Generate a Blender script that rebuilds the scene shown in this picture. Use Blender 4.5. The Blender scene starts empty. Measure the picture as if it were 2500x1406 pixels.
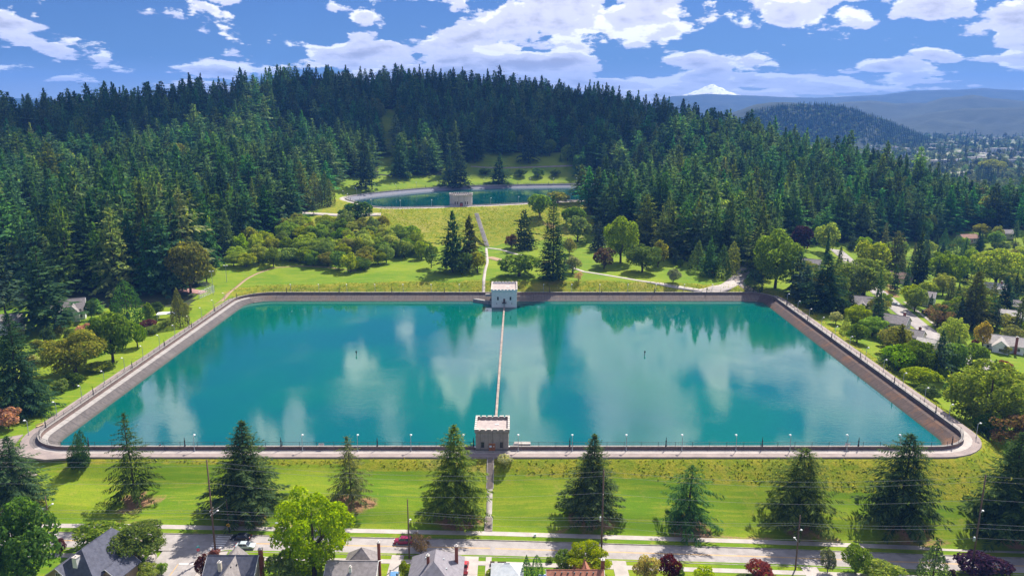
import bpy, bmesh, math, random
import numpy as np
from mathutils import Vector, Matrix

random.seed(7)
rng = np.random.default_rng(11)
R = math.radians
scene = bpy.context.scene
COL = scene.collection

# ------------------------------------------------------------------ camera
F, CX, CY, W0, H0 = 1900.0, 1250.0, 703.0, 2500.0, 1406.0
CAMH = 94.0
PITCH = math.atan((703.0 - 262.0) / F)
cam_d = bpy.data.cameras.new('camera')
cam = bpy.data.objects.new('camera', cam_d)
COL.objects.link(cam)
cam.location = (0, 0, CAMH)
cam.rotation_euler = (math.pi / 2 - PITCH, 0, 0)
cam_d.sensor_width = 36.0
cam_d.lens = F / W0 * 36.0
cam_d.clip_start = 0.5
cam_d.clip_end = 60000
scene.camera = cam

# ------------------------------------------------------------------ world, sun, exposure
SUN_EL, SUN_AZ = R(50), R(31)          # sun ahead of the camera, to the right
sun_dir = Vector((math.sin(SUN_AZ) * math.cos(SUN_EL), math.cos(SUN_AZ) * math.cos(SUN_EL), math.sin(SUN_EL)))
sd = bpy.data.lights.new('sun', 'SUN')
sd.energy = 5.0
sd.angle = R(0.53)
sd.color = (1.0, 0.93, 0.82)
so = bpy.data.objects.new('sun', sd)
COL.objects.link(so)
so.rotation_euler = sun_dir.to_track_quat('Z', 'Y').to_euler()

scene.view_settings.view_transform = 'Standard'
scene.view_settings.look = 'None'
scene.view_settings.exposure = 0.95
scene.view_settings.gamma = 1.0
scene.view_settings.use_curve_mapping = False
scene.cycles.use_denoising = True
scene.cycles.max_bounces = 6
scene.cycles.diffuse_bounces = 2
scene.cycles.glossy_bounces = 3
scene.cycles.transmission_bounces = 3
scene.cycles.transparent_max_bounces = 6
scene.cycles.volume_bounces = 0
scene.cycles.caustics_reflective = False
scene.cycles.caustics_refractive = False

world = bpy.data.worlds.new('World')
scene.world = world
world.use_nodes = True
nt = world.node_tree
for n in list(nt.nodes):
    nt.nodes.remove(n)


class NT:
    """small helper for wiring shader nodes"""
    def __init__(self, tree):
        self.t = tree

    def n(self, typ, **kw):
        x = self.t.nodes.new(typ)
        for k, v in kw.items():
            setattr(x, k, v)
        return x

    def l(self, a, b):
        self.t.links.new(a, b)

    def put(self, sock, v):
        if isinstance(v, bpy.types.NodeSocket):
            self.l(v, sock)
        else:
            sock.default_value = v

    def math(self, op, a, b=0.0, c=None, clamp=False):
        x = self.n('ShaderNodeMath', operation=op, use_clamp=clamp)
        self.put(x.inputs[0], a)
        self.put(x.inputs[1], b)
        if c is not None:
            self.put(x.inputs[2], c)
        return x.outputs[0]

    def vmath(self, op, a, b=None, scale=None):
        x = self.n('ShaderNodeVectorMath', operation=op)
        self.put(x.inputs[0], a)
        if b is not None:
            self.put(x.inputs[1], b)
        if scale is not None:
            self.put(x.inputs['Scale'], scale)
        return x.outputs[0]

    def mix(self, fac, a, b, blend='MIX'):
        x = self.n('ShaderNodeMix', data_type='RGBA', blend_type=blend, clamp_factor=True)
        self.put(x.inputs[0], fac)
        for s, v in ((x.inputs[6], a), (x.inputs[7], b)):
            if not isinstance(v, bpy.types.NodeSocket) and len(v) == 3:
                v = tuple(v) + (1.0,)
            self.put(s, v)
        return x.outputs[2]

    def noise(self, vec, scale, detail=4, rough=0.55, dim='3D', dist=0.0):
        x = self.n('ShaderNodeTexNoise', noise_dimensions=dim)
        if vec is not None:
            self.l(vec, x.inputs['Vector'])
        x.inputs['Scale'].default_value = scale
        x.inputs['Detail'].default_value = detail
        x.inputs['Roughness'].default_value = rough
        x.inputs['Distortion'].default_value = dist
        return x.outputs['Fac']

    def ramp(self, v, lo, hi, smooth=True):
        x = self.n('ShaderNodeMapRange', interpolation_type='SMOOTHSTEP' if smooth else 'LINEAR', clamp=True)
        self.put(x.inputs['Value'], v)
        self.put(x.inputs['From Min'], lo)
        self.put(x.inputs['From Max'], hi)
        return x.outputs['Result']


def build_sky():
    N = NT(nt)
    tc = N.n('ShaderNodeTexCoord')
    d = N.vmath('NORMALIZE', tc.outputs['Generated'])
    sp = N.n('ShaderNodeSeparateXYZ')
    N.l(d, sp.inputs[0])
    dx, dy, dz = sp.outputs
    sky = N.n('ShaderNodeTexSky', sky_type='NISHITA')
    sky.sun_disc = False
    sky.sun_elevation = SUN_EL
    sky.sun_rotation = SUN_AZ
    sky.altitude = 200
    sky.air_density = 1.15
    sky.dust_density = 0.35
    sky.ozone_density = 3.0
    col = N.mix(1.0, sky.outputs[0], (0.25, 0.38, 0.72), 'MULTIPLY')
    # bearing and log-distance to the cloud deck: cloud tops keep their shape down to the horizon
    zz = N.math('MAXIMUM', dz, 0.0)
    dist = N.math('LOGARITHM', N.math('DIVIDE', 1.0, N.math('ADD', zz, 0.022)), math.e)
    az = N.math('MULTIPLY', N.math('ARCTAN2', dx, dy), 10.0)
    cb = N.n('ShaderNodeCombineXYZ')
    N.l(az, cb.inputs[0])
    N.l(N.math('MULTIPLY', dist, DEPTHK), cb.inputs[1])
    base = cb.outputs[0]
    # coarse cover: more cloud to the south-east, clear to the north
    cover = N.math('ADD', N.math('MULTIPLY', N.ramp(dx, -0.42, 0.02), COVER), -COVER)
    # small clouds low over the horizon everywhere
    low = N.math('MULTIPLY', N.ramp(dz, 0.075, 0.03), 0.05)
    cover = N.math('ADD', cover, low)
    big = N.noise(N.vmath('ADD', base, SKY_OFF + (0.0,)), 0.22, 2, 0.5)
    cover = N.math('ADD', cover, N.math('MULTIPLY', N.math('SUBTRACT', big, 0.5), 0.50))
    LAY = 11
    top_white = (13.6, 13.2, 12.9)
    base_grey = (5.0, 5.0, 6.1)
    for k in range(LAY - 1, -1, -1):
        p = N.vmath('ADD', base, (SKY_OFF[0], SKY_OFF[1] + DEPTHK * math.log(1.0 + 0.022 * k), 0.06 * k))
        med = N.noise(p, 1.0, 8, 0.56)
        den = N.math('ADD', med, cover)
        th = CTH + 0.0095 * k
        a = N.ramp(den, th, th + 0.035)
        t = (k / (LAY - 1)) ** 0.42
        c = tuple(base_grey[i] * (1 - t) + top_white[i] * t for i in range(3))
        # thick parts of the lower layers are greyer
        if k < 5:
            thick = N.ramp(den, th + 0.05, th + 0.19)
            cc = N.mix(thick, tuple(min(13.0, x * 1.8) for x in c), c)
        else:
            cc = c + (1.0,)
        col = N.mix(N.math('MULTIPLY', a, 0.93), col, cc)
    # pale air just over the horizon
    hz = N.ramp(dz, 0.060, -0.01)
    col = N.mix(N.math('MULTIPLY', hz, 0.62), col, (7.8, 8.2, 8.9))
    bg = N.n('ShaderNodeBackground')
    bg.inputs['Strength'].default_value = 0.058
    N.l(col, bg.inputs['Color'])
    out = N.n('ShaderNodeOutputWorld')
    N.l(bg.outputs[0], out.inputs['Surface'])


SKY_OFF = (161.0, 18.0)
COVER, CTH = 0.10, 0.475
DEPTHK = 2.6
HAZE = 1.05e-4
build_sky()
# ------------------------------------------------------------------ geometry of the view
SP, CP = math.sin(PITCH), math.cos(PITCH)


def ray(px, py):
    a, b = (px - CX) / F, (py - CY) / F
    return Vector((a, CP - b * SP, -SP - b * CP))


def at_z(px, py, z):
    d = ray(px, py)
    return Vector((0, 0, CAMH)) + d * ((z - CAMH) / d.z)


def at_d(px, py, dist):
    d = ray(px, py)
    return Vector((0, 0, CAMH)) + d * (dist / d.y)


def depth(p):
    return p[1] * CP + (CAMH - p[2]) * SP


def project(x, y, z):
    zc = y * CP + (CAMH - z) * SP
    yc = -(z - CAMH) * CP - y * SP * -1.0
    yc = (CAMH - z) * CP - y * SP
    return CX + F * x / zc, CY + F * yc / zc


# ------------------------------------------------------------------ reservoir outlines
def rounded_rect(x0, x1, y0, y1, r, n=10):
    """outline counter-clockwise; r = radii (near-left, near-right, far-right, far-left)"""
    pts = []
    for (cx, cy, rr, a0) in ((x0 + r[0], y0 + r[0], r[0], 180), (x1 - r[1], y0 + r[1], r[1], 270),
                             (x1 - r[2], y1 - r[2], r[2], 0), (x0 + r[3], y1 - r[3], r[3], 90)):
        for i in range(n + 1):
            a = R(a0 + 90.0 * i / n)
            pts.append((cx + rr * math.cos(a), cy + rr * math.sin(a)))
    return pts


def resample(pts, step):
    P = np.array(pts + [pts[0]], float)
    seg = np.hypot(*np.diff(P, axis=0).T)
    s = np.concatenate([[0], np.cumsum(seg)])
    n = int(s[-1] / step)
    t = np.linspace(0, s[-1], n, endpoint=False)
    return np.stack([np.interp(t, s, P[:, 0]), np.interp(t, s, P[:, 1])], 1)


def chaikin(pts, it=3):
    P = np.array(pts, float)
    for _ in range(it):
        Q = np.roll(P, -1, 0)
        P = np.stack([0.75 * P + 0.25 * Q, 0.25 * P + 0.75 * Q], 1).reshape(-1, 2)
    return [tuple(p) for p in P]


RX0, RX1, RY0, RY1 = -139.0, 132.6, 203.6, 391.0
RES = rounded_rect(RX0, RX1, RY0, RY1, (13, 13, 11, 17))
UP = chaikin([(-139, 630), (-112, 590), (-98, 566), (-38, 578), (9, 596), (83, 629), (128, 668), (130, 730),
              (79, 752), (18, 745), (-58, 727), (-92, 700), (-128, 660)], 3)
UPZ = 22.0


def sdf(poly, X, Y):
    """signed distance, negative inside"""
    P = np.array(poly, float)
    X = np.asarray(X, float)
    Y = np.asarray(Y, float)
    d = np.full(X.shape, 1e18)
    ins = np.zeros(X.shape, bool)
    Q = np.roll(P, -1, 0)
    for (ax, ay), (bx, by) in zip(P, Q):
        ex, ey = bx - ax, by - ay
        L = ex * ex + ey * ey
        if L < 1e-9:
            continue
        t = np.clip(((X - ax) * ex + (Y - ay) * ey) / L, 0, 1)
        d = np.minimum(d, (X - ax - t * ex) ** 2 + (Y - ay - t * ey) ** 2)
        if ay != by:
            c = ((ay > Y) != (by > Y)) & (X < (bx - ax) * (Y - ay) / (by - ay) + ax)
            ins ^= c
    d = np.sqrt(d)
    return np.where(ins, -d, d)


# ------------------------------------------------------------------ terrain height
RXS = np.array([-400., -230, -93, -5, 60, 115, 200, 400])
RZS = np.array([-5.0, -6, -7, -9, -11.2, -13.5, -16, -19])


def road_z(x):
    return np.interp(x, RXS, RZS)


CTRL = []
for x, y, z in [(-140, 198.5, -1.6), (-60, 196, -2.4), (0, 194.5, -3.2), (60, 192, -4.8), (110, 187, -7.8), (150, 190, -9),
                (-180, 197, -1.5), (-230, 192, -2.5), (-300, 200, -2),
                (-150, 240, -0.3), (-150, 340, 0.4), (-180, 250, -.6), (-210, 300, 0), (-200, 360, 1.8), (-270, 280, -1), (-270, 370, 3),
                (155, 240, -6.5), (155, 310, -4), (150, 375, -1.5), (180, 230, -9.5), (185, 310, -7), (220, 335, -8), (260, 260, -12),
                (300, 340, -12), (310, 430, -11), (205, 410, -5), (255, 510, -7), (340, 580, -9), (430, 620, -12), (460, 460, -15),
                (200, 175, -16), (300, 200, -16),
                (-60, 440, 4), (60, 440, 4), (-100, 425, 3.4), (-145, 428, 4), (0, 480, 4.6), (-20, 512, 5), (45, 512, 5.5),
                (105, 440, 3.5), (145, 425, 1.5), (105, 480, 6.5), (150, 480, 5), (-100, 490, 9), (-150, 490, 12),
                (-96, 558, 22), (-38, 570, 22), (9, 588, 22), (83, 620, 22), (-135, 570, 22), (-165, 610, 26),
                (105, 600, 18), (150, 590, 14), (180, 660, 20), (180, 740, 30),
                (-92, 712, 23.5), (-55, 738, 23.5), (20, 757, 23.5), (85, 764, 24),
                (0, 785, 32), (45, 820, 42), (35, 860, 50), (105, 825, 43), (-62, 790, 36), (-105, 750, 33), (-145, 670, 28),
                (-150, 935, 78), (-130, 840, 46), (-200, 460, 12), (-270, 470, 14), (-210, 570, 28), (-310, 620, 36), (-370, 730, 52),
                (-250, 800, 60), (-60, 930, 78), (150, 900, 64), (260, 850, 46), (250, 700, 24), (330, 700, 16), (200, 560, 8)]:
    CTRL.append((x, y, z))
for x in (-400, -230, -93, -5, 60, 115, 200, 400):
    z = float(np.interp(x, RXS, RZS))
    for y in (177, 160, 130, 40):
        CTRL.append((x, y, z))
# the ridge: (px, row of the tree tops, distance, tree height)
RIDGE = []
for px, py, dd in [(-150, 250, 800), (0, 240, 820), (250, 215, 850), (450, 192, 890), (700, 158, 970), (900, 162, 1040), (1100, 170, 1070),
                   (1300, 188, 1060), (1500, 220, 1020), (1600, 243, 980), (1750, 262, 915), (1850, 285, 865), (2000, 330, 810),
                   (2150, 358, 760), (2250, 388, 710), (2400, 432, 660), (2550, 462, 620)]:
    p = at_d(px, py, dd)
    RIDGE.append((p.x, p.y))
    CTRL.append((p.x, p.y, p.z - 35))
    CTRL.append((p.x * 1.14, p.y * 1.16, (p.z - 35) * 0.62 - 8))
for x, y, z in [(700, 900, -24), (900, 700, -26), (480, 1250, -26), (0, 1620, -26), (-600, 1500, -22), (-1000, 1000, -10), (-900, 600, 20),
                (-600, 400, 12), (-600, 200, 0), (700, 500, -20), (600, 250, -20), (1000, 1300, -28)]:
    CTRL.append((x, y, z))
CT = np.array(CTRL)
S0 = 300.0
_A = CT[:, :2] / S0


def _k(r2):
    return np.where(r2 > 1e-12, 0.5 * r2 * np.log(np.maximum(r2, 1e-12)), 0.0)


_n = len(CT)
_K = _k(((_A[:, None] - _A[None]) ** 2).sum(-1)) + np.eye(_n) * 2e-4
_P = np.concatenate([np.ones((_n, 1)), _A], 1)
_M = np.block([[_K, _P], [_P.T, np.zeros((3, 3))]])
_w = np.linalg.solve(_M, np.concatenate([CT[:, 2], np.zeros(3)]))
PLAIN = -30.0


def smooth(a, b, x):
    t = np.clip((x - a) / (b - a), 0, 1)
    return t * t * (3 - 2 * t)


def vnoise(X, Y, s, seed=0):
    """cheap smooth noise, -1..1"""
    r = np.random.default_rng(seed)
    v = np.zeros(np.shape(X))
    for i in range(5):
        a, b, c = r.uniform(0, 6.28, 3)
        f = (0.7 + 0.5 * i) / s
        v = v + np.sin(X * f * math.cos(a) + Y * f * math.sin(a) + b) * np.sin(Y * f * math.cos(a + 1.1) - X * f * math.sin(a + .7) + c)
    return v / 3.0


def hz(X, Y):
    X = np.atleast_1d(np.asarray(X, float))
    Y = np.atleast_1d(np.asarray(Y, float))
    sh = X.shape
    x, y = X.ravel() / S0, Y.ravel() / S0
    out = np.zeros(x.size)
    for i0 in range(0, x.size, 40000):
        xs, ys = x[i0:i0 + 40000], y[i0:i0 + 40000]
        r2 = (xs[:, None] - _A[None, :, 0]) ** 2 + (ys[:, None] - _A[None, :, 1]) ** 2
        out[i0:i0 + 40000] = _k(r2) @ _w[:_n] + _w[_n] + _w[_n + 1] * xs + _w[_n + 2] * ys
    g = out.reshape(sh)
    g = np.clip(g, -34, 122)
    far = smooth(950, 1500, np.hypot(X, (Y - 500) * 0.95))
    g = g * (1 - far) + PLAIN * far
    g = g + vnoise(X, Y, 22, 3) * 0.35 * (1 - far)
    # street corridor
    rz = road_z(X)
    k = smooth(181, 175.6, Y) * (1 - smooth(320, 520, np.abs(X)))
    g = g * (1 - k) + rz * k
    # banks round the lower reservoir
    near = (np.abs(X) < 260) & (Y > 120) & (Y < 520)
    d = np.where(near, 999.0, 999.0)
    if near.any():
        d[near] = sdf(RES, X[near], Y[near])
    s = np.maximum(0, d - 4.6)
    lim = d < 120
    g = np.where(lim, np.clip(g, -0.12 - 0.55 * s, -0.12 + 0.42 * s), g)
    g = np.where(d < 2.2, -14.0, g)
    near = (np.abs(X) < 260) & (Y > 480) & (Y < 860)
    d2 = np.full(X.shape, 999.0)
    if near.any():
        d2[near] = sdf(UP, X[near], Y[near])
    s = np.maximum(0, d2 - 5.5)
    g = np.where(d2 < 60, np.clip(g, UPZ - 0.12 - 0.42 * s, UPZ - 0.12 + 0.5 * s), g)
    g = np.where(d2 < 2.2, UPZ - 12, g)
    return g


def h1(x, y):
    return float(hz(np.array([x]), np.array([y]))[0])


_T = np.concatenate([np.arange(120, 700, 0.5), np.arange(700, 1600, 2.0)])


def on_ground(px, py):
    d = ray(px, py)
    t = _T / d.y
    X, Y, Z = d.x * t, d.y * t, CAMH + d.z * t
    below = np.nonzero(Z <= hz(X, Y))[0]
    i = below[0] if len(below) else len(_T) - 1
    return Vector((X[i], Y[i], h1(X[i], Y[i])))


# ------------------------------------------------------------------ object helpers
def tag(o, label=None, cat=None, group=None, kind=None):
    if label:
        o['label'] = label
    if cat:
        o['category'] = cat
    if group:
        o['group'] = group
    if kind:
        o['kind'] = kind
    return o


def empty(name, loc, rz=0.0, label=None, cat=None, group=None):
    o = bpy.data.objects.new(name, None)
    COL.objects.link(o)
    o.location = loc
    o.rotation_euler = (0, 0, rz)
    o.empty_display_size = 0.3
    return tag(o, label, cat, group)


def mesh_np(name, V, Fq, mats=(), smooth_=False, mat_idx=None):
    """numpy verts (n,3), faces (m,k) -> mesh"""
    me = bpy.data.meshes.new(name)
    V = np.asarray(V, np.float32)
    Fq = np.asarray(Fq, np.int32)
    m, k = Fq.shape
    me.vertices.add(len(V))
    me.vertices.foreach_set('co', V.ravel())
    me.loops.add(m * k)
    me.loops.foreach_set('vertex_index', Fq.ravel())
    me.polygons.add(m)
    me.polygons.foreach_set('loop_start', np.arange(0, m * k, k, dtype=np.int32))
    me.polygons.foreach_set('loop_total', np.full(m, k, np.int32))
    for mt in mats:
        me.materials.append(mt)
    if mat_idx is not None:
        me.polygons.foreach_set('material_index', np.asarray(mat_idx, np.int32))
    me.polygons.foreach_set('use_smooth', np.full(m, smooth_, bool))
    me.update(calc_edges=True)
    me.validate()
    return me


def link(name, me, parent=None, loc=None):
    o = bpy.data.objects.new(name, me)
    COL.objects.link(o)
    if parent is not None:
        o.parent = parent
    if loc is not None:
        o.location = loc
    return o


def copy_tree(o, parent=None):
    c = o.copy()
    COL.objects.link(c)
    c.parent = parent
    for ch in o.children:
        copy_tree(ch, c)
    return c


class MB:
    """collects shapes; build() links them as one mesh object"""
    def __init__(self):
        self.v, self.f = [], []

    def add(self, vs, fs):
        b = len(self.v)
        self.v += [tuple(p) for p in vs]
        self.f += [tuple(b + i for i in q) for q in fs]
        return self

    def box(self, x0, x1, y0, y1, z0, z1):
        return self.add([(x0, y0, z0), (x1, y0, z0), (x1, y1, z0), (x0, y1, z0), (x0, y0, z1), (x1, y0, z1), (x1, y1, z1), (x0, y1, z1)],
                        [(3, 2, 1, 0), (4, 5, 6, 7), (0, 1, 5, 4), (1, 2, 6, 5), (2, 3, 7, 6), (3, 0, 4, 7)])

    def cbox(self, c, s):
        return self.box(c[0] - s[0] / 2, c[0] + s[0] / 2, c[1] - s[1] / 2, c[1] + s[1] / 2, c[2] - s[2] / 2, c[2] + s[2] / 2)

    def tube(self, pts, rad, n=8, cap=True):
        pts = [Vector(p) for p in pts]
        if not hasattr(rad, '__len__'):
            rad = [rad] * len(pts)
        rings, vs, fs = [], [], []
        prev = None
        for i, p in enumerate(pts):
            t = (pts[min(i + 1, len(pts) - 1)] - pts[max(i - 1, 0)]).normalized()
            a = prev if prev is not None else (Vector((1, 0, 0)) if abs(t.x) < 0.9 else Vector((0, 1, 0)))
            a = (a - t * a.dot(t)).normalized()
            prev = a
            b = t.cross(a)
            for j in range(n):
                an = 2 * math.pi * j / n
                vs.append(p + (a * math.cos(an) + b * math.sin(an)) * rad[i])
        for i in range(len(pts) - 1):
            for j in range(n):
                fs.append((i * n + j, i * n + (j + 1) % n, (i + 1) * n + (j + 1) % n, (i + 1) * n + j))
        if cap:
            fs.append(tuple(range(n - 1, -1, -1)))
            fs.append(tuple((len(pts) - 1) * n + j for j in range(n)))
        return self.add(vs, fs)

    def lathe(self, prof, n=10, c=(0, 0, 0)):
        vs, fs = [], []
        for r, z in prof:
            for j in range(n):
                an = 2 * math.pi * j / n
                vs.append((c[0] + r * math.cos(an), c[1] + r * math.sin(an), c[2] + z))
        for i in range(len(prof) - 1):
            for j in range(n):
                fs.append((i * n + j, i * n + (j + 1) % n, (i + 1) * n + (j + 1) % n, (i + 1) * n + j))
        fs.append(tuple(range(n - 1, -1, -1)))
        fs.append(tuple((len(prof) - 1) * n + j for j in range(n)))
        return self.add(vs, fs)

    def prism(self, poly, z0, z1):
        n = len(poly)
        vs = [(x, y, z0) for x, y in poly] + [(x, y, z1) for x, y in poly]
        fs = [tuple(range(n - 1, -1, -1)), tuple(range(n, 2 * n))]
        fs += [(i, (i + 1) % n, n + (i + 1) % n, n + i) for i in range(n)]
        return self.add(vs, fs)

    def xprism(self, prof, x0, x1):
        """profile in (y, z) extruded along x"""
        n = len(prof)
        vs = [(x0, y, z) for y, z in prof] + [(x1, y, z) for y, z in prof]
        fs = [tuple(range(n)), tuple(range(2 * n - 1, n - 1, -1))]
        fs += [(i, n + i, n + (i + 1) % n, (i + 1) % n) for i in range(n)]
        return self.add(vs, fs)

    def mesh(self, name, m, smooth_=False):
        me = bpy.data.meshes.new(name)
        me.from_pydata(self.v, [], self.f)
        if m is not None:
            me.materials.append(m)
        if smooth_:
            me.polygons.foreach_set('use_smooth', [True] * len(me.polygons))
        me.update()
        return me

    def build(self, name, m, parent=None, smooth_=False, bevel=0.0, loc=None):
        o = link(name, self.mesh(name, m, smooth_), parent, loc)
        if bevel:
            b = o.modifiers.new('edge', 'BEVEL')
            b.width = bevel
            b.segments = 1
            b.limit_method = 'ANGLE'
        return o


# ------------------------------------------------------------------ materials
MATS = {}


def mat(name, a, b=None, scale=1.0, rough=0.85, bump=0.0, bscale=None, detail=5, spec=0.25, metal=0.0, lo=0.35, hi=0.65):
    if name in MATS:
        return MATS[name]
    m = bpy.data.materials.new(name)
    m.use_nodes = True
    N = NT(m.node_tree)
    bs = m.node_tree.nodes['Principled BSDF']
    bs.inputs['Roughness'].default_value = rough
    bs.inputs['Specular IOR Level'].default_value = spec
    bs.inputs['Metallic'].default_value = metal
    g = N.n('ShaderNodeNewGeometry')
    if b is None:
        b = tuple(x * 0.8 for x in a)
    fac = N.ramp(N.noise(g.outputs['Position'], scale, detail, 0.6), lo, hi)
    wear = N.math('ADD', 0.82, N.math('MULTIPLY', N.noise(g.outputs['Position'], scale * 0.13, 5, 0.65), 0.36))
    N.l(N.vmath('SCALE', N.mix(fac, a, b), scale=wear), bs.inputs['Base Color'])
    if bump:
        bp = N.n('ShaderNodeBump')
        bp.inputs['Strength'].default_value = 0.6
        bp.inputs['Distance'].default_value = bump
        N.l(N.noise(g.outputs['Position'], bscale or scale * 3, 5, 0.6), bp.inputs['Height'])
        N.l(bp.outputs[0], bs.inputs['Normal'])
    MATS[name] = m
    return m


def leaf_mat(name, trans=0.4, var=0.5, col=None, rnd=0.35, mode='color'):
    """foliage: diffuse + translucent, colour from the object's colour, varied per leaf, per plant and across the place"""
    m = bpy.data.materials.new(name)
    m.use_nodes = True
    t = m.node_tree
    for n in list(t.nodes):
        t.nodes.remove(n)
    N = NT(t)
    oi = N.n('ShaderNodeObjectInfo')
    g = N.n('ShaderNodeNewGeometry')
    base = oi.outputs['Color'] if col is None else None
    if col is not None:
        c = N.n('ShaderNodeRGB')
        c.outputs[0].default_value = tuple(col) + (1,)
        base = c.outputs[0]
    pr = oi.outputs['Random']
    # whole-plant variation
    hs = N.n('ShaderNodeHueSaturation')
    N.l(base, hs.inputs['Color'])
    N.l(N.math('ADD', 0.5 - 0.03 * rnd / 0.35, N.math('MULTIPLY', pr, 0.06 * rnd / 0.35)), hs.inputs['Hue'])
    N.l(N.math('ADD', 1.0 - rnd, N.math('MULTIPLY', N.math('FRACT', N.math('MULTIPLY', pr, 7.31)), 2.1 * rnd)), hs.inputs['Value'])
    N.l(N.math('SUBTRACT', 1.1, N.math('MULTIPLY', N.math('FRACT', N.math('MULTIPLY', pr, 3.77)), 0.35)), hs.inputs['Saturation'])
    isl = g.outputs['Random Per Island']
    v = N.math('ADD', 1.0 - var * 0.5, N.math('MULTIPLY', isl, var))
    c2 = N.vmath('SCALE', hs.outputs[0], scale=v)
    warm = N.mix(N.ramp(isl, 0.62, 1.0), c2, N.vmath('MULTIPLY', c2, (1.45, 1.12, 0.75)))
    df = N.n('ShaderNodeBsdfDiffuse')
    tr = N.n('ShaderNodeBsdfTranslucent')
    N.l(warm, df.inputs['Color'])
    N.l(N.vmath('MULTIPLY', warm, (1.35, 1.45, 0.55)), tr.inputs['Color'])
    mx = N.n('ShaderNodeMixShader')
    mx.inputs[0].default_value = trans
    N.l(df.outputs[0], mx.inputs[1])
    N.l(tr.outputs[0], mx.inputs[2])
    o = N.n('ShaderNodeOutputMaterial')
    N.l(mx.outputs[0], o.inputs['Surface'])
    return m


M_CONC = mat('concrete_grey', (0.34, 0.31, 0.29), (0.25, 0.23, 0.215), 0.9, 0.9, 0.02, 6)
M_CONC_L = mat('concrete_light', (0.46, 0.42, 0.39), (0.36, 0.33, 0.31), 0.5, 0.9, 0.01, 5)
M_WALK = mat('walk_concrete', (0.42, 0.378, 0.35), (0.34, 0.308, 0.288), 0.35, 0.9, 0.0)
M_ASPH = mat('asphalt', (0.34, 0.312, 0.302), (0.265, 0.243, 0.236), 0.4, 0.92, 0.004, 9)
M_ASPH_P = mat('asphalt_path', (0.30, 0.245, 0.225), (0.235, 0.195, 0.185), 0.3, 0.92, 0.004, 9)
M_KERB = mat('kerb_concrete', (0.33, 0.30, 0.28), (0.20, 0.18, 0.165), 0.7, 0.9)
M_YEL = mat('yellow_paint', (0.62, 0.36, 0.10), (0.50, 0.31, 0.12), 1.2, 0.8)
M_WHT = mat('white_paint', (0.74, 0.72, 0.70), (0.60, 0.57, 0.55), 1.5, 0.75)
M_IRON = mat('dark_iron', (0.022, 0.024, 0.03), (0.04, 0.04, 0.045), 2, 0.55, spec=0.4)
M_STEEL = mat('galvanised_steel', (0.42, 0.46, 0.48), (0.34, 0.38, 0.41), 2, 0.5, metal=0.3, spec=0.4)
M_LAMP = mat('lamp_white', (0.82, 0.82, 0.80), (0.76, 0.76, 0.75), 2, 0.35, spec=0.5)
M_BARK = mat('bark', (0.085, 0.058, 0.042), (0.05, 0.034, 0.026), 3, 0.95)
M_POLE = mat('pole_wood', (0.15, 0.095, 0.075), (0.10, 0.065, 0.05), 1.5, 0.9)
M_WIRE = mat('wire', (0.30, 0.30, 0.31), (0.25, 0.25, 0.26), 1, 0.5, spec=0.5)
M_GLASS = mat('window_glass', (0.03, 0.035, 0.045), (0.05, 0.055, 0.065), 1, 0.08, spec=0.6)
M_TRIM = mat('white_trim', (0.72, 0.71, 0.69), (0.64, 0.63, 0.61), 1, 0.6)
M_BRICK = mat('chimney_brick', (0.26, 0.085, 0.06), (0.19, 0.06, 0.045), 4, 0.9)
M_WOOD = mat('door_wood', (0.36, 0.135, 0.05), (0.28, 0.10, 0.04), 3, 0.6)
M_RUBBER = mat('rubber', (0.015, 0.015, 0.016), (0.025, 0.025, 0.026), 4, 0.8)
L_CON = leaf_mat('needles', 0.42, 1.0)
L_BRO = leaf_mat('leaves', 0.55, 0.8, rnd=0.16)
L_FOR = leaf_mat('forest_needles', 0.42, 1.0, col=(0.060, 0.146, 0.048), rnd=0.58)
L_FAR = leaf_mat('far_leaves', 0.35, 0.6, col=(0.120, 0.165, 0.060), rnd=0.6)
# ------------------------------------------------------------------ the ground
CEDARS = [  # px, base row, height px, width px
    (42, 1226, 165, 150), (332, 1222, 216, 122), (600, 1246, 222, 185), (860, 1222, 160, 108), (1112, 1262, 226, 168),
    (1442, 1252, 196, 156), (1680, 1282, 150, 150), (1950, 1275, 182, 182), (2195, 1283, 224, 190), (2468, 1300, 245, 215)]
CED_POS = [on_ground(a, b) for a, b, c, d in CEDARS]


def axis(fine, lo_end, hi_end, g=1.22):
    lo, hi = [], []
    s = fine[1] - fine[0]
    v = fine[0]
    while v > lo_end:
        s *= g
        v -= s
        lo.append(v)
    s = fine[-1] - fine[-2]
    v = fine[-1]
    while v < hi_end:
        s *= g
        v += s
        hi.append(v)
    return np.array(lo[::-1] + list(fine) + hi)


gx = np.unique(np.clip(axis(np.arange(-330, 372, 2.5), -7800, 7800, 1.14), -7900, 7900))
gy = axis(np.concatenate([np.arange(132, 470, 2.0), np.arange(470, 1150, 5.0)]), -1400, 10200, 1.10)
gy = np.unique(np.clip(gy, -1450, 10300))
GX, GY = np.meshgrid(gx, gy)
GZ = hz(GX, GY)
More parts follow.
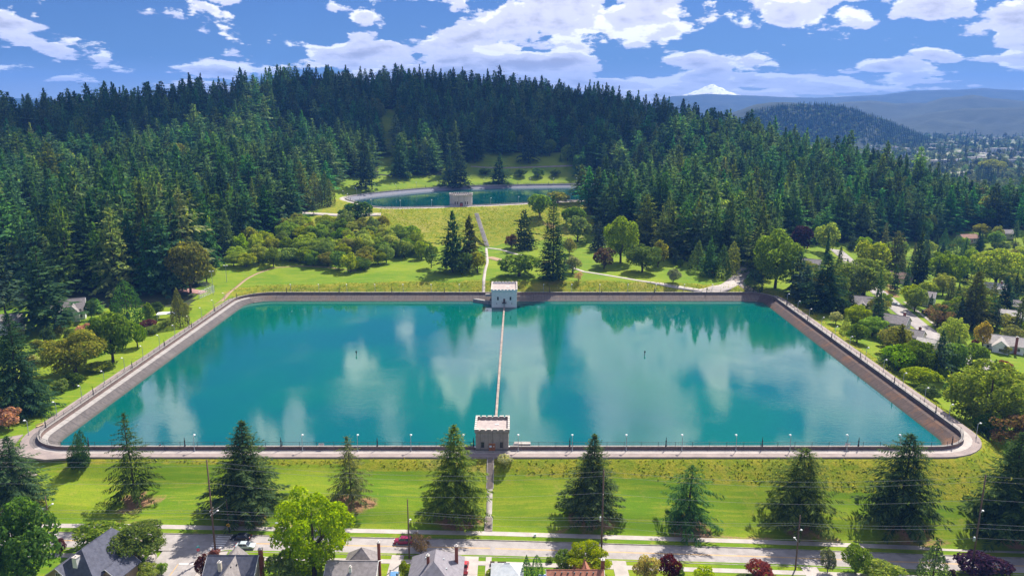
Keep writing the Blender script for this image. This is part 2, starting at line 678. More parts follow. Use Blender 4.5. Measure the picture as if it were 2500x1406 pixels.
# the street sits in a shallow bed between raised verges
bed = (np.abs(GX) < 330)
GZ = np.where(bed & (GY > 164.4) & (GY < 170.8), GZ - 0.15, np.where(bed & (GY < 176) & (GY > 156), GZ + 0.11, GZ))
GZ = np.where((GX > -83.5) & (GX < -69.0) & (GY < 164.5) & (GY > 60), road_z(np.full(GX.shape, -76.0)) - 0.2, GZ)
nx, ny = len(gx), len(gy)
idx = np.arange(nx * ny).reshape(ny, nx)
Fg = np.stack([idx[:-1, :-1], idx[:-1, 1:], idx[1:, 1:], idx[1:, :-1]], -1).reshape(-1, 4)
dR = np.full(GX.shape, 999.0)
mk = (np.abs(GX) < 330) & (GY > 130) & (GY < 560)
dR[mk] = sdf(RES, GX[mk], GY[mk])
dU = np.full(GX.shape, 999.0)
mk = (np.abs(GX) < 330) & (GY > 460) & (GY < 900)
dU[mk] = sdf(UP, GX[mk], GY[mk])
# rough grass: banks of the lower reservoir and the dam of the upper one
toe = np.interp(GX, [-140, -60, 0, 60, 110, 150], [5.5, 7.0, 9.6, 11.8, 16, 18]) + vnoise(GX, GY, 6, 9) * 0.5
rough = np.where((GY < 206) & (dR > 3), smooth(toe + 0.9, toe - 0.9, dR), 0)
rough = np.where((GY >= 206) & (GX > 0) & (GY < 385), smooth(13, 9, dR + vnoise(GX, GY, 9, 2)), rough)
rough = np.where((GY >= 385), smooth(17, 10, dR + vnoise(GX, GY, 12, 2) * 3), rough)
dam = (GY > 480) & (GY < 640) & (dU > 4) & (dU < 75)
rough = np.where(dam & (GX < 140) & (GX > -140), 0.9, rough)
dirt = np.zeros(GX.shape)
for p in CED_POS:
    rr = np.hypot((GX - p.x - 0.8) / 1.15, GY - p.y + 1.2) + vnoise(GX, GY, 3, 5) * 2.2
    dirt = np.maximum(dirt, smooth(7.5, 1.5, rr) * 0.85)
dirt = np.maximum(dirt, smooth(1.6, 0.2, np.abs(GY - 176.2)) * 0.55 * (vnoise(GX, GY, 13, 8) > 0.0) * (np.abs(GX) < 300))
dirt = np.maximum(dirt, smooth(0.62, 1.0, vnoise(GX, GY, 17, 21)) * 0.7 * (GY > 385) * (GY < 560))
# forest floor
PX, PY = project(GX, GY, GZ)
LOWB = [(-400, 720), (0, 722), (150, 748), (300, 752), (468, 748), (496, 668), (560, 615), (610, 592), (700, 548), (770, 505), (800, 470), (822, 432), (1075, 428),
        (1080, 402), (1140, 398), (1172, 372), (1400, 372), (1420, 455), (1448, 545), (1470, 575), (1560, 590), (1640, 632), (1690, 640), (1800, 640),
        (1855, 690), (1900, 640), (1960, 600), (2080, 592), (2250, 592), (2330, 570), (2420, 560), (2700, 575)]
LBX = np.array([a for a, b in LOWB], float)
LBY = np.array([b for a, b in LOWB], float)
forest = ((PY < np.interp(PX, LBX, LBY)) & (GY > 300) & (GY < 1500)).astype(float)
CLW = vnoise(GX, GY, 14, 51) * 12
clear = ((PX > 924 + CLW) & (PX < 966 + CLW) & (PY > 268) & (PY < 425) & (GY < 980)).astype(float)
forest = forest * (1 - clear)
plain = smooth(1150, 1500, np.hypot(GX, GY - 200))
gm = mesh_np('ground', np.stack([GX, GY, GZ], -1).reshape(-1, 3), Fg, (), True)
ca = gm.color_attributes.new('zones', 'FLOAT_COLOR', 'POINT')
ca.data.foreach_set('color', np.stack([rough, dirt, forest, plain], -1).reshape(-1, 4).astype(np.float32).ravel())


def ground_mat():
    m = bpy.data.materials.new('grass_ground')
    m.use_nodes = True
    N = NT(m.node_tree)
    bs = m.node_tree.nodes['Principled BSDF']
    bs.inputs['Roughness'].default_value = 0.95
    bs.inputs['Specular IOR Level'].default_value = 0.1
    at = N.n('ShaderNodeAttribute', attribute_name='zones')
    sp = N.n('ShaderNodeSeparateColor')
    N.l(at.outputs['Color'], sp.inputs[0])
    rgh, drt, fst = sp.outputs[0], sp.outputs[1], sp.outputs[2]
    pln = at.outputs['Alpha']
    g = N.n('ShaderNodeNewGeometry')
    P = g.outputs['Position']
    n1 = N.noise(P, 0.035, 5, 0.6)
    n2 = N.noise(P, 0.30, 6, 0.70)
    n3 = N.noise(P, 2.2, 4, 0.7)
    st = N.noise(N.vmath('MULTIPLY', P, (0.07, 0.85, 0.85)), 1.0, 4, 0.65)
    # mown lawn
    lawn = N.mix(N.ramp(n1, 0.35, 0.65), (0.092, 0.182, 0.008), (0.170, 0.236, 0.012))
    lawn = N.mix(N.math('MULTIPLY', N.ramp(st, 0.46, 0.66), 0.45), lawn, (0.285, 0.285, 0.028))
    lawn = N.mix(N.math('MULTIPLY', N.ramp(n2, 0.56, 0.74), 0.55), lawn, (0.30, 0.25, 0.06))
    lawn = N.mix(N.math('MULTIPLY', N.ramp(n3, 0.42, 0.70), 0.45), lawn, (0.072, 0.125, 0.008))
    # rough grass on the banks
    rg = N.mix(N.ramp(n2, 0.36, 0.66), (0.135, 0.190, 0.009), (0.270, 0.250, 0.022))
    rg = N.mix(N.math('MULTIPLY', N.ramp(n1, 0.52, 0.70), 0.65), rg, (0.33, 0.275, 0.075))
    rg = N.mix(N.math('MULTIPLY', N.ramp(n3, 0.48, 0.70), 0.55), rg, (0.060, 0.095, 0.012))
    col = N.mix(N.ramp(N.math('ADD', rgh, N.math('MULTIPLY', N.math('SUBTRACT', n2, 0.5), 0.55)), 0.40, 0.55), lawn, rg)
    drc = N.mix(N.ramp(n3, 0.35, 0.7), (0.33, 0.19, 0.105), (0.22, 0.125, 0.07))
    col = N.mix(N.ramp(N.math('ADD', drt, N.math('MULTIPLY', N.math('SUBTRACT', n2, 0.5), 1.3)), 0.30, 0.75), col, drc)
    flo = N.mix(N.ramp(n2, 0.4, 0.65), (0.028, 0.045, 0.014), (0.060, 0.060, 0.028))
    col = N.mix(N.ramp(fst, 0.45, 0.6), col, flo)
    # far plain: patchwork of woods, gardens and roofs too small to tell apart
    v = N.n('ShaderNodeTexVoronoi', feature='F1')
    N.l(P, v.inputs['Vector'])
    v.inputs['Scale'].default_value = 0.022
    vs = N.n('ShaderNodeSeparateColor')
    N.l(v.outputs['Color'], vs.inputs[0])
    pc = N.mix(N.ramp(vs.outputs[0], 0.35, 0.65), (0.060, 0.090, 0.035), (0.150, 0.175, 0.075))
    pc = N.mix(N.ramp(vs.outputs[1], 0.84, 0.88), pc, (0.40, 0.37, 0.35))
    pc = N.mix(N.ramp(N.noise(P, 0.0016, 4, 0.6), 0.52, 0.66), pc, (0.16, 0.18, 0.11))
    col = N.mix(pln, col, pc)
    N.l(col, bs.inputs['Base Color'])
    bp = N.n('ShaderNodeBump')
    bp.inputs['Strength'].default_value = 0.8
    N.l(N.math('ADD', 0.10, N.math('MULTIPLY', rgh, 0.5)), bp.inputs['Distance'])
    N.l(N.math('ADD', N.math('MULTIPLY', n2, 0.6), N.math('MULTIPLY', n3, 0.6)), bp.inputs['Height'])
    N.l(bp.outputs[0], bs.inputs['Normal'])
    return m


M_GROUND = ground_mat()
gm.materials.append(M_GROUND)
tag(link('ground', gm), kind='structure')


# ------------------------------------------------------------------ swept rings round an outline
def normals(P):
    t = np.roll(P, -1, 0) - np.roll(P, 1, 0)
    t /= np.hypot(t[:, 0], t[:, 1])[:, None]
    return np.stack([t[:, 1], -t[:, 0]], 1)          # outward for a counter-clockwise outline


def ring_mesh(name, P, prof, m, sel=None, closed=True, smooth_=False):
    """prof: list of (outward offset, z); sel: mask of outline points that start a kept segment"""
    Nn = normals(P)
    n = len(P)
    V = np.concatenate([np.concatenate([P + Nn * o, np.full((n, 1), z)], 1) for o, z in prof])
    f = []
    for k in range(len(prof) - 1):
        i = np.arange(n)
        j = (i + 1) % n
        q = np.stack([k * n + i, k * n + j, (k + 1) * n + j, (k + 1) * n + i], 1)[:, ::-1]
        if sel is not None:
            q = q[sel]
        f.append(q)
    f = np.concatenate(f)
    used, inv = np.unique(f, return_inverse=True)
    return mesh_np(name, V[used], inv.reshape(f.shape), (m,), smooth_)


def liner_mat(name, a, b, c, amt, joints=None, tide=None):
    """stained concrete lining: blotches, run-off streaks down the slope, joints"""
    m = bpy.data.materials.new(name)
    m.use_nodes = True
    N = NT(m.node_tree)
    bs = m.node_tree.nodes['Principled BSDF']
    bs.inputs['Roughness'].default_value = 0.88
    bs.inputs['Specular IOR Level'].default_value = 0.2
    g = N.n('ShaderNodeNewGeometry')
    P = g.outputs['Position']
    n1 = N.noise(P, 0.12, 5, 0.65)
    n2 = N.noise(P, 0.9, 6, 0.7)
    col = N.mix(N.ramp(n2, 0.34, 0.66), a, b)
    col = N.mix(N.math('MULTIPLY', N.ramp(n1, 0.48, 0.66), amt), col, c)
    col = N.mix(N.math('MULTIPLY', N.ramp(N.noise(P, 3.0, 3, 0.7), 0.58, 0.72), 0.4), col, tuple(x * 0.55 for x in b))
    sp = N.n('ShaderNodeSeparateXYZ')
    N.l(P, sp.inputs[0])
    if joints is not None:
        # run-off streaks and slab joints across the slope
        u = sp.outputs[joints]
        w1 = N.n('ShaderNodeTexNoise', noise_dimensions='1D')
        N.l(u, w1.inputs['W'])
        w1.inputs['Scale'].default_value = 1.4
        w1.inputs['Detail'].default_value = 6
        col = N.mix(N.math('MULTIPLY', N.ramp(w1.outputs['Fac'], 0.52, 0.70), 0.45), col, tuple(x * 0.55 for x in b))
        jt = N.math('LESS_THAN', N.math('FRACT', N.math('MULTIPLY', u, 1 / 5.5)), 0.035)
        col = N.mix(N.math('MULTIPLY', jt, 0.55), col, tuple(x * 0.4 for x in b))
    if tide is not None:
        td = N.ramp(N.math('ADD', sp.outputs[2], N.math('MULTIPLY', n2, 0.5)), tide + 0.95, tide + 0.35)
        col = N.mix(N.math('MULTIPLY', td, 0.6), col, (0.045, 0.052, 0.035))
    N.l(col, bs.inputs['Base Color'])
    bp = N.n('ShaderNodeBump')
    bp.inputs['Strength'].default_value = 0.5
    bp.inputs['Distance'].default_value = 0.06
    N.l(n2, bp.inputs['Height'])
    N.l(bp.outputs[0], bs.inputs['Normal'])
    return m


M_L_LEFT = liner_mat('lining_grey', (0.132, 0.114, 0.110), (0.085, 0.076, 0.076), (0.155, 0.138, 0.13), 0.6, 1, -2.55)
M_L_RIGHT = liner_mat('lining_rusty', (0.110, 0.076, 0.064), (0.075, 0.056, 0.052), (0.19, 0.090, 0.042), 0.6, 1, -2.55)
M_L_FAR = liner_mat('lining_tan', (0.175, 0.145, 0.128), (0.125, 0.106, 0.098), (0.20, 0.13, 0.08), 0.45, 0, -2.55)
M_BENCH = liner_mat('bench_concrete', (0.33, 0.308, 0.295), (0.255, 0.24, 0.23), (0.37, 0.345, 0.33), 0.5, 1)
M_PARA = liner_mat('parapet_concrete', (0.20, 0.135, 0.115), (0.13, 0.092, 0.082), (0.24, 0.17, 0.145), 0.6)
M_L_UP = liner_mat('lining_bluegrey', (0.185, 0.19, 0.225), (0.145, 0.15, 0.19), (0.21, 0.21, 0.235), 0.4)

P1 = resample(RES, 2.0)
mid1 = 0.5 * (P1 + np.roll(P1, -1, 0))
side_l = (mid1[:, 0] < RX0 + 5) & (mid1[:, 1] > RY0 + 2)
side_r = (mid1[:, 0] > RX1 - 4)
side_f = (mid1[:, 1] > RY1 - 9) & ~side_l & ~side_r
side_n = ~(side_l | side_r | side_f)
WZ = -2.55
res = empty('reservoir_basin', (0, 0, 0), 0, 'large concrete-lined lower reservoir with turquoise water and sloping sides', 'reservoir')
prof_b = [(-0.45, -0.15), (-2.1, -0.5)]
prof_s = [(-2.1, -0.5), (-2.2, -0.58), (-5.0, WZ + 0.1), (-7.0, WZ - 1.4)]
prof_n = prof_s
for sel, m, lab in ((side_l, M_L_LEFT, 'rough dark grey lining'), (side_r, M_L_RIGHT, 'rust-stained brown lining'),
                    (side_f, M_L_FAR, 'tan weathered lining along the meadow'), (side_n, M_L_LEFT, 'lining behind the street-side wall')):
    o = link('slope_lining', ring_mesh('slope_lining', P1, prof_n if sel is side_n else prof_s, m, sel), res)
    o['label'] = lab
    bm_ = M_BENCH if sel is not side_r and sel is not side_f else m
    link('bench', ring_mesh('bench', P1, prof_b, bm_, sel), res)
link('water_edge_kerb', ring_mesh('water_edge_kerb', P1, [(-4.8, WZ + 0.02), (-4.8, WZ + 0.34), (-5.2, WZ + 0.34), (-5.2, WZ - 0.4)],
                                  mat('edge_kerb', (0.36, 0.27, 0.23), (0.27, 0.2, 0.17), 1), side_f), res)
link('parapet_wall', ring_mesh('parapet_wall', P1, [(0.22, -0.3), (0.22, 0.78), (0.30, 0.80), (0.30, 0.98), (-0.38, 0.98), (-0.38, 0.80), (-0.30, 0.78), (-0.45, -0.15)], M_PARA), res)
link('coping', ring_mesh('coping', P1, [(0.34, 0.985), (0.34, 1.07), (-0.42, 1.07), (-0.42, 0.985)], M_CONC), res)
# the walks
tag(link('reservoir_path', ring_mesh('reservoir_path', P1, [(0.2, 0.0), (2.5, 0.0), (2.5, -0.03)], M_WALK, ~side_l)), kind='structure')
tag(link('reservoir_path', ring_mesh('reservoir_path', P1, [(0.2, 0.0), (2.5, 0.0), (2.5, -0.03)], mat('worn_asphalt', (0.185, 0.165, 0.16), (0.14, 0.125, 0.122), 0.4, 0.92), side_l)), kind='structure')
tag(link('asphalt_path', ring_mesh('asphalt_path', P1, [(2.52, -0.025), (4.75, -0.045), (4.95, -0.6)], M_ASPH_P)), kind='structure')


# water
def water_mat(name, body, deep, ior=1.36, rough=0.02):
    m = bpy.data.materials.new(name)
    m.use_nodes = True
    N = NT(m.node_tree)
    bs = m.node_tree.nodes['Principled BSDF']
    bs.inputs['Roughness'].default_value = rough
    bs.inputs['IOR'].default_value = ior
    bs.inputs['Specular IOR Level'].default_value = 0.5
    g = N.n('ShaderNodeNewGeometry')
    P = g.outputs['Position']
    N.l(N.mix(N.ramp(N.noise(P, 0.012, 3, 0.5), 0.38, 0.62), body, deep), bs.inputs['Base Color'])
    # light airs ruffle parts of the surface
    r1 = N.noise(N.vmath('MULTIPLY', P, (1.0, 2.2, 1.0)), 0.55, 4, 0.6)
    patch = N.ramp(N.noise(P, 0.022, 3, 0.55), 0.42, 0.66)
    bp = N.n('ShaderNodeBump')
    bp.inputs['Strength'].default_value = 0.6
    N.l(N.math('ADD', 0.010, N.math('MULTIPLY', patch, 0.05)), bp.inputs['Distance'])
    N.l(r1, bp.inputs['Height'])
    N.l(bp.outputs[0], bs.inputs['Normal'])
    N.l(N.math('ADD', rough, N.math('MULTIPLY', patch, 0.05)), bs.inputs['Roughness'])
    return m


M_WATER = water_mat('teal_water', (0.0, 0.112, 0.078), (0.0, 0.092, 0.092), 1.85)
M_WATER_U = water_mat('dark_water', (0.0, 0.055, 0.055), (0.0, 0.045, 0.055), 1.34)


def sheet(name, poly, z, m):
    mb = MB()
    mb.add([(x, y, z) for x, y in poly], [tuple(range(len(poly)))])
    return mb.build(name, m)


Nn = normals(P1)
tag(sheet('water', [tuple(p) for p in (P1 - Nn * 4.4)], WZ, M_WATER), kind='structure')

# upper reservoir
P2 = resample(UP, 3.0)
upr = empty('upper_reservoir_basin', (0, 0, 0), 0, 'smaller dark-watered upper reservoir with curved blue-grey lining on the hillside', 'reservoir')
link('slope_lining', ring_mesh('slope_lining', P2, [(-0.5, UPZ - 0.4), (-5.6, UPZ - 2.35), (-7.5, UPZ - 4)], M_L_UP, smooth_=True), upr)
link('parapet_wall', ring_mesh('parapet_wall', P2, [(0.3, UPZ - 0.3), (0.3, UPZ + 0.75), (-0.4, UPZ + 0.75), (-0.5, UPZ - 0.5)], M_CONC_L), upr)
tag(link('upper_path', ring_mesh('upper_path', P2, [(0.25, UPZ), (5.2, UPZ), (5.6, UPZ - 0.7)], M_WALK)), kind='structure')
tag(sheet('upper_water', [tuple(p) for p in (P2 - normals(P2) * 4.8)], UPZ - 2.3, M_WATER_U), kind='structure')


# ------------------------------------------------------------------ strips laid on the ground (roads, walks)
def strip(name, pts, width, m, lift=0.06, step=2.0, kind='structure', thick=0.5):
    P = [Vector((p[0], p[1], 0)) for p in pts]
    L = [0]
    for a, b in zip(P, P[1:]):
        L.append(L[-1] + (b - a).length)
    n = max(2, int(L[-1] / step))
    t = np.linspace(0, L[-1], n)
    X = np.interp(t, L, [p.x for p in P])
    Y = np.interp(t, L, [p.y for p in P])
    for _ in range(3):
        X[1:-1] = 0.25 * X[:-2] + 0.5 * X[1:-1] + 0.25 * X[2:]
        Y[1:-1] = 0.25 * Y[:-2] + 0.5 * Y[1:-1] + 0.25 * Y[2:]
    tx, ty = np.gradient(X), np.gradient(Y)
    q = np.hypot(tx, ty)
    nxx, nyy = -ty / q, tx / q
    cols = max(3, int(width / 1.6) + 2)
    offs = np.linspace(-width / 2, width / 2, cols)
    VX = X[None] + offs[:, None] * nxx[None]
    VY = Y[None] + offs[:, None] * nyy[None]
    VZ = hz(VX, VY)
    VZ = np.maximum(VZ, 0.5 * (VZ + VZ.mean(0)[None])) + lift
    V = np.stack([VX, VY, VZ], -1)
    skirt0, skirt1 = V[:1].copy(), V[-1:].copy()
    skirt0[..., 2] -= thick
    skirt1[..., 2] -= thick
    V = np.concatenate([skirt0, V, skirt1])
    c = cols + 2
    ii = np.arange(c * n).reshape(c, n)
    f = np.stack([ii[:-1, :-1], ii[:-1, 1:], ii[1:, 1:], ii[1:, :-1]], -1).reshape(-1, 4)[:, ::-1]
    return tag(link(name, mesh_np(name, V.reshape(-1, 3), f, (m,), True)), kind=kind)


def xstrip(name, x0, x1, y0, y1, dz, m, parent=None, step=5.0, thick=0.0):
    """level-across strip following the street's gradient"""
    n = max(2, int((x1 - x0) / step) + 1)
    X = np.linspace(x0, x1, n)
    Z = road_z(X) + dz
    rows = [(y0, Z), (y1, Z)]
    if thick:
        rows = [(y0, Z - thick)] + rows + [(y1, Z - thick)]
    V = np.concatenate([np.stack([X, np.full(n, y), z], 1) for y, z in rows])
    f = []
    for k in range(len(rows) - 1):
        i = np.arange(n - 1)
        f.append(np.stack([k * n + i, k * n + i + 1, (k + 1) * n + i + 1, (k + 1) * n + i], 1))
    o = link(name, mesh_np(name, V, np.concatenate(f), (m,)), parent)
    return o


YF, YN = 171.2, 164.0                     # far and near kerb of the street
road = tag(xstrip('road', -330, 330, YN, YF, 0.0, M_ASPH), kind='structure')
for y0, y1 in ((YF, YF + 0.2), ):
    tag(xstrip('kerb', -330, 330, y0, y1, 0.16, M_KERB, thick=0.4), kind='structure')
SIDE_X0, SIDE_X1 = -82.0, -70.5             # side street towards the viewer
for x0, x1 in ((-330, SIDE_X0 - 2), (SIDE_X1 + 2, 330)):
    tag(xstrip('kerb', x0, x1, YN - 0.2, YN, 0.16, M_KERB, thick=0.4), kind='structure')
tag(xstrip('pavement', -330, 330, 173.3, 175.2, 0.16, M_WALK, thick=0.5), kind='structure')
for x0, x1 in ((-330, SIDE_X0 - 3), (SIDE_X1 + 3, 330)):
    tag(xstrip('pavement', x0, x1, 160.4, 162.1, 0.165, M_WALK, thick=0.5), kind='structure')
# side street and its corner kerbs
mb = MB()
for a, b in ((100, 130), (130, 164.02)):
    za, zb = [float(road_z(-76)) + 0.003] * 2
    mb.add([(SIDE_X0, a, za), (SIDE_X1, a, za), (SIDE_X1, b, zb), (SIDE_X0, b, zb)], [(0, 1, 2, 3)])
tag(mb.build('side_road', M_ASPH), kind='structure')
for sx, sgn in ((SIDE_X0, -1), (SIDE_X1, 1)):
    zc = float(road_z(-76))
    pts = [(sx, 120, zc + .06)] + [(sx + sgn * 4 * (1 - math.cos(a)), 160 + 4 * math.sin(a), zc + .06) for a in np.linspace(0, math.pi / 2, 7)]
    tag(MB().tube(pts, 0.13, 5).build('kerb', M_KERB), kind='structure')
    poly = [(sx + sgn * 0.1, 120), (sx + sgn * 0.1, 159.5)] + [(sx + sgn * (0.1 + 3.9 * (1 - math.cos(a))), 159.8 + 3.9 * math.sin(a)) for a in np.linspace(0, math.pi / 2, 7)] + \
           [(sx + sgn * 4, 161.9), (sx + sgn * 2.2, 159.8), (sx + sgn * 1.8, 156), (sx + sgn * 1.8, 120)]
    tag(MB().prism(poly if sgn < 0 else poly[::-1], zc - .4, zc + 0.15).build('pavement', M_WALK), kind='structure')
# painted markings
for x0, x1 in ((-330, -84), (-66.0, 330)):
    xstrip('lane_line', x0, x1, 167.86, 168.02, 0.006, M_YEL, road)
    xstrip('lane_line', x0, x1, 167.60, 167.74, 0.006, M_YEL, road)
for k in range(7):
    y = 164.5 + k * 0.98
    xstrip('crosswalk_bar', -71.6, -68.5, y, y + 0.5, 0.006, M_WHT, road)
mb = MB()
zc = float(road_z(-76)) + 0.009
mb.box(-76, -70.8, 158.6, 159.0, zc - .003, zc)
mb.build('stop_line', M_WHT, road)
mb = MB()
mb.box(-76.2, -76.05, 130, 158.6, zc - .003, zc)
mb.build('lane_line', M_YEL, road)

# driveways and garden paths on the near side
for px0, px1, nm in ((1122, 1168, 'driveway'), (1496, 1530, 'driveway'), (1962, 2002, 'driveway'), (955, 985, 'driveway'), (1186, 1200, 'garden_path')):
    xa, xb = at_z(px0, 1375, -9.5).x, at_z(px1, 1375, -9.5).x
    z = float(road_z((xa + xb) / 2))
    zz0, zz1 = float(road_z(xa)), float(road_z(xb))
    mb = MB()
    mb.add([(xa, 140, zz0 + .19), (xb, 140, zz1 + .19), (xb, 163.9, zz1 + .19), (xa, 163.9, zz0 + .19), (xa - .3, 164.1, zz0 + .02), (xb + .3, 164.1, zz1 + .02),
            (xa, 140, zz0 - .4), (xb, 140, zz1 - .4), (xb, 163.9, zz1 - .4), (xa, 163.9, zz0 - .4)],
           [(0, 1, 2, 3), (3, 2, 5, 4), (0, 3, 9, 6), (1, 7, 8, 2), (0, 6, 7, 1)])
    tag(mb.build(nm, M_WALK), kind='structure')


def gpts(lst):
    return [on_ground(*p) for p in lst]


# paths of the park
strip('footpath', [(-129, 191.5), (-146, 199), (-165, 203), (-200, 204), (-260, 201)], 4.2, M_ASPH_P, 0.08)
mb = MB()
mb.prism([(-136, 199.2), (-128, 197.2), (-118, 198.6), (-120, 199.4), (-142.5, 206), (-144.3, 214), (-148, 212), (-152, 204), (-146, 199)], -0.55, 0.02)
tag(mb.build('path_corner', M_ASPH_P), kind='structure')
strip('footpath', gpts([(1425, 664), (1480, 672), (1560, 686), (1640, 699), (1715, 712)]), 2.6, M_WALK, 0.10)
strip('footpath', gpts([(1425, 664), (1400, 655), (1385, 640)]), 2.2, M_WALK, 0.10)
strip('park_road', gpts([(1835, 640), (1815, 665), (1800, 682), (1775, 700), (1735, 714), (1700, 717)]), 7.5, M_WALK, 0.10)
strip('park_road', gpts([(1800, 682), (1815, 700), (1840, 716)]), 5.0, M_ASPH_P, 0.14)
strip('dirt_path', gpts([(668, 654), (628, 668), (600, 682), (560, 715), (520, 752), (492, 782)]), 1.5, mat('trodden_earth', (0.34, 0.235, 0.15), (0.26, 0.18, 0.11), 0.8), 0.10)
strip('dirt_path', gpts([(668, 654), (720, 650), (790, 652), (870, 662)]), 1.1, MATS['trodden_earth'], 0.10)
strip('hill_road', gpts([(690, 517), (740, 521), (800, 524), (860, 528), (930, 524)]), 6, M_WALK, 0.15)
strip('meadow_path', gpts([(1150, 408), (1220, 412), (1300, 410), (1400, 405)]), 3.0, M_ASPH_P, 0.15)
strip('meadow_path', gpts([(1190, 606), (1225, 610), (1262, 622), (1290, 625)]), 2.2, M_WALK, 0.12)
strip('meadow_path', gpts([(1187, 606), (1190, 640), (1184, 662), (1181, 690), (1180, 716)]), 1.6, M_WALK, 0.12)
mb = MB()
cpt = on_ground(1205, 633)
tag(strip('rest_area', gpts([(1192, 628), (1215, 634), (1235, 640)]), 6, MATS['trodden_earth'], 0.09), kind='structure')

# street through the neighbourhood beyond the reservoir
STREET = gpts([(2040, 610), (2075, 640), (2105, 680), (2170, 735), (2240, 792), (2300, 838), (2380, 888), (2460, 930), (2560, 975)])
strip('street', STREET, 9.0, M_ASPH, 0.12)
strip('pavement', [(p.x + 9.0, p.y + 1.5, 0) for p in STREET[3:]], 1.6, M_WALK, 0.16)
strip('street', gpts([(2170, 735), (2110, 745), (2060, 735)]), 5.0, M_ASPH, 0.10)


# ------------------------------------------------------------------ flights of steps
def stairs(name, a, b, n, w, label, m, rail=False):
    """steps from a (top) to b (bottom); every step is a part"""
    a, b = Vector(a), Vector(b)
    d = Vector((b.x - a.x, b.y - a.y, 0))
    L = d.length
    rz = math.atan2(d.y, d.x)
    t = empty(name, a, rz, label, 'steps')
    run, rise = L / n, (a.z - b.z) / n
    me = MB().box(0, run * 1.02, -w / 2, w / 2, -rise - 0.35, 0).mesh('step', m)
    for k in range(n):
        o = link('step', me, t, (k * run, 0, -k * rise + 0.06 + (rng.random() - .5) * .01))
    for s in (-1, 1):
        MB().add([(0, s * (w / 2 + .02), -.3), (L, s * (w / 2 + .02), b.z - a.z - .3), (L, s * (w / 2 + .22), b.z - a.z - .3), (0, s * (w / 2 + .22), -.3),
                  (0, s * (w / 2 + .02), .16), (L, s * (w / 2 + .02), b.z - a.z + .16), (L, s * (w / 2 + .22), b.z - a.z + .16), (0, s * (w / 2 + .22), .16)],
                 [(0, 1, 2, 3), (7, 6, 5, 4), (0, 4, 5, 1), (3, 2, 6, 7), (0, 3, 7, 4), (1, 5, 6, 2)]).build('side_wall', M_CONC, t)
    if rail:
        for s in (0,):
            MB().tube([(0, 0, .95), (L, 0, b.z - a.z + .95)], 0.05, 5).build('handrail', M_STEEL, t)
            for q in np.linspace(0, 1, 9):
                MB().tube([(L * q, 0, (b.z - a.z) * q - .1), (L * q, 0, (b.z - a.z) * q + .95)], 0.03, 4).build('rail_post', M_STEEL, t)
    return t


sx = -5.9
ysteps = on_ground(1198, 1196).y
stairs('stairway', (sx, 198.6, -0.08), (sx, ysteps, h1(sx, ysteps)), 34, 1.5, 'long straight concrete steps from the street-side gatehouse down the grass bank', mat('shaded_step_concrete', (0.27, 0.22, 0.195), (0.20, 0.165, 0.15), 1.2))  # step colour darkened to carry the shade of the risers
y2 = on_ground(1193, 1264).y
strip('footpath', [(sx, ysteps + .1), (sx, y2 - .1)], 1.5, M_WALK, 0.08)
stairs('stairway', (sx, y2, h1(sx, y2) + .02), (sx, 175.3, float(road_z(sx)) + .17), 10, 1.5, 'short lower flight of concrete steps meeting the street pavement', MATS['shaded_step_concrete'])
a, b = at_z(1163, 521, UPZ - .1), on_ground(1190, 603)
stairs('stairway', a, b, 60, 2.4, 'narrow slanting stairway up the dry grass dam to the upper reservoir', M_CONC_L, True)
# ------------------------------------------------------------------ gatehouses
def window_part(parent, x, y, z, w, h, face=-1, frame=M_IRON, glass=M_GLASS, t=0.06, axis_='y', bars=1, proud=0.03):
    """a window set on a wall whose outward normal is face along axis_; frame > pane"""
    def P(u, v, n):
        return (x + u, y + face * n, z + v) if axis_ == 'y' else (x + face * n, y + u, z + v)
    def bx(mb, u0, u1, v0, v1, n0, n1):
        a, b = P(u0, v0, n0), P(u1, v1, n1)
        return mb.box(min(a[0], b[0]), max(a[0], b[0]), min(a[1], b[1]), max(a[1], b[1]), min(a[2], b[2]), max(a[2], b[2]))
    mb = MB()
    bx(mb, -w / 2 - t, -w / 2, -t, h + t, 0, proud + .05)
    bx(mb, w / 2, w / 2 + t, -t, h + t, 0, proud + .05)
    bx(mb, -w / 2, w / 2, h, h + t, 0, proud + .05)
    bx(mb, -w / 2 - t, w / 2 + t, -t - .04, -t * .2, 0, proud + .10)
    for k in range(bars):
        u = -w / 2 + w * (k + 1) / (bars + 1)
        bx(mb, u - .02, u + .02, 0, h, 0, proud + .03)
    o = mb.build('window', frame, parent)
    mb = MB()
    bx(mb, -w / 2, w / 2, 0, h, 0.0, proud)
    mb.build('pane', glass, o)
    return o


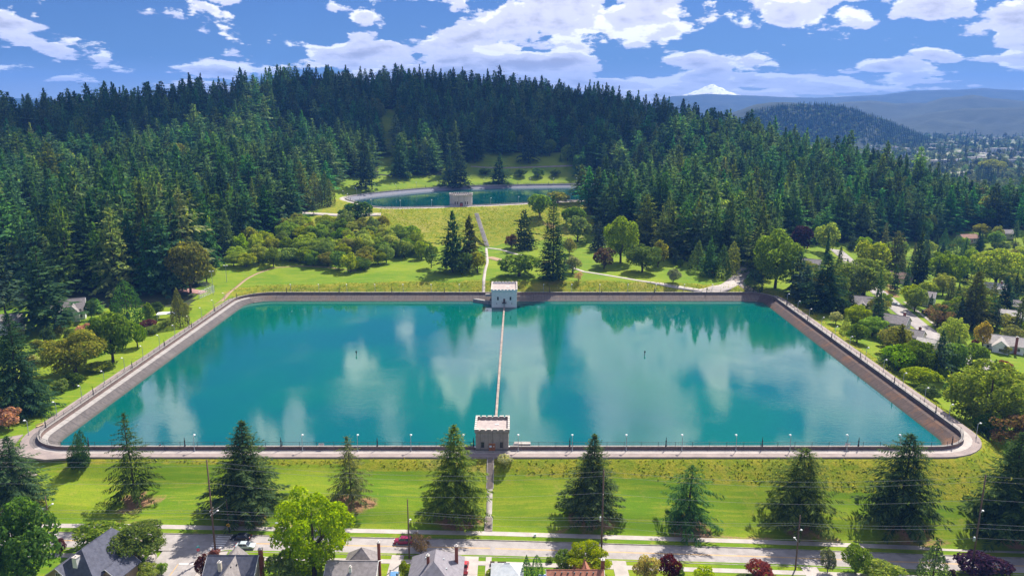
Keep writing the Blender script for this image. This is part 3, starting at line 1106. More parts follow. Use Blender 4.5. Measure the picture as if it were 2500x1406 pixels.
def gatehouse(loc, w, d, h, label, m, cap, nf, ns, base_z, par=0.75):
    """castle-like house: walls, corbelled parapet, merlons one by one; local front is -y, origin at the front's centre"""
    t = empty('gatehouse', loc, 0, label, 'gatehouse')
    MB().box(-w / 2, w / 2, 0, d, base_z, h - 1.35).build('wall', m, t)
    # shallow courses in the wall
    for k, zz in enumerate((0.55, h - 2.6)):
        MB().box(-w / 2 - .05, w / 2 + .05, -.05, d + .05, zz, zz + .14).build('string_course', m, t)
    e = 0.28
    mb = MB()
    mb.add([(-w / 2, 0, h - 1.35), (w / 2, 0, h - 1.35), (w / 2, d, h - 1.35), (-w / 2, d, h - 1.35),
            (-w / 2 - e, -e, h - .98), (w / 2 + e, -e, h - .98), (w / 2 + e, d + e, h - .98), (-w / 2 - e, d + e, h - .98)],
           [(0, 1, 5, 4), (1, 2, 6, 5), (2, 3, 7, 6), (3, 0, 4, 7)])
    mb.build('corbel', m, t)
    th = 0.45
    x0, x1, y0, y1 = -w / 2 - e, w / 2 + e, -e, d + e
    mb = MB()
    z0, z1 = h - .98, h - .42
    for a in ((x0, x1, y0, y0 + th), (x0, x1, y1 - th, y1), (x0, x0 + th, y0 + th, y1 - th), (x1 - th, x1, y0 + th, y1 - th)):
        mb.box(*a, z0, z1)
    mb.build('parapet', m, t)
    MB().box(x0 + th, x1 - th, y0 + th, y1 - th, h - 1.5, h - 1.02).build('flat_roof', mat('roof_gravel', (0.40, 0.34, 0.32), (0.32, 0.27, 0.26), 0.7, 0.95), t)
    MB().box(w * .08, w * .2, d * .55, d * .62, h - 1.02, h - .9).build('roof_hatch', M_TRIM, t)
    def merlons(u0, u1, n, fn):
        L = (u1 - u0)
        gap = 0.55 if L < 11 else 0.62
        ln = (L - gap * (n - 1)) / n
        for k in range(n):
            a = u0 + k * (ln + gap)
            fn(a, a + ln)
    def mer(x0_, x1_, y0_, y1_):
        o = MB().box(x0_, x1_, y0_, y1_, z1, h - .1).build('merlon', m, t)
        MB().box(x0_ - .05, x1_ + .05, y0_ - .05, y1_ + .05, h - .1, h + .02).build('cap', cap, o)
    merlons(x0, x1, nf, lambda a, b: mer(a, b, y0, y0 + th))
    merlons(x0, x1, nf, lambda a, b: mer(a, b, y1 - th, y1))
    merlons(y0 + th + .5, y1 - th - .5, ns, lambda a, b: mer(x0, x0 + th, a, b))
    merlons(y0 + th + .5, y1 - th - .5, ns, lambda a, b: mer(x1 - th, x1, a, b))
    return t


M_GH = liner_mat('gatehouse_concrete', (0.31, 0.275, 0.245), (0.235, 0.205, 0.185), (0.35, 0.31, 0.28), 0.6, 0, 0.2)
M_GHW = liner_mat('whitewashed_concrete', (0.68, 0.68, 0.67), (0.58, 0.59, 0.60), (0.60, 0.60, 0.60), 0.4, None, -2.55)
M_CAP = mat('sunlit_cap_concrete', (0.62, 0.56, 0.50), (0.52, 0.47, 0.42), 1.4, 0.9)  # paler than plain concrete: the sunlit merlon tops are put into the colour
gx_, gy_ = at_z(1202, 1091, 0).x, RY0 - 0.9
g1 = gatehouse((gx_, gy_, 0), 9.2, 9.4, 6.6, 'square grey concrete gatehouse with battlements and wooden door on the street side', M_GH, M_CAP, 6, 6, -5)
for s in (-1, 1):
    window_part(g1, s * 2.65, -0.0, 1.15, 0.75, 1.45, -1)
o = MB().box(-.92, .92, -.10, 0.0, 0.0, 2.35).build('door', M_WOOD, g1)
MB().box(-.03, .03, -.115, -.10, 0.05, 2.3).build('door_gap', M_IRON, o)
MB().box(-.75, -.1, -.13, -.10, 1.15, 1.68).build('notice', mat('notice_blue', (0.45, 0.62, 0.78), (0.7, 0.75, 0.8), 6, 0.6), o)
MB().box(.3, .62, -.13, -.10, 1.25, 1.5).build('notice', M_WHT, o)
MB().box(.12, .17, -.17, -.10, 0.95, 1.15).build('door_handle', M_STEEL, o)
mb = MB()
mb.box(-1.12, -.92, -.14, 0, 0, 2.55).box(.92, 1.12, -.14, 0, 0, 2.55).box(-.92, .92, -.14, 0, 2.35, 2.55)
mb.build('door_frame', M_GH, g1)
for s in (-1, 1):
    MB().lathe([(0.02, 0), (.22, .1), (.26, .24), (.2, .36), (.02, .42)], 8, (s * 4.75, -.35, 1.2)).build('wall_lamp', M_LAMP, g1)
MB().box(-4.9, 4.9, -1.3, -.02, -.3, 0.12).build('door_step', M_CONC, g1)

fy = at_z(1231, 752, WZ).y
fx = at_z(1231, 752, WZ).x
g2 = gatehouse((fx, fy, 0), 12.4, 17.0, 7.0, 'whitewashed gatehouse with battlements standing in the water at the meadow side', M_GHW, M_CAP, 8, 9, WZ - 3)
for s in (-1, 1):
    window_part(g2, s * 3.1, 0, 1.55, 0.75, 1.55, -1)
    MB().tube([(s * 3.7, -.05, -.25), (s * 3.7, .05, -.25)], .24, 10).build('outlet', M_IRON, g2)
o = MB().box(-.5, .5, -.08, 0, 0.2, 2.2).build('door', mat('faded_door', (0.16, 0.10, 0.09), (0.1, .07, .07), 3), g2)
MB().box(-1.1, 1.1, -1.25, 0, 0.0, 0.16).build('balcony', M_IRON, g2)
mb = MB()
for x in (-1.1, -.55, 0, .55, 1.1):
    mb.tube([(x, -1.2, .1), (x, -1.2, 1.1)], .035, 4)
mb.tube([(-1.1, -1.2, 1.1), (1.1, -1.2, 1.1)], .04, 4).tube([(-1.1, 0, 1.1), (-1.1, -1.2, 1.1)], .04, 4).tube([(1.1, 0, 1.1), (1.1, -1.2, 1.1)], .04, 4)
mb.tube([(-1.1, -1.2, .6), (1.1, -1.2, .6)], .03, 4)
mb.build('balcony_rail', M_IRON, g2)
mb = MB()
for x in (-.25, .25):
    mb.tube([(x, -1.3, .1), (x, -1.3, WZ)], .04, 4)
for k in range(8):
    mb.tube([(-.25, -1.3, -.1 - k * .33), (.25, -1.3, -.1 - k * .33)], .03, 4)
mb.build('ladder', M_IRON, g2)
MB().box(-12.4 / 2 - 3.5, -12.4 / 2 + .2, 14.3, 15.6, -.2, 1.15).build('landing_wall', M_CONC_L, g2)
mb = MB()
mb.add([(-16.0, 12.6, -1.0), (-14.2, 13.6, -1.0), (-6.3, 8.2, -1.0), (-6.3, 6.6, -1.0), (-16.0, 12.6, -3), (-14.2, 13.6, -3), (-6.3, 8.2, -3), (-6.3, 6.6, -3)],
       [(3, 2, 1, 0), (4, 5, 6, 7), (0, 1, 5, 4), (1, 2, 6, 5), (2, 3, 7, 6), (3, 0, 4, 7)])
mb.build('ramp', M_BENCH, g2)

# round-ended gatehouse of the upper reservoir
ux = at_z(1122, 513, UPZ).x
i = np.argmin(np.where(P2[:, 1] < 660, np.abs(P2[:, 0] - ux), 1e9))
uy = P2[i, 1] - 0.5


def stadium(w, d, off=0.0, n=10):
    r = d / 2 + off
    hw = w / 2 - d / 2
    pts = []
    for cx, a0 in ((hw, -90), (-hw, 90)):
        for k in range(n + 1):
            a = R(a0 + 180 * k / n)
            pts.append((cx + r * math.cos(a), d / 2 + r * math.sin(a)))
    return pts


g3 = empty('gatehouse', (ux, uy, UPZ), 0.10, 'round-ended stone gatehouse with battlements and red door on the upper dam', 'gatehouse')
M_GH3 = liner_mat('stone_grey', (0.52, 0.47, 0.45), (0.42, 0.38, 0.365), (0.55, 0.5, 0.48), 0.5)
MB().prism(stadium(17.0, 11.0), -4, 7.6).build('wall', M_GH3, g3)
MB().prism(stadium(17.0, 11.0, .06), .3, .5).build('string_course', M_GH3, g3)
s1, s0 = stadium(17.0, 11.0, 0.4), stadium(17.0, 11.0)
n = len(s1)
mb = MB()
mb.add([(x, y, 7.3) for x, y in s0] + [(x, y, 7.75) for x, y in s1], [(i, (i + 1) % n, n + (i + 1) % n, n + i) for i in range(n)])
mb.build('corbel', M_GH3, g3)
s2 = stadium(17.0, 11.0, -.15)
mb = MB()
mb.add([(x, y, 7.75) for x, y in s1] + [(x, y, 8.4) for x, y in s1] + [(x, y, 8.4) for x, y in s2] + [(x, y, 7.6) for x, y in s2],
       [(k * n + i, k * n + (i + 1) % n, (k + 1) * n + (i + 1) % n, (k + 1) * n + i) for k in range(3) for i in range(n)])
mb.build('parapet', M_GH3, g3)
MB().prism(stadium(17.0, 11.0, -.16), 7.5, 7.85).build('flat_roof', MATS['roof_gravel'], g3)
PP = resample(stadium(17.0, 11.0, .12), 1.55)
NP = normals(PP)
for p, q in zip(PP, NP):
    a = math.atan2(q[1], q[0])
    o = MB().box(-.28, .28, -.46, .46, 0, .8).build('merlon', M_GH3, g3)
    o.location = (p[0], p[1], 8.4)
    o.rotation_euler = (0, 0, a)
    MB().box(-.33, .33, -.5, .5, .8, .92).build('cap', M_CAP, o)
o = MB().xprism([(-.1, 0), (.02, 0), (.02, 2.3), (-.1, 2.3)], -.95, .95).build('door', mat('red_door', (0.36, 0.10, 0.08), (0.28, .08, .07), 2), g3)
mb = MB()
mb.tube([(-1.05, -.06, 0), (-1.05, -.06, 2.2)] + [(1.05 * math.cos(a), -.06, 2.2 + .8 * math.sin(a)) for a in np.linspace(math.pi, 0, 9)] + [(1.05, -.06, 0)], .13, 5)
mb.build('door_arch', M_IRON, g3)
MB().prism([(-.95, -.09), (.95, -.09), (.95, 0.02), (-.95, 0.02)], 2.3, 2.75).build('door_fanlight', M_GLASS, g3)
for x in (-2.9, -4.6, 2.9, 4.6):
    yy = 0.0 if abs(x) < 3 else 5.5 - math.sqrt(max(0, 5.5 ** 2 - (abs(x) - 3) ** 2))
    window_part(g3, x, yy - .02, 1.5, .55, 2.0, -1)
for x in (-2.0, 2.0):
    MB().box(x - .06, x + .06, -.12, 0, 0, 7.3).build('downpipe', M_IRON, g3)

# ------------------------------------------------------------------ wall that divides the water
a, b = (gx_ + .35, gy_ + 9.3), (fx, fy + .1)
t = empty('divider_wall', (0, 0, 0), 0, 'thin concrete wall dividing the turquoise water between the two gatehouses', 'wall')
dx_ = (b[0] - a[0])
Ld = b[1] - a[1]
nseg = 30
for k in range(nseg):
    ya, yb = a[1] + Ld * k / nseg, a[1] + Ld * (k + 1) / nseg - .08
    xa, xb = a[0] + dx_ * k / nseg, a[0] + dx_ * (k + 1) / nseg
    w = .38
    zt = WZ + .55 + (rng.random() - .5) * .06
    mb = MB()
    mb.add([(xa - w, ya, WZ - 2), (xa + w, ya, WZ - 2), (xb + w, yb, WZ - 2), (xb - w, yb, WZ - 2), (xa - w, ya, zt), (xa + w, ya, zt), (xb + w, yb, zt), (xb - w, yb, zt)],
           [(3, 2, 1, 0), (4, 5, 6, 7), (0, 1, 5, 4), (1, 2, 6, 5), (2, 3, 7, 6), (3, 0, 4, 7)])
    mb.build('wall_segment', mat('divider_concrete', (0.36, 0.285, 0.24), (0.22, 0.175, 0.15), 0.5, 0.9), t)

for px, lab in ((870, 'thin gauge post standing in the water toward the wooded side'), (1574, 'thin gauge post standing in the water toward the neighbourhood side')):
    p = at_z(px, 866, WZ)
    t = empty('gauge_post', p, 0, lab, 'post')
    MB().tube([(0, 0, -2), (0, 0, 1.7)], .14, 6).build('post', M_IRON, t)
    MB().box(-.28, .28, -.05, .05, .9, 1.6).build('gauge_board', mat('gauge_dark', (0.05, 0.06, 0.07), None, 2), t)

# ------------------------------------------------------------------ railing on the parapet, with ornamental posts
def railing(outl, z, label, spacing, tall, phase=0.0, off=0.0, mesh_h=1.15):
    t = empty('railing', (0, 0, 0), 0, label, 'railing')
    Pn = resample(outl, 2.4)
    n = len(Pn)
    P3 = [(x, y) for x, y in Pn]
    for name, hh, r in (('top_rail', mesh_h, .045), ('middle_rail', mesh_h * .55, .022), ('bottom_rail', .12, .022)):
        V, f = [], []
        Nq = normals(Pn)
        for q in range(4):
            an = math.pi / 4 + q * math.pi / 2
            V.append(np.concatenate([Pn + Nq * (off + r * math.cos(an)), np.full((n, 1), z + hh + r * math.sin(an))], 1))
        i = np.arange(n)
        for q in range(4):
            f.append(np.stack([q * n + i, q * n + (i + 1) % n, ((q + 1) % 4) * n + (i + 1) % n, ((q + 1) % 4) * n + i], 1))
        link(name, mesh_np(name, np.concatenate(V), np.concatenate(f), (M_IRON,)), t)
    # balusters: too fine to pick apart
    Pb = resample(outl, 0.6)
    k = len(Pb)
    r = 0.011
    base = np.concatenate([Pb, np.full((k, 1), z)], 1)
    V = np.concatenate([base + np.array(o_) for o_ in ((-r, -r, .1), (r, -r, .1), (0, r, .1), (-r, -r, mesh_h), (r, -r, mesh_h), (0, r, mesh_h))])
    i = np.arange(k)
    f = np.concatenate([np.stack([i + a_ * k, i + b_ * k, i + (b_ + 3) * k, i + (a_ + 3) * k], 1) for a_, b_ in ((0, 1), (1, 2), (2, 0))])
    tag(link('balusters', mesh_np('balusters', V, f, (M_IRON,)), t), kind='stuff')
    # plain posts
    Ps = resample(outl, 4.8)
    me = MB().box(-.05, .05, -.05, .05, 0, mesh_h + .12).mesh('rail_post', M_IRON)
    V, f = [], []
    mb = MB()
    for p in Ps:
        mb.box(p[0] - .045, p[0] + .045, p[1] - .045, p[1] + .045, z, z + mesh_h + .1)
    tag(mb.build('line_posts', M_IRON, t), kind='stuff')
    Po = resample(outl, spacing)
    pm = MB().lathe([(.24, 0), (.24, .35), (.16, .45), (.14, 1.35), (.22, 1.45), (.22, 1.6), (.11, 1.75), (.08, tall - .4), (.11, tall - .3), (.02, tall)], 8).mesh('ornamental_post', M_IRON)
    for p in Po:
        link('ornamental_post', pm, t, (p[0], p[1], z))
    return t


railing(RES, 1.07, 'dark iron railing with ornamental posts on the wall round the lower reservoir', 27.0, 2.7)
railing(UP, UPZ + .75, 'thin dark railing round the upper reservoir', 30.0, 2.4)


# ------------------------------------------------------------------ lamp posts along the walks
def lamp_proto():
    t = empty('lamp_post', (0, 0, 0))
    MB().lathe([(.17, 0), (.17, .5), (.1, .62), (.085, 4.55), (.07, 4.75)], 8).build('pole', M_STEEL, t)
    MB().tube([(0, 0, 4.6), (.25, 0, 4.85), (.8, 0, 4.9)], .05, 6).build('arm', M_STEEL, t)
    MB().lathe([(.02, -.16), (.28, -.12), (.40, .0), (.34, .16), (.14, .26), (.02, .28)], 10, (.75, 0, 4.9)).build('lamp_head', M_LAMP, t, True)
    return t


proto = lamp_proto()
lamp_n = 0


def put_lamp(x, y, z, rz, label, group, sc=1.0):
    global lamp_n
    o = proto if lamp_n == 0 else copy_tree(proto)
    lamp_n += 1
    o.location = (x, y, z)
    o.rotation_euler = (0, 0, rz)
    o.scale = (sc, sc, sc)
    tag(o, label, 'street lamp', group)


P45 = resample(RES, 14.55)
N45 = normals(P45)
WORDS = ['first', 'second', 'third', 'fourth', 'fifth', 'sixth', 'seventh', 'eighth', 'ninth', 'tenth', 'eleventh', 'twelfth', 'thirteenth', 'fourteenth', 'fifteenth', 'sixteenth',
         'seventeenth', 'eighteenth', 'nineteenth', 'twentieth']
xs_near = [at_z(px, 1096, 0).x for px in (480, 742, 876, 1005, 1132, 1265, 1396, 1527, 1662, 1793, 1924, 2062, 2190)]
for k, x in enumerate(xs_near):
    where = ('pale lamp post on the street-side walk, %s from the bench corner' % WORDS[k])
    put_lamp(x, RY0 - 1.1, 0, math.pi / 2, where, 'lamp posts along the street-side walk', .93)
for side, nm in (('l', 'wooded lawn'), ('r', 'neighbourhood bank'), ('f', 'meadow')):
    if side == 'f':
        pts = [(x, RY1 + 2.9, -math.pi / 2) for x in np.arange(RX0 + 24, RX1 - 10, 14.6)]
    elif side == 'l':
        pts = [(RX0 - 3.4, y, math.pi) for y in np.arange(RY0 + 10, RY1 - 16, 14.6)]
    else:
        pts = [(RX1 + 3.0, y, 0.0) for y in np.arange(RY0 + 8, RY1 - 8, 14.6)]
    j = 0
    for (x, y, a) in pts:
        if side == 'f' and abs(x - fx) < 9:
            continue
        put_lamp(x, y, -.05, a, 'pale lamp post beside the %s walk, %s of its row' % (nm, WORDS[j]), 'lamp posts along the reservoir walks', .93)
        j += 1
pu = resample(UP, 22.0)
nu = normals(pu)
k = 0
for p, q in zip(pu, nu):
    if abs(p[0] - ux) < 9 and p[1] < 640:
        continue
    put_lamp(p[0] + q[0] * 1.5, p[1] + q[1] * 1.5, UPZ, math.atan2(q[1], q[0]), 'pale lamp post on the rim of the upper reservoir', 'lamp posts round the upper reservoir', 1.15)

# white notices on the railing
for px, lab in ((787, 'white notice board on the railing by a small cedar'), (1259, 'white notice board on the railing beside the concrete gatehouse'), (2065, 'white notice board on the railing toward the far street corner')):
    x = at_z(px, 1090, .5).x
    t = empty('notice_board', (x, RY0 - .12, 1.35), 0, lab, 'sign')
    MB().box(-.75, .75, -.04, .0, 0, .62).build('panel', M_WHT, t)
    MB().box(-.55, .55, -.05, -.04, .12, .22).build('text_bar', M_STEEL, t)
    MB().box(-.55, .55, -.05, -.04, .36, .48).build('text_bar', M_STEEL, t)

# low concrete block beside the gatehouse
MBX = MB()
o = tag(MB().box(at_z(1255, 1090, .5).x, at_z(1295, 1090, .5).x, RY0 + .5, RY0 + 2.2, -1.0, 1.45).build('concrete_block', M_CONC_L, bevel=.06),
        'low pale concrete block behind the railing beside the gatehouse', 'concrete block')

# bench at the corner
p = on_ground(98, 1042)
t = empty('park_bench', p, R(62), 'wooden slatted park bench on the grass at the path corner', 'bench')
wd = mat('bench_wood', (0.55, 0.40, 0.20), (0.46, 0.33, 0.16), 4, 0.7)
for k in range(3):
    MB().box(-1.1, 1.1, -.28 + k * .2, -.12 + k * .2, .42, .47).build('seat_slat', wd, t)
for k in range(2):
    MB().box(-1.1, 1.1, .34, .39, .62 + k * .2, .76 + k * .2).build('back_slat', wd, t)
for s in (-.9, .9):
    MB().box(s - .06, s + .06, -.25, .42, 0, .42).box(s - .06, s + .06, .39, .46, 0, .95).build('leg', M_CONC, t)


# ------------------------------------------------------------------ utility poles and cables
def pole(top, base_px, z_base, r0, label, arms, extra=None, yfix=None):
    b = at_z(base_px[0], base_px[1], z_base)
    if yfix is not None:
        b = Vector((b.x, yfix, float(road_z(b.x)) + .12))
    d = ray(*top)
    h = CAMH + d.z * (b.y / d.y) - b.z
    t = empty('utility_pole', b, 0, label, 'utility pole')
    MB().tube([(0, 0, -.5), (0, 0, h)], [r0, r0 * .62], 9).build('pole', M_POLE, t, True)
    for zz, w in arms:
        MB().box(-.06, .06, -w / 2, w / 2, h - zz - .08, h - zz + .08).build('crossarm', M_POLE, t)
        for s in (-.45, -.15, .15, .45):
            MB().lathe([(.05, 0), (.07, .08), (.04, .2)], 6, (0, s * w, h - zz + .08)).build('insulator', M_LAMP, t)
    if extra:
        extra(t, h)
    return b, h


def lamp_arm(zfrac, dx, dy):
    def fn(t, h):
        z = h * zfrac
        MB().tube([(0, 0, z), (dx * .5, dy * .5, z + .35), (dx, dy, z + .45)], .05, 6).build('lamp_arm', M_STEEL, t)
        MB().lathe([(.03, -.1), (.2, -.08), (.3, .02), (.2, .16), (.02, .2)], 8, (dx, dy, z + .45)).build('lamp_head', M_LAMP, t, True)
    return fn


def transformer(zf):
    def fn(t, h):
        z = h * zf
        MB().lathe([(.05, 0), (.28, .02), (.28, .95), (.2, 1.05), (.05, 1.1)], 12, (-.45, 0, z)).build('transformer', M_STEEL, t, True)
        MB().box(-.2, 0, -.05, .05, z + .4, z + .6).build('bracket', M_STEEL, t)
    return fn


def both(*fs):
    def fn(t, h):
        for q in fs:
            q(t, h)
    return fn


NEARY = 162.8
poles = {}
poles[1] = pole((95, 1210), (107, 1305), -6.5, .17, 'short wooden pole with two street lamps over the lawn edge', [], both(lamp_arm(.62, -.9, -.9), lamp_arm(.66, .9, .9)), yfix=172.2)
poles[2] = pole((503, 1122), (527, 1352), -7.5, .24, 'tallest wooden utility pole at the zebra crossing', [(12.5, 2.2), (13.6, 1.6)], lamp_arm(.42, .9, 1.2), yfix=NEARY)
poles[3] = pole((555, 1218), (560, 1297), -7.2, .15, 'short wooden pole with yellow sign on the far pavement', [], None, yfix=172.2)
poles[4] = pole((1000, 1218), (1003, 1352), -9, .19, 'slim wooden utility pole in front of the red car', [], lamp_arm(.58, .3, 1.2), yfix=NEARY)
poles[5] = pole((1470, 1147), (1464, 1357), -9.8, .26, 'tall wooden utility pole with transformer among bright shrubs', [(6.0, .9)], transformer(.46), yfix=NEARY)
poles[6] = pole((1950, 1257), (1937, 1393), -12.5, .2, 'leaning slim utility pole beside a red maple mound', [], both(lamp_arm(.5, -.4, 1.2), lamp_arm(.72, .3, -.6)), yfix=NEARY)
poles[7] = pole((2305, 1158), (2288, 1330), -14, .24, 'tall wooden utility pole behind a pointed evergreen', [], both(lamp_arm(.62, .9, .5), transformer(.35)), yfix=NEARY)
b3, h3 = poles[3]
t = empty('warning_sign', (b3.x + .05, b3.y - .32, b3.z + 2.2), 0, 'yellow diamond warning sign fixed to a short pole', 'sign')
o = MB().box(-.42, .42, -.03, .0, -.42, .42).build('sign_plate', mat('sign_yellow', (0.75, 0.42, 0.03), (0.7, 0.38, .03), 2, .5), t)
o.rotation_euler = (0, R(45), 0)
MB().box(-.03, .03, 0.0, .3, -.05, .05).build('bracket', M_STEEL, t)


def cable(pa, pb, sag, label, group, r=.022):
    pa, pb = Vector(pa), Vector(pb)
    pts = [pa.lerp(pb, k / 20) - Vector((0, 0, sag * 4 * (k / 20) * (1 - k / 20))) for k in range(21)]
    o = MB().tube(pts, r, 4).build('power_cable', M_WIRE)
    tag(o, label, 'cable', group)


def ptop(i, f, dy=0.0):
    b, h = poles[i]
    return (b.x, b.y + dy, b.z + h * f)


Lb = lambda p: Vector((p[0] - 120, p[1] + 2, p[2] + 1.5))
Rb = lambda p: Vector((p[0] + 110, p[1], p[2] - 3))
for f, dy, nm in ((.985, 0, 'topmost'), (.93, .3, 'second'), (.76, 0, 'third')):
    cable(Lb(ptop(2, f, dy)), ptop(2, f, dy), 1.2, '%s grey cable running off the lawn to the tallest pole' % nm, 'cables between the tall poles')
    cable(ptop(2, f, dy), ptop(5, f, dy), 2.2, '%s grey cable between the tallest pole and the transformer pole' % nm, 'cables between the tall poles')
    cable(ptop(5, f, dy), ptop(7, f, dy), 2.0, '%s grey cable between the two tall poles past the stairway' % nm, 'cables between the tall poles')
    cable(ptop(7, f, dy), Rb(ptop(7, f, dy)), 1.4, '%s grey cable leaving the pole behind the pointed evergreen' % nm, 'cables between the tall poles')
for f2, f4, f5, f6, f7, nm in ((.47, .80, .50, .86, .52, 'upper'), (.44, .76, .47, .82, .48, 'middle'), (.38, .62, .41, .55, .38, 'lowest')):
    for i, fa, j, fb in ((2, f2, 4, f4), (4, f4, 5, f5), (5, f5, 6, f6), (6, f6, 7, f7)):
        cable(ptop(i, fa), ptop(j, fb), .7, '%s low cable in span %d between the wooden poles' % (nm, i), 'low cables along the street')
    cable(Lb(ptop(2, f2)), ptop(2, f2), .8, '%s low cable in the span over the corner house' % nm, 'low cables along the street')
    cable(ptop(7, f7), Rb(ptop(7, f7)), .9, '%s low cable in the span past the purple shrub' % nm, 'low cables along the street')
cable(ptop(3, .97), ptop(2, .47), .4, 'short slack cable from the short pole to the tallest pole', None)

# stop sign with street name plate at the corner
z0 = float(road_z(-73)) + .1
p = at_z(486, 1362, z0)
t = empty('stop_sign', (p.x, p.y, z0), R(8), 'red octagonal stop sign with a teal street-name plate at the corner', 'sign')
MB().tube([(0, 0, 0), (0, 0, 3.1)], .04, 6).build('post', M_STEEL, t)
oc = [(.38 * math.cos(R(22.5 + 45 * k)), .38 * math.sin(R(22.5 + 45 * k))) for k in range(8)]
mb = MB().add([(x, -.05, 2.2 + y) for x, y in oc] + [(x, -.08, 2.2 + y) for x, y in oc], [tuple(range(8)), tuple(range(15, 7, -1))] + [(i, (i + 1) % 8, 8 + (i + 1) % 8, 8 + i) for i in range(8)])
o = mb.build('sign_plate', mat('sign_red', (0.50, 0.02, 0.05), (.45, .02, .05), 2, .5), t)
fc = bpy.data.curves.new('stop_text', 'FONT')
fc.body = 'STOP'
fc.size = .28
fc.align_x = 'CENTER'
fc.align_y = 'CENTER'
fc.materials.append(M_WHT)
tmp = bpy.data.objects.new('lettering_curve', fc)
COL.objects.link(tmp)
bpy.context.view_layer.update()
lm = bpy.data.meshes.new_from_object(tmp.evaluated_get(bpy.context.evaluated_depsgraph_get()))
bpy.data.objects.remove(tmp)
fo = link('lettering', lm, o, (0, -.09, 2.2))
fo.rotation_euler = (math.pi / 2, 0, 0)
MB().box(-.45, .45, -.03, 0, 2.75, 2.95).box(-.03, 0, -.45, .45, 2.97, 3.15).build('name_plate', mat('plate_teal', (0.03, 0.34, 0.36), (.03, .3, .32), 2, .5), t)

# grass-verge bits: hydrants and mailbox-like boxes
for px, py, lab in ((1306, 1311, 'small white utility cabinet on the grass verge before the road'), (676, 1283, 'small grey litter bin on the far pavement by the big bright tree')):
    p = on_ground(px, py)
    t = empty('utility_box', p, 0, lab, 'box')
    MB().box(-.3, .3, -.25, .25, 0, .75).build('body', M_LAMP if px > 1000 else M_STEEL, t, bevel=.04)
    MB().box(-.34, .34, -.29, .29, .75, .84).build('lid', M_STEEL, t, bevel=.02)


# ------------------------------------------------------------------ cars
def paint(name, c):
    return mat(name, c, tuple(x * .92 for x in c), 1, 0.28, spec=0.6)


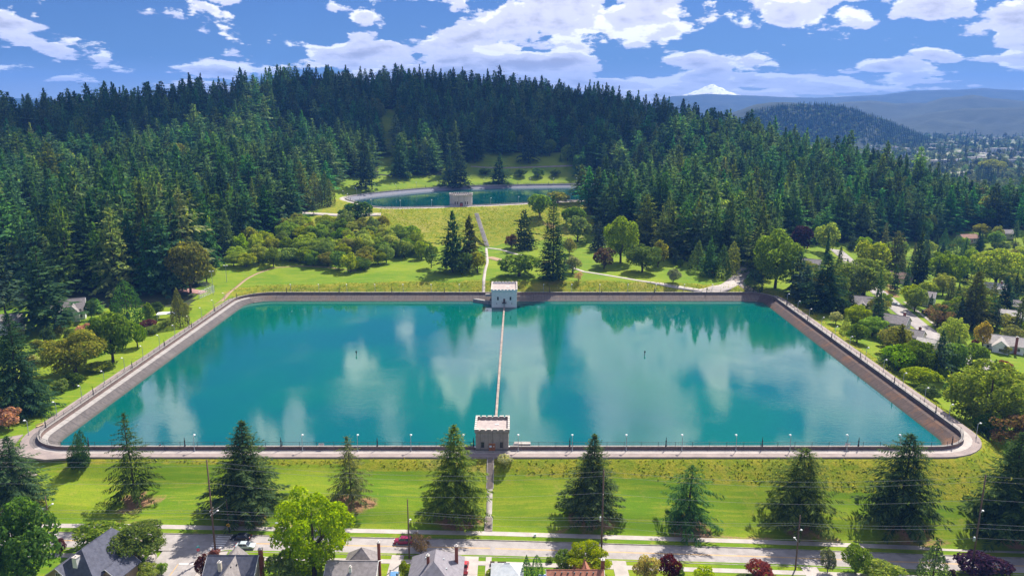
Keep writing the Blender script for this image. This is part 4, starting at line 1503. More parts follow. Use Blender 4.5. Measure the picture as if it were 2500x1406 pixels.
def car(loc, rz, m, label, kind='sedan', L=4.6, W=1.82):
    t = empty('parked_car', loc, rz, label, 'car')
    h = {'sedan': 1.42, 'suv': 1.68, 'pickup': 1.72}[kind]
    hl = L / 2
    sh = 0.80 if kind == 'sedan' else 0.95       # shoulder height
    low = [(-hl, .35), (-hl + .06, .62), (-hl + .12, sh - .08), (-hl + .5, sh), (hl - 1.15, sh), (hl - .35, sh - .12), (hl - .05, .6), (hl, .36), (hl - .1, .24), (-hl + .1, .24)]
    mb = MB()
    n = len(low)
    for w, ins in ((W / 2, 0),):
        vs = []
        for y, k in ((-w, 0), (-w * .97, 1), (w * .97, 1), (w, 0)):
            for x, z in low:
                vs.append((x * (1 if k == 0 else 1), y, z if k == 0 else z + (.035 if z > .6 else 0)))
        fs = [tuple(range(n)), tuple(range(4 * n - 1, 3 * n - 1, -1))]
        for k in range(3):
            fs += [(k * n + i, (k + 1) * n + i, (k + 1) * n + (i + 1) % n, k * n + (i + 1) % n) for i in range(n)]
        mb.add(vs, fs)
    mb.build('body', m, t, True, bevel=.05)
    if kind == 'sedan':
        cab0, cab1 = (-hl + .55, hl - 1.25), (-hl + 1.25, hl - 2.05)
    elif kind == 'suv':
        cab0, cab1 = (-hl + .12, hl - 1.15), (-hl + .45, hl - 1.75)
    else:
        cab0, cab1 = (-hl + 1.7, hl - 1.2), (-hl + 1.85, hl - 1.8)
    w0, w1 = W / 2 - .06, W / 2 - .24
    mb = MB()
    mb.add([(cab0[0], -w0, sh), (cab0[1], -w0, sh), (cab0[1], w0, sh), (cab0[0], w0, sh), (cab1[0], -w1, h - .07), (cab1[1], -w1, h - .07), (cab1[1], w1, h - .07), (cab1[0], w1, h - .07)],
           [(0, 1, 5, 4), (1, 2, 6, 5), (2, 3, 7, 6), (3, 0, 4, 7)])
    mb.build('window_band', M_GLASS, t)
    mb = MB()
    mb.add([(cab1[0] - .04, -w1 - .02, h - .07), (cab1[1] + .04, -w1 - .02, h - .07), (cab1[1] + .04, w1 + .02, h - .07), (cab1[0] - .04, w1 + .02, h - .07),
            (cab1[0] + .15, -w1 + .12, h), (cab1[1] - .15, -w1 + .12, h), (cab1[1] - .15, w1 - .12, h), (cab1[0] + .15, w1 - .12, h)],
           [(3, 2, 1, 0), (4, 5, 6, 7), (0, 1, 5, 4), (1, 2, 6, 5), (2, 3, 7, 6), (3, 0, 4, 7)])
    mb.build('roof', m, t)
    for s in (-1, 1):
        for a, b in ((cab0[0], cab1[0]), (cab0[1], cab1[1])):
            MB().tube([(a, s * w0, sh), (b, s * w1, h - .05)], .05, 4).build('pillar', m, t)
        mx = (cab0[0] + cab0[1]) / 2
        MB().tube([(mx, s * (w0 + .005), sh), (mx - .05, s * (w1 + .005), h - .06)], .045, 4).build('pillar', m, t)
        MB().box(cab0[1] - .35, cab0[1] - .18, s * (W / 2 + .1) - .08, s * (W / 2 + .1) + .08, sh, sh + .13).build('mirror', m, t)
        MB().box(hl - .2, hl - .02, s * .62 - .2, s * .62 + .2, .55, .7).build('headlight', M_LAMP, t)
        MB().box(-hl - .01, -hl + .14, s * .66 - .18, s * .66 + .18, .58, .76).build('tail_light', mat('tail_red', (.5, .02, .02), (.4, .02, .02), 2, .3), t)
        for x in (-hl + .85, hl - .9):
            o = MB().tube([(x, s * (W / 2 - .2), .33), (x, s * (W / 2 + .015), .33)], .33, 14).build('wheel', M_RUBBER, t)
            MB().tube([(x, s * (W / 2 + .0), .33), (x, s * (W / 2 + .03), .33)], .2, 10).build('rim', M_STEEL, o)
    if kind == 'pickup':
        MB().box(-hl + .2, -hl + 1.6, -W / 2 + .15, W / 2 - .15, sh - .02, sh + .04).build('truck_bed', mat('bed_dark', (.1, .02, .03), None, 2), t)
    return t


def rd(px, y):
    x = at_z(px, 1330, -8.5).x
    return x, y, float(road_z(x)) + .02


x, y, z = rd(585, 169.6)
car((x, y, z), math.pi, paint('black_paint', (.012, .013, .018)), 'black saloon car driving beside the zebra crossing', 'sedan', 4.8)
x, y, z = rd(608, 165.9)
car((x, y, z), 0, paint('silver_paint', (.40, .46, .48)), 'silver-blue car driving behind the dark-roofed corner house', 'sedan', 4.7)
x, y, z = rd(983, 169.3)
car((x, y, z), math.pi, paint('crimson_paint', (.28, .008, .06)), 'dark red estate car driving past a slim wooden pole', 'suv', 4.55)
x = at_z(1134, 1390, -9).x
car((x, 158.6, float(road_z(x)) + .2), math.pi / 2, paint('red_paint', (.52, .045, .06)), 'bright red pickup parked on a pale driveway', 'pickup', 4.9)
x = at_z(966, 1400, -9).x
car((x, 154.2, float(road_z(x)) + .2), math.pi / 2, paint('blue_paint', (.10, .24, .45)), 'light blue car parked between two grey-roofed houses', 'sedan', 4.4)
x = at_z(1324, 1400, -9).x
car((x, 154.5, float(road_z(x)) + .12), math.pi / 2, paint('navy_paint', (.05, .10, .32)), 'dark blue car parked behind twin small conifers', 'sedan', 4.3)
for px, py, c, k, lab in ((2402, 872, 'white', 'sedan', 'white car parked on the street before the white houses'), (2168, 733, 'white', 'suv', 'white car parked up the street between trees'),
                          (2186, 746, 'silver', 'sedan', 'pale silver car parked up the street behind another'), (2262, 766, 'dark', 'suv', 'dark car parked in the shade across the street'),
                          (2408, 835, 'dark', 'sedan', 'dark car standing in the drive of the white house')):
    p = on_ground(px, py)
    m = {'white': M_LAMP, 'silver': MATS['silver_paint'], 'dark': MATS['black_paint']}[c]
    car((p.x, p.y, p.z + .14), R(-38), m, lab, k)


# ------------------------------------------------------------------ houses
def roof_mat(name, c):
    return mat(name, c, tuple(x * .74 for x in c), 1.3, 0.9, 0.03, 5)


M_R_DARK = roof_mat('shingle_slate', (0.095, 0.10, 0.135))
M_R_GREY = roof_mat('shingle_grey', (0.26, 0.235, 0.235))
M_R_TERRA = roof_mat('shingle_terracotta', (0.36, 0.155, 0.10))
M_R_PALE = roof_mat('shingle_pale', (0.46, 0.43, 0.41))
M_W_TAN = mat('wall_tan', (0.36, 0.27, 0.165), (0.31, 0.23, 0.14), 1)
M_W_CREAM = mat('wall_cream', (0.60, 0.54, 0.44), (0.54, 0.48, 0.39), 1)
M_W_WHITE = mat('wall_white', (0.74, 0.75, 0.76), (0.66, 0.67, 0.68), 1)
M_W_GREY = mat('wall_grey', (0.48, 0.48, 0.47), (0.42, 0.42, 0.41), 1)


def gable(t, cx, cy, L, D, z0, zw, rise, rz, wall, roof, over=.45, hip=0.0, name='roof'):
    """ridge along local x (turned by rz): walls and roof as parts; hip = inset of the ridge ends"""
    c, s = math.cos(rz), math.sin(rz)
    def T(x, y, z):
        return (cx + x * c - y * s, cy + x * s + y * c, z)
    l, d = L / 2, D / 2
    mb = MB()
    if hip > 0:
        mb.add([T(-l, -d, z0), T(l, -d, z0), T(l, d, z0), T(-l, d, z0), T(-l, -d, zw), T(l, -d, zw), T(l, d, zw), T(-l, d, zw)],
               [(0, 1, 5, 4), (1, 2, 6, 5), (2, 3, 7, 6), (3, 0, 4, 7)])
    else:
        mb.add([T(-l, -d, z0), T(l, -d, z0), T(l, d, z0), T(-l, d, z0), T(-l, -d, zw), T(l, -d, zw), T(l, d, zw), T(-l, d, zw), T(-l, 0, zw + rise), T(l, 0, zw + rise)],
               [(0, 1, 5, 4), (1, 2, 6, 9, 5), (2, 3, 7, 6), (3, 0, 4, 8, 7)])
    mb.build('wall', wall, t)
    sl = rise / d
    lo, do = l + over, d + over
    ze = zw - over * sl
    th = .16
    mb = MB()
    hx = l - hip if hip > 0 else lo
    top = [T(-lo, -do, ze + th), T(lo, -do, ze + th), T(lo, do, ze + th), T(-lo, do, ze + th), T(-hx, 0, zw + rise + th), T(hx, 0, zw + rise + th)]
    bot = [T(-lo, -do, ze), T(lo, -do, ze), T(lo, do, ze), T(-lo, do, ze), T(-hx, 0, zw + rise), T(hx, 0, zw + rise)]
    fs = [(0, 1, 5, 4), (2, 3, 4, 5), (7, 6, 10, 11), (9, 8, 11, 10), (0, 6, 7, 1), (2, 8, 9, 3)]
    if hip > 0:
        fs += [(1, 2, 5), (3, 0, 4), (8, 7, 11), (6, 9, 10), (1, 7, 8, 2), (3, 9, 6, 0)]
    else:
        fs += [(1, 7, 11, 5), (5, 11, 8, 2), (0, 4, 10, 6), (4, 3, 9, 10)]
    mb.add(top + bot, fs)
    r = mb.build(name, roof, t)
    if hip == 0:
        mb = MB()
        for sx in (-1, 1):
            for sy in (-1, 1):
                mb.tube([T(sx * (lo + .03), sy * do, ze + th * .5), T(sx * (lo + .03), 0, zw + rise + th * .5)], .09, 4)
        mb.build('bargeboard', M_TRIM, r)
    mb = MB().tube([T(-hx, 0, zw + rise + th + .02), T(hx, 0, zw + rise + th + .02)], .08, 5)
    mb.build('ridge_cap', roof, r)
    return r


def chimney(t, x, y, z0, z1, w=.7, m=M_BRICK, d=None):
    d = d or w
    o = MB().box(x - w / 2, x + w / 2, y - d / 2, y + d / 2, z0, z1).build('chimney', m, t)
    MB().box(x - w / 2 - .08, x + w / 2 + .08, y - d / 2 - .08, y + d / 2 + .08, z1, z1 + .14).build('cap', M_CONC_L, o)
    MB().lathe([(.16, 0), (.14, .35)], 8, (x, y, z1 + .14)).build('flue', M_TRIM, o)
    return o


def house(px, ypos, label, zref=None):
    x = at_d(px, 1390, ypos).x
    z = float(road_z(x)) + .1
    return empty('house', (x, ypos, z), 0, label, 'house')


# corner house with slate roof and grey cross gable
t = house(572, 152.2, 'corner house with slate-blue roof and grey cross gable by the crossing')
gable(t, 0, 0, 10.2, 9.5, 0, 2.9, 3.5, 0, M_W_CREAM, M_R_DARK)
gable(t, .6, -3.0, 8.0, 5.4, 0, 3.0, 3.3, math.pi / 2, M_W_CREAM, M_R_GREY)
gable(t, -1.2, 3.6, 4.0, 4.6, 0, 2.8, 2.2, math.pi / 2, M_W_CREAM, M_R_GREY)
chimney(t, -2.0, -2.6, 3.6, 6.4, .7, M_W_CREAM)
chimney(t, 5.7, 1.0, 0, 7.4, .8, M_BRICK)
for yy in (-1.3, 1.2):
    window_part(t, 5.1, yy, 3.2, .9, 1.2, 1, M_TRIM, axis_='x')
for x, y, z in ((1.5, -2.2, 5.4), (.9, -4.0, 5.9)):
    MB().lathe([(.1, -.3), (.1, .25), (.16, .28), (.16, .4)], 7, (x, y, z)).build('roof_vent', M_IRON, t)
# tan house with several slate roofs
t = house(238, 153.0, 'tan house with overlapping slate roofs and a white chimney')
t.rotation_euler = (0, 0, R(-14))
gable(t, -.5, 1.5, 14.0, 9.5, 0, 4.2, 4.2, R(90), M_W_TAN, M_R_DARK, .6, 2.5)
gable(t, -4.2, -2.2, 8.0, 7.0, 0, 3.0, 2.6, R(90), M_W_TAN, M_R_DARK, .6)
gable(t, 5.2, 0.2, 6.0, 5.0, 0, 3.0, 1.7, R(90), M_W_TAN, M_R_DARK, .6)
chimney(t, -.6, -4.6, 0, 7.6, 1.1, M_TRIM)
window_part(t, -4.2, -6.2, 3.1, 1.1, 1.1, -1, M_TRIM)
window_part(t, 4.25, 3.8, 3.0, 1.1, 1.0, 1, M_TRIM, axis_='x')
window_part(t, 4.25, 5.4, 3.0, 1.1, 1.0, 1, M_TRIM, axis_='x')
MB().box(4.0, 9.0, -3.6, -3.2, 2.6, 2.9).build('porch_beam', M_TRIM, t)
for x in (4.2, 8.6):
    MB().box(x - .15, x + .15, -3.5, -3.2, 0, 2.6).build('porch_post', M_TRIM, t)
# flat pale ridge house
t = house(866, 153.2, 'pale grey-roofed house with a slim brick chimney beside the big bright tree')
gable(t, -.2, -1.0, 10.4, 9.0, 0, 3.0, 2.6, 0, M_W_CREAM, M_R_GREY)
gable(t, .8, 4.0, 5.0, 6.6, 0, 3.0, 2.8, math.pi / 2, M_W_CREAM, M_R_GREY, .4, 2.6)
chimney(t, 5.2, 1.6, 0, 8.6, .6)
chimney(t, -.2, -3.2, 4.0, 5.6, .5, M_TRIM)
window_part(t, 5.2, -2.4, 1.1, 1.2, 1.5, 1, M_TRIM, axis_='x')
# big hip-roofed house
t = house(1063, 151.5, 'large lavender-grey hipped-roof house with two brick chimneys')
gable(t, 0, 0, 14.0, 11.0, 0, 3.2, 4.6, math.pi / 2, M_W_GREY, mat('shingle_lavender', (0.25, 0.235, 0.26), (0.2, 0.185, 0.21), 1.2, .9, .03, 5), .5, 4.6)
chimney(t, 4.4, 3.2, 0, 8.2, .7)
chimney(t, -1.4, -1.2, 5.5, 8.6, .6)
for x, y in ((1.8, 0.8), (-2.2, 1.8), (2.6, -1.8)):
    z = 3.2 + 4.6 * (1 - abs(x) / 5.5)
    MB().lathe([(.13, -.3), (.13, .2), (.2, .24), (.2, .36)], 7, (x, y, z)).build('roof_vent', M_STEEL, t)
gable(t, -1.6, -5.2, 6.0, 3.0, 0, 3.4, 2.2, math.pi / 2, M_W_GREY, MATS['shingle_lavender'])
# garage with pale pyramid roof
t = house(1238, 154.6, 'small pale-roofed garage with a pyramid roof beside a garden path')
gable(t, 0, 0, 6.6, 6.2, 0, 2.4, 1.9, 0, M_W_WHITE, mat('roof_silver', (0.52, 0.55, 0.56), (0.44, 0.47, 0.48), 1), .35, 2.7)
gable(t, 1.0, -4.4, 9.0, 4.0, 0, 2.2, 1.2, 0, M_W_WHITE, MATS['roof_silver'], .35)
# terracotta house
t = house(1404, 150.6, 'house with a terracotta shingle roof, a row of roof vents and a front gable')
gable(t, 0, 0, 11.6, 10.0, 0, 2.6, 3.2, 0, M_W_CREAM, M_R_TERRA)
gable(t, 2.6, 3.4, 6.0, 4.4, 0, 2.4, 2.7, math.pi / 2, M_W_CREAM, M_R_TERRA, .4, 1.2)
chimney(t, 6.1, 1.0, 0, 7.7, .75)
for k in range(7):
    x = -4.3 + k * 1.37
    MB().lathe([(.13, -.3), (.13, .15), (.2, .18), (.2, .3)], 7, (x, -.75, 5.5)).build('roof_vent', M_IRON, t)
for px, lab in ((1225, 'weathered wooden planter box on the pale garden paving'), (1202, 'dark slatted compost bin on the pale garden paving')):
    p = at_z(px, 1382, -9.2)
    t = empty('planter', (p.x, p.y, float(road_z(p.x)) + .12), 0, lab, 'planter')
    wdm = mat('planter_wood', (0.20, 0.12, 0.09), (0.14, .085, .06), 3)
    w = 1.0 if px == 1225 else .5
    for s in (-1, 1):
        for k in range(3):
            MB().box(-w, w, s * .55 - .03, s * .55 + .03, k * .24, k * .24 + .21).build('plank', wdm, t)
    MB().box(-w, w, -.5, .5, 0, .55).build('soil', mat('soil', (.06, .04, .03), None, 3), t)


# houses of the neighbourhood (and by the woods)
def far_house(px, py, L, D, zw, rise, rz, wall, roof, label, chim=None, wing=None, hip=0.0):
    p = on_ground(px, py)
    t = empty('house', (p.x, p.y, p.z - .1), R(rz), label, 'house')
    gable(t, 0, 0, L, D, -1.5, zw, rise, 0, wall, roof, .4, hip)
    if wing:
        wx, wy, wl, wd, wz, wr = wing
        gable(t, wx, wy, wl, wd, -1.5, wz, wr, math.pi / 2, wall, roof, .35)
    for s in (-1, 1):
        for k in range(max(2, int(L / 3.2))):
            u = -L / 2 + L * (k + .5) / max(2, int(L / 3.2))
            for zz in ([1.0] if zw < 4.2 else [1.0, 3.7]):
                window_part(t, u, s * D / 2, zz, .9, 1.3, s, M_TRIM)
    for s in (-1, 1):
        window_part(t, s * L / 2, 0, 1.0, 1.0, 1.3, s, M_TRIM, axis_='x')
        if rise > 2 and hip == 0:
            window_part(t, s * L / 2, 0, zw + .1, .8, 1.1, s, M_TRIM, axis_='x')
    if wing:
        window_part(t, wing[0], wing[1] - wing[2] / 2, 1.0, 1.0, 1.3, -1, M_TRIM)
    MB().box(-.5, .5, -D / 2 - .06, -D / 2, 0, 2.1).build('door', M_WOOD, t)
    if chim:
        chimney(t, chim[0], chim[1], -1, zw + rise + 1.3, 1.0)
    return t


far_house(2448, 852, 15, 9, 3.2, 2.8, -32, M_W_WHITE, M_R_PALE, 'white house with pale roof and tall red brick chimney on the side street', (4.5, -4.8), (-1, -5, 7, 6, 3.0, 2.6))
far_house(2475, 795, 14, 9, 5.2, 2.2, -32, M_W_WHITE, M_R_PALE, 'two-storey white house behind the one with the tall red chimney', None, (2, -5, 6, 6, 3.0, 1.8))
far_house(2532, 862, 10, 8, 3.0, 2.4, -32, M_W_WHITE, M_R_PALE, 'white house at the picture edge past the red chimney')
far_house(2112, 760, 13, 9, 4.6, 2.8, -20, M_W_GREY, M_R_GREY, 'grey gabled house between dark conifers beside the reservoir bank', None, (-2, -4, 8, 6, 3.4, 2.4))
far_house(2178, 800, 13, 9, 3.4, 2.8, -42, M_W_GREY, M_R_GREY, 'grey-roofed house with red chimney backing on the shrubs', (4.0, 2.5), None)
far_house(2222, 832, 10, 8, 3.0, 2.4, -42, M_W_CREAM, M_R_GREY, 'low house with twin brick chimneys amid garden trees', (3.0, 1.5), None)
far_house(2262, 848, 7, 6, 2.6, 1.4, -42, M_W_CREAM, M_R_PALE, 'small pale-roofed garage at the bright lime maple')
far_house(2252, 742, 11, 9, 4.8, 2.2, -35, M_W_WHITE, M_R_GREY, 'tall pale house across the street under a pine')
far_house(2430, 715, 11, 8, 3.2, 2.6, -30, M_W_WHITE, M_R_PALE, 'white house with brick chimney among the lime trees', (2.5, 0), None)
far_house(2500, 760, 10, 8, 3.2, 2.4, -30, M_W_GREY, M_R_GREY, 'grey bungalow near the dark broad conifer')
far_house(2362, 590, 14, 9, 3.2, 2.4, 10, M_W_CREAM, mat('shingle_rust', (.30, .17, .13), (.24, .14, .11), 1, .9), 'low rust-roofed house at the foot of the wooded flank')
far_house(2448, 578, 12, 9, 3.2, 2.4, -10, M_W_CREAM, M_R_GREY, 'low grey-roofed house under the wooded flank')
far_house(1980, 655, 10, 8, 3.0, 2.6, -30, M_W_GREY, M_R_GREY, 'small grey-roofed house tucked behind the purple-leaved tree')
far_house(2200, 690, 12, 9, 3.4, 2.6, -40, M_W_CREAM, mat('shingle_brown', (.20, .13, .10), (.15, .1, .08), 1, .9), 'brown-roofed house in shade at the top of the street')
far_house(172, 776, 13, 10, 4.2, 4.6, 24, M_W_WHITE, M_R_GREY, 'white gabled house with blue windows under the forest conifers', None, (2, -5.0, 6, 5, 4.0, 3.2))
far_house(12, 808, 15, 10, 4.0, 3.4, 30, M_W_WHITE, M_R_GREY, 'white house with pale roof at the forest edge behind a conifer', None, (-1, -5, 6, 5, 3.6, 2.8))
p = on_ground(408, 778)
t = empty('garden_shelter', (p.x, p.y, p.z), R(12), 'flat white-roofed open shelter behind the clipped hedge', 'shelter')
MB().box(-4, 4, -2.2, 2.2, 2.5, 2.68).build('roof', M_W_WHITE, t)
for x in (-3.7, 3.7):
    for y in (-1.9, 1.9):
        MB().box(x - .08, x + .08, y - .08, y + .08, -.2, 2.5).build('post', M_TRIM, t)

# tennis court fence at the wood's edge
p0, p1_, p2_ = on_ground(486, 730), on_ground(524, 713), on_ground(478, 692)
tag(strip('tennis_court', [((p0.x + p2_.x) / 2 - 10, (p0.y + p2_.y) / 2 + 2), ((p1_.x + p0.x) / 2 - 3, (p1_.y + p0.y) / 2 + 4)], 6, mat('court_red', (0.34, 0.19, 0.17), (.28, .16, .15), .5), .12), kind='structure')
t = empty('chain_link_fence', (0, 0, 0), 0, 'tall chain-link fence of the tennis court beside the forest edge', 'fence')
mb = MB()
for a, b in ((p0, p1_), (p1_, p2_)):
    n = 7
    for k in range(n + 1):
        q = a.lerp(b, k / n)
        MB().tube([(q.x, q.y, q.z - .2), (q.x, q.y, q.z + 3.6)], .06, 5).build('fence_post', M_STEEL, t)
    for zz in (.1, 3.55):
        MB().tube([(a.x, a.y, a.z + zz), (b.x, b.y, b.z + zz)], .045, 4).build('rail', M_STEEL, t)
    Lw = (b - a).length
    for k in range(int(Lw / .35)):
        q = a.lerp(b, (k + .5) / int(Lw / .35))
        mb.tube([(q.x, q.y, q.z + .1), (q.x, q.y, q.z + 3.55)], .018, 3, False)
    for k in range(10):
        mb.tube([(a.x, a.y, a.z + .1 + k * .36), (b.x, b.y, b.z + .1 + k * .36)], .018, 3, False)
tag(mb.build('wire_mesh', M_STEEL, t), kind='stuff')
for px, py, h, lab in ((521, 720, 12, 'tall floodlight mast at the tennis court fence'), (554, 690, 9, 'floodlight mast on the grass beyond the tennis court')):
    p = on_ground(px, py)
    t = empty('floodlight_mast', p, 0, lab, 'mast')
    MB().tube([(0, 0, -.3), (0, 0, h)], [.14, .08], 7).build('mast', M_STEEL, t)
    MB().box(-1.0, 1.0, -.08, .08, h - .1, h + .08).build('crossbar', M_STEEL, t)
    for s in (-.8, .8):
        MB().box(s - .3, s + .3, -.4, .1, h + .08, h + .4).build('floodlight', M_LAMP, t)


# ------------------------------------------------------------------ people
def person_mesh(name, stride, top, legs_, arm=.2):
    J = {'pel': (0, 0, .95), 'wai': (0, 0, 1.12), 'che': (0, 0, 1.38), 'nek': (0, 0, 1.52), 'hea': (0, .02, 1.62), 'top': (0, .03, 1.74)}
    E = [('pel', 'wai'), ('wai', 'che'), ('che', 'nek'), ('nek', 'hea'), ('hea', 'top')]
    Rr = {'pel': (.15, .12), 'wai': (.14, .10), 'che': (.18, .12), 'nek': (.06, .06), 'hea': (.095, .105), 'top': (.07, .08)}
    for s, nm in ((-1, 'l'), (1, 'r')):
        f = stride * s
        J.update({nm + 'sh': (s * .19, 0, 1.44), nm + 'el': (s * .26, -f * .35, 1.16), nm + 'wr': (s * .25, -f * .55 + .08, .92), nm + 'ha': (s * .24, -f * .6 + .12, .82),
                  nm + 'hi': (s * .1, 0, .9), nm + 'kn': (s * .11, f * .55 + .03, .5), nm + 'an': (s * .11, f * .75 - .05, .09), nm + 'to': (s * .12, f * .8 + .14, .04)})
        E += [('che', nm + 'sh'), (nm + 'sh', nm + 'el'), (nm + 'el', nm + 'wr'), (nm + 'wr', nm + 'ha'), ('pel', nm + 'hi'), (nm + 'hi', nm + 'kn'), (nm + 'kn', nm + 'an'), (nm + 'an', nm + 'to')]
        Rr.update({nm + 'sh': (.075, .075), nm + 'el': (.05, .05), nm + 'wr': (.038, .038), nm + 'ha': (.04, .03), nm + 'hi': (.105, .11), nm + 'kn': (.07, .07), nm + 'an': (.05, .05), nm + 'to': (.045, .035)})
    ks = list(J)
    me = bpy.data.meshes.new(name)
    me.from_pydata([J[k] for k in ks], [(ks.index(a), ks.index(b)) for a, b in E], [])
    o = bpy.data.objects.new(name, me)
    COL.objects.link(o)
    md = o.modifiers.new('skin', 'SKIN')
    for k, sv in zip(ks, me.skin_vertices[0].data):
        sv.radius = Rr[k]
        sv.use_root = (k == 'pel')
    o.modifiers.new('sub', 'SUBSURF').levels = 1
    o.modifiers['sub'].render_levels = 1
    m = bpy.data.materials.new(name + '_look')
    m.use_nodes = True
    N = NT(m.node_tree)
    bs = m.node_tree.nodes['Principled BSDF']
    tc = N.n('ShaderNodeTexCoord')
    sp = N.n('ShaderNodeSeparateXYZ')
    N.l(tc.outputs['Object'], sp.inputs[0])
    z = sp.outputs[2]
    gt = lambda v: N.math('GREATER_THAN', z, v)
    col = N.mix(gt(.1), (.03, .03, .03), legs_)
    col = N.mix(gt(.93), col, top)
    col = N.mix(gt(1.49), col, (.45, .28, .2))
    col = N.mix(gt(1.66), col, (.03, .02, .015))
    N.l(col, bs.inputs['Base Color'])
    bs.inputs['Roughness'].default_value = .85
    me.materials.append(m)
    return o


for px, py, zz, st, tp, lg, rz, lab in ((403, 1101, 0, .28, (.02, .02, .03), (.03, .03, .05), 100, 'person in black walking on the street-side path by a cedar'),
                                        (392, 1096, 0, .22, (.03, .04, .10), (.02, .02, .03), 80, 'person in navy walking close to the reservoir wall'),
                                        (1206, 513, UPZ, .2, (.05, .05, .06), (.02, .02, .03), 90, 'person in dark clothes on the upper dam walk'),
                                        (1211, 513, UPZ, .25, (.25, .05, .05), (.03, .03, .05), 90, 'person in a red top on the upper dam walk'),
                                        (983, 521, UPZ, .25, (.04, .05, .08), (.02, .02, .03), 90, 'person alone walking on the upper dam by the thicket'),
                                        (1882, 734, 0, .25, (.05, .03, .03), (.03, .03, .04), 0, 'person in brown at the far bend of the reservoir walk'),
                                        (1890, 739, 0, .2, (.02, .02, .02), (.02, .02, .03), 0, 'person in black at the far bend of the reservoir walk')):
    p = at_z(px, py, zz)
    o = person_mesh('person', st, tp, lg)
    o.location = (p.x, p.y, zz)
    o.rotation_euler = (0, 0, R(rz))
    tag(o, lab, 'person')
# ------------------------------------------------------------------ plants: unit meshes (height 1, crown width 1)
class Soup:
    def __init__(self):
        self.q = []

    def kite(self, p, d, n, L, w):
        """leaf-like quad from p along d, lying across n"""
        s = np.cross(d, n)
        s = s / (np.linalg.norm(s) + 1e-9)
        self.q.append((p, p + d * L * .45 + s * w, p + d * L, p + d * L * .45 - s * w))

    def arr(self):
        A = np.array(self.q, float)
        return A.reshape(-1, 3), np.arange(len(A) * 4).reshape(-1, 4)


def trunk_mesh(name, seed, limbs=0, top=0.9, r=0.028, fork=0.3, spread=.33, m=M_BARK):
    rr = random.Random(seed)
    mb = MB()
    bend = [(rr.uniform(-.02, .02), rr.uniform(-.02, .02)) for _ in range(5)]
    pts = [(bend[k][0] * k / 4, bend[k][1] * k / 4, -0.03 + (top + .03) * k / 4) for k in range(5)]
    mb.tube(pts, [r * 1.25, r, r * .8, r * .5, r * .18], 7)
    for k in range(limbs):
        a = 2 * math.pi * k / limbs + rr.uniform(-.4, .4)
        z = fork + rr.uniform(0, .25)
        d = spread * rr.uniform(.7, 1.1)
        c, s = math.cos(a), math.sin(a)
        mb.tube([(0, 0, z), (c * d * .5, s * d * .5, z + .13), (c * d, s * d, z + rr.uniform(.2, .36))], [r * .55, r * .38, r * .12], 5)
        mb.tube([(c * d * .5, s * d * .5, z + .13), (c * d * .6 - s * .12, s * d * .6 + c * .12, z + .28)], [r * .32, r * .1], 4)
    return mb.mesh(name, m, True)


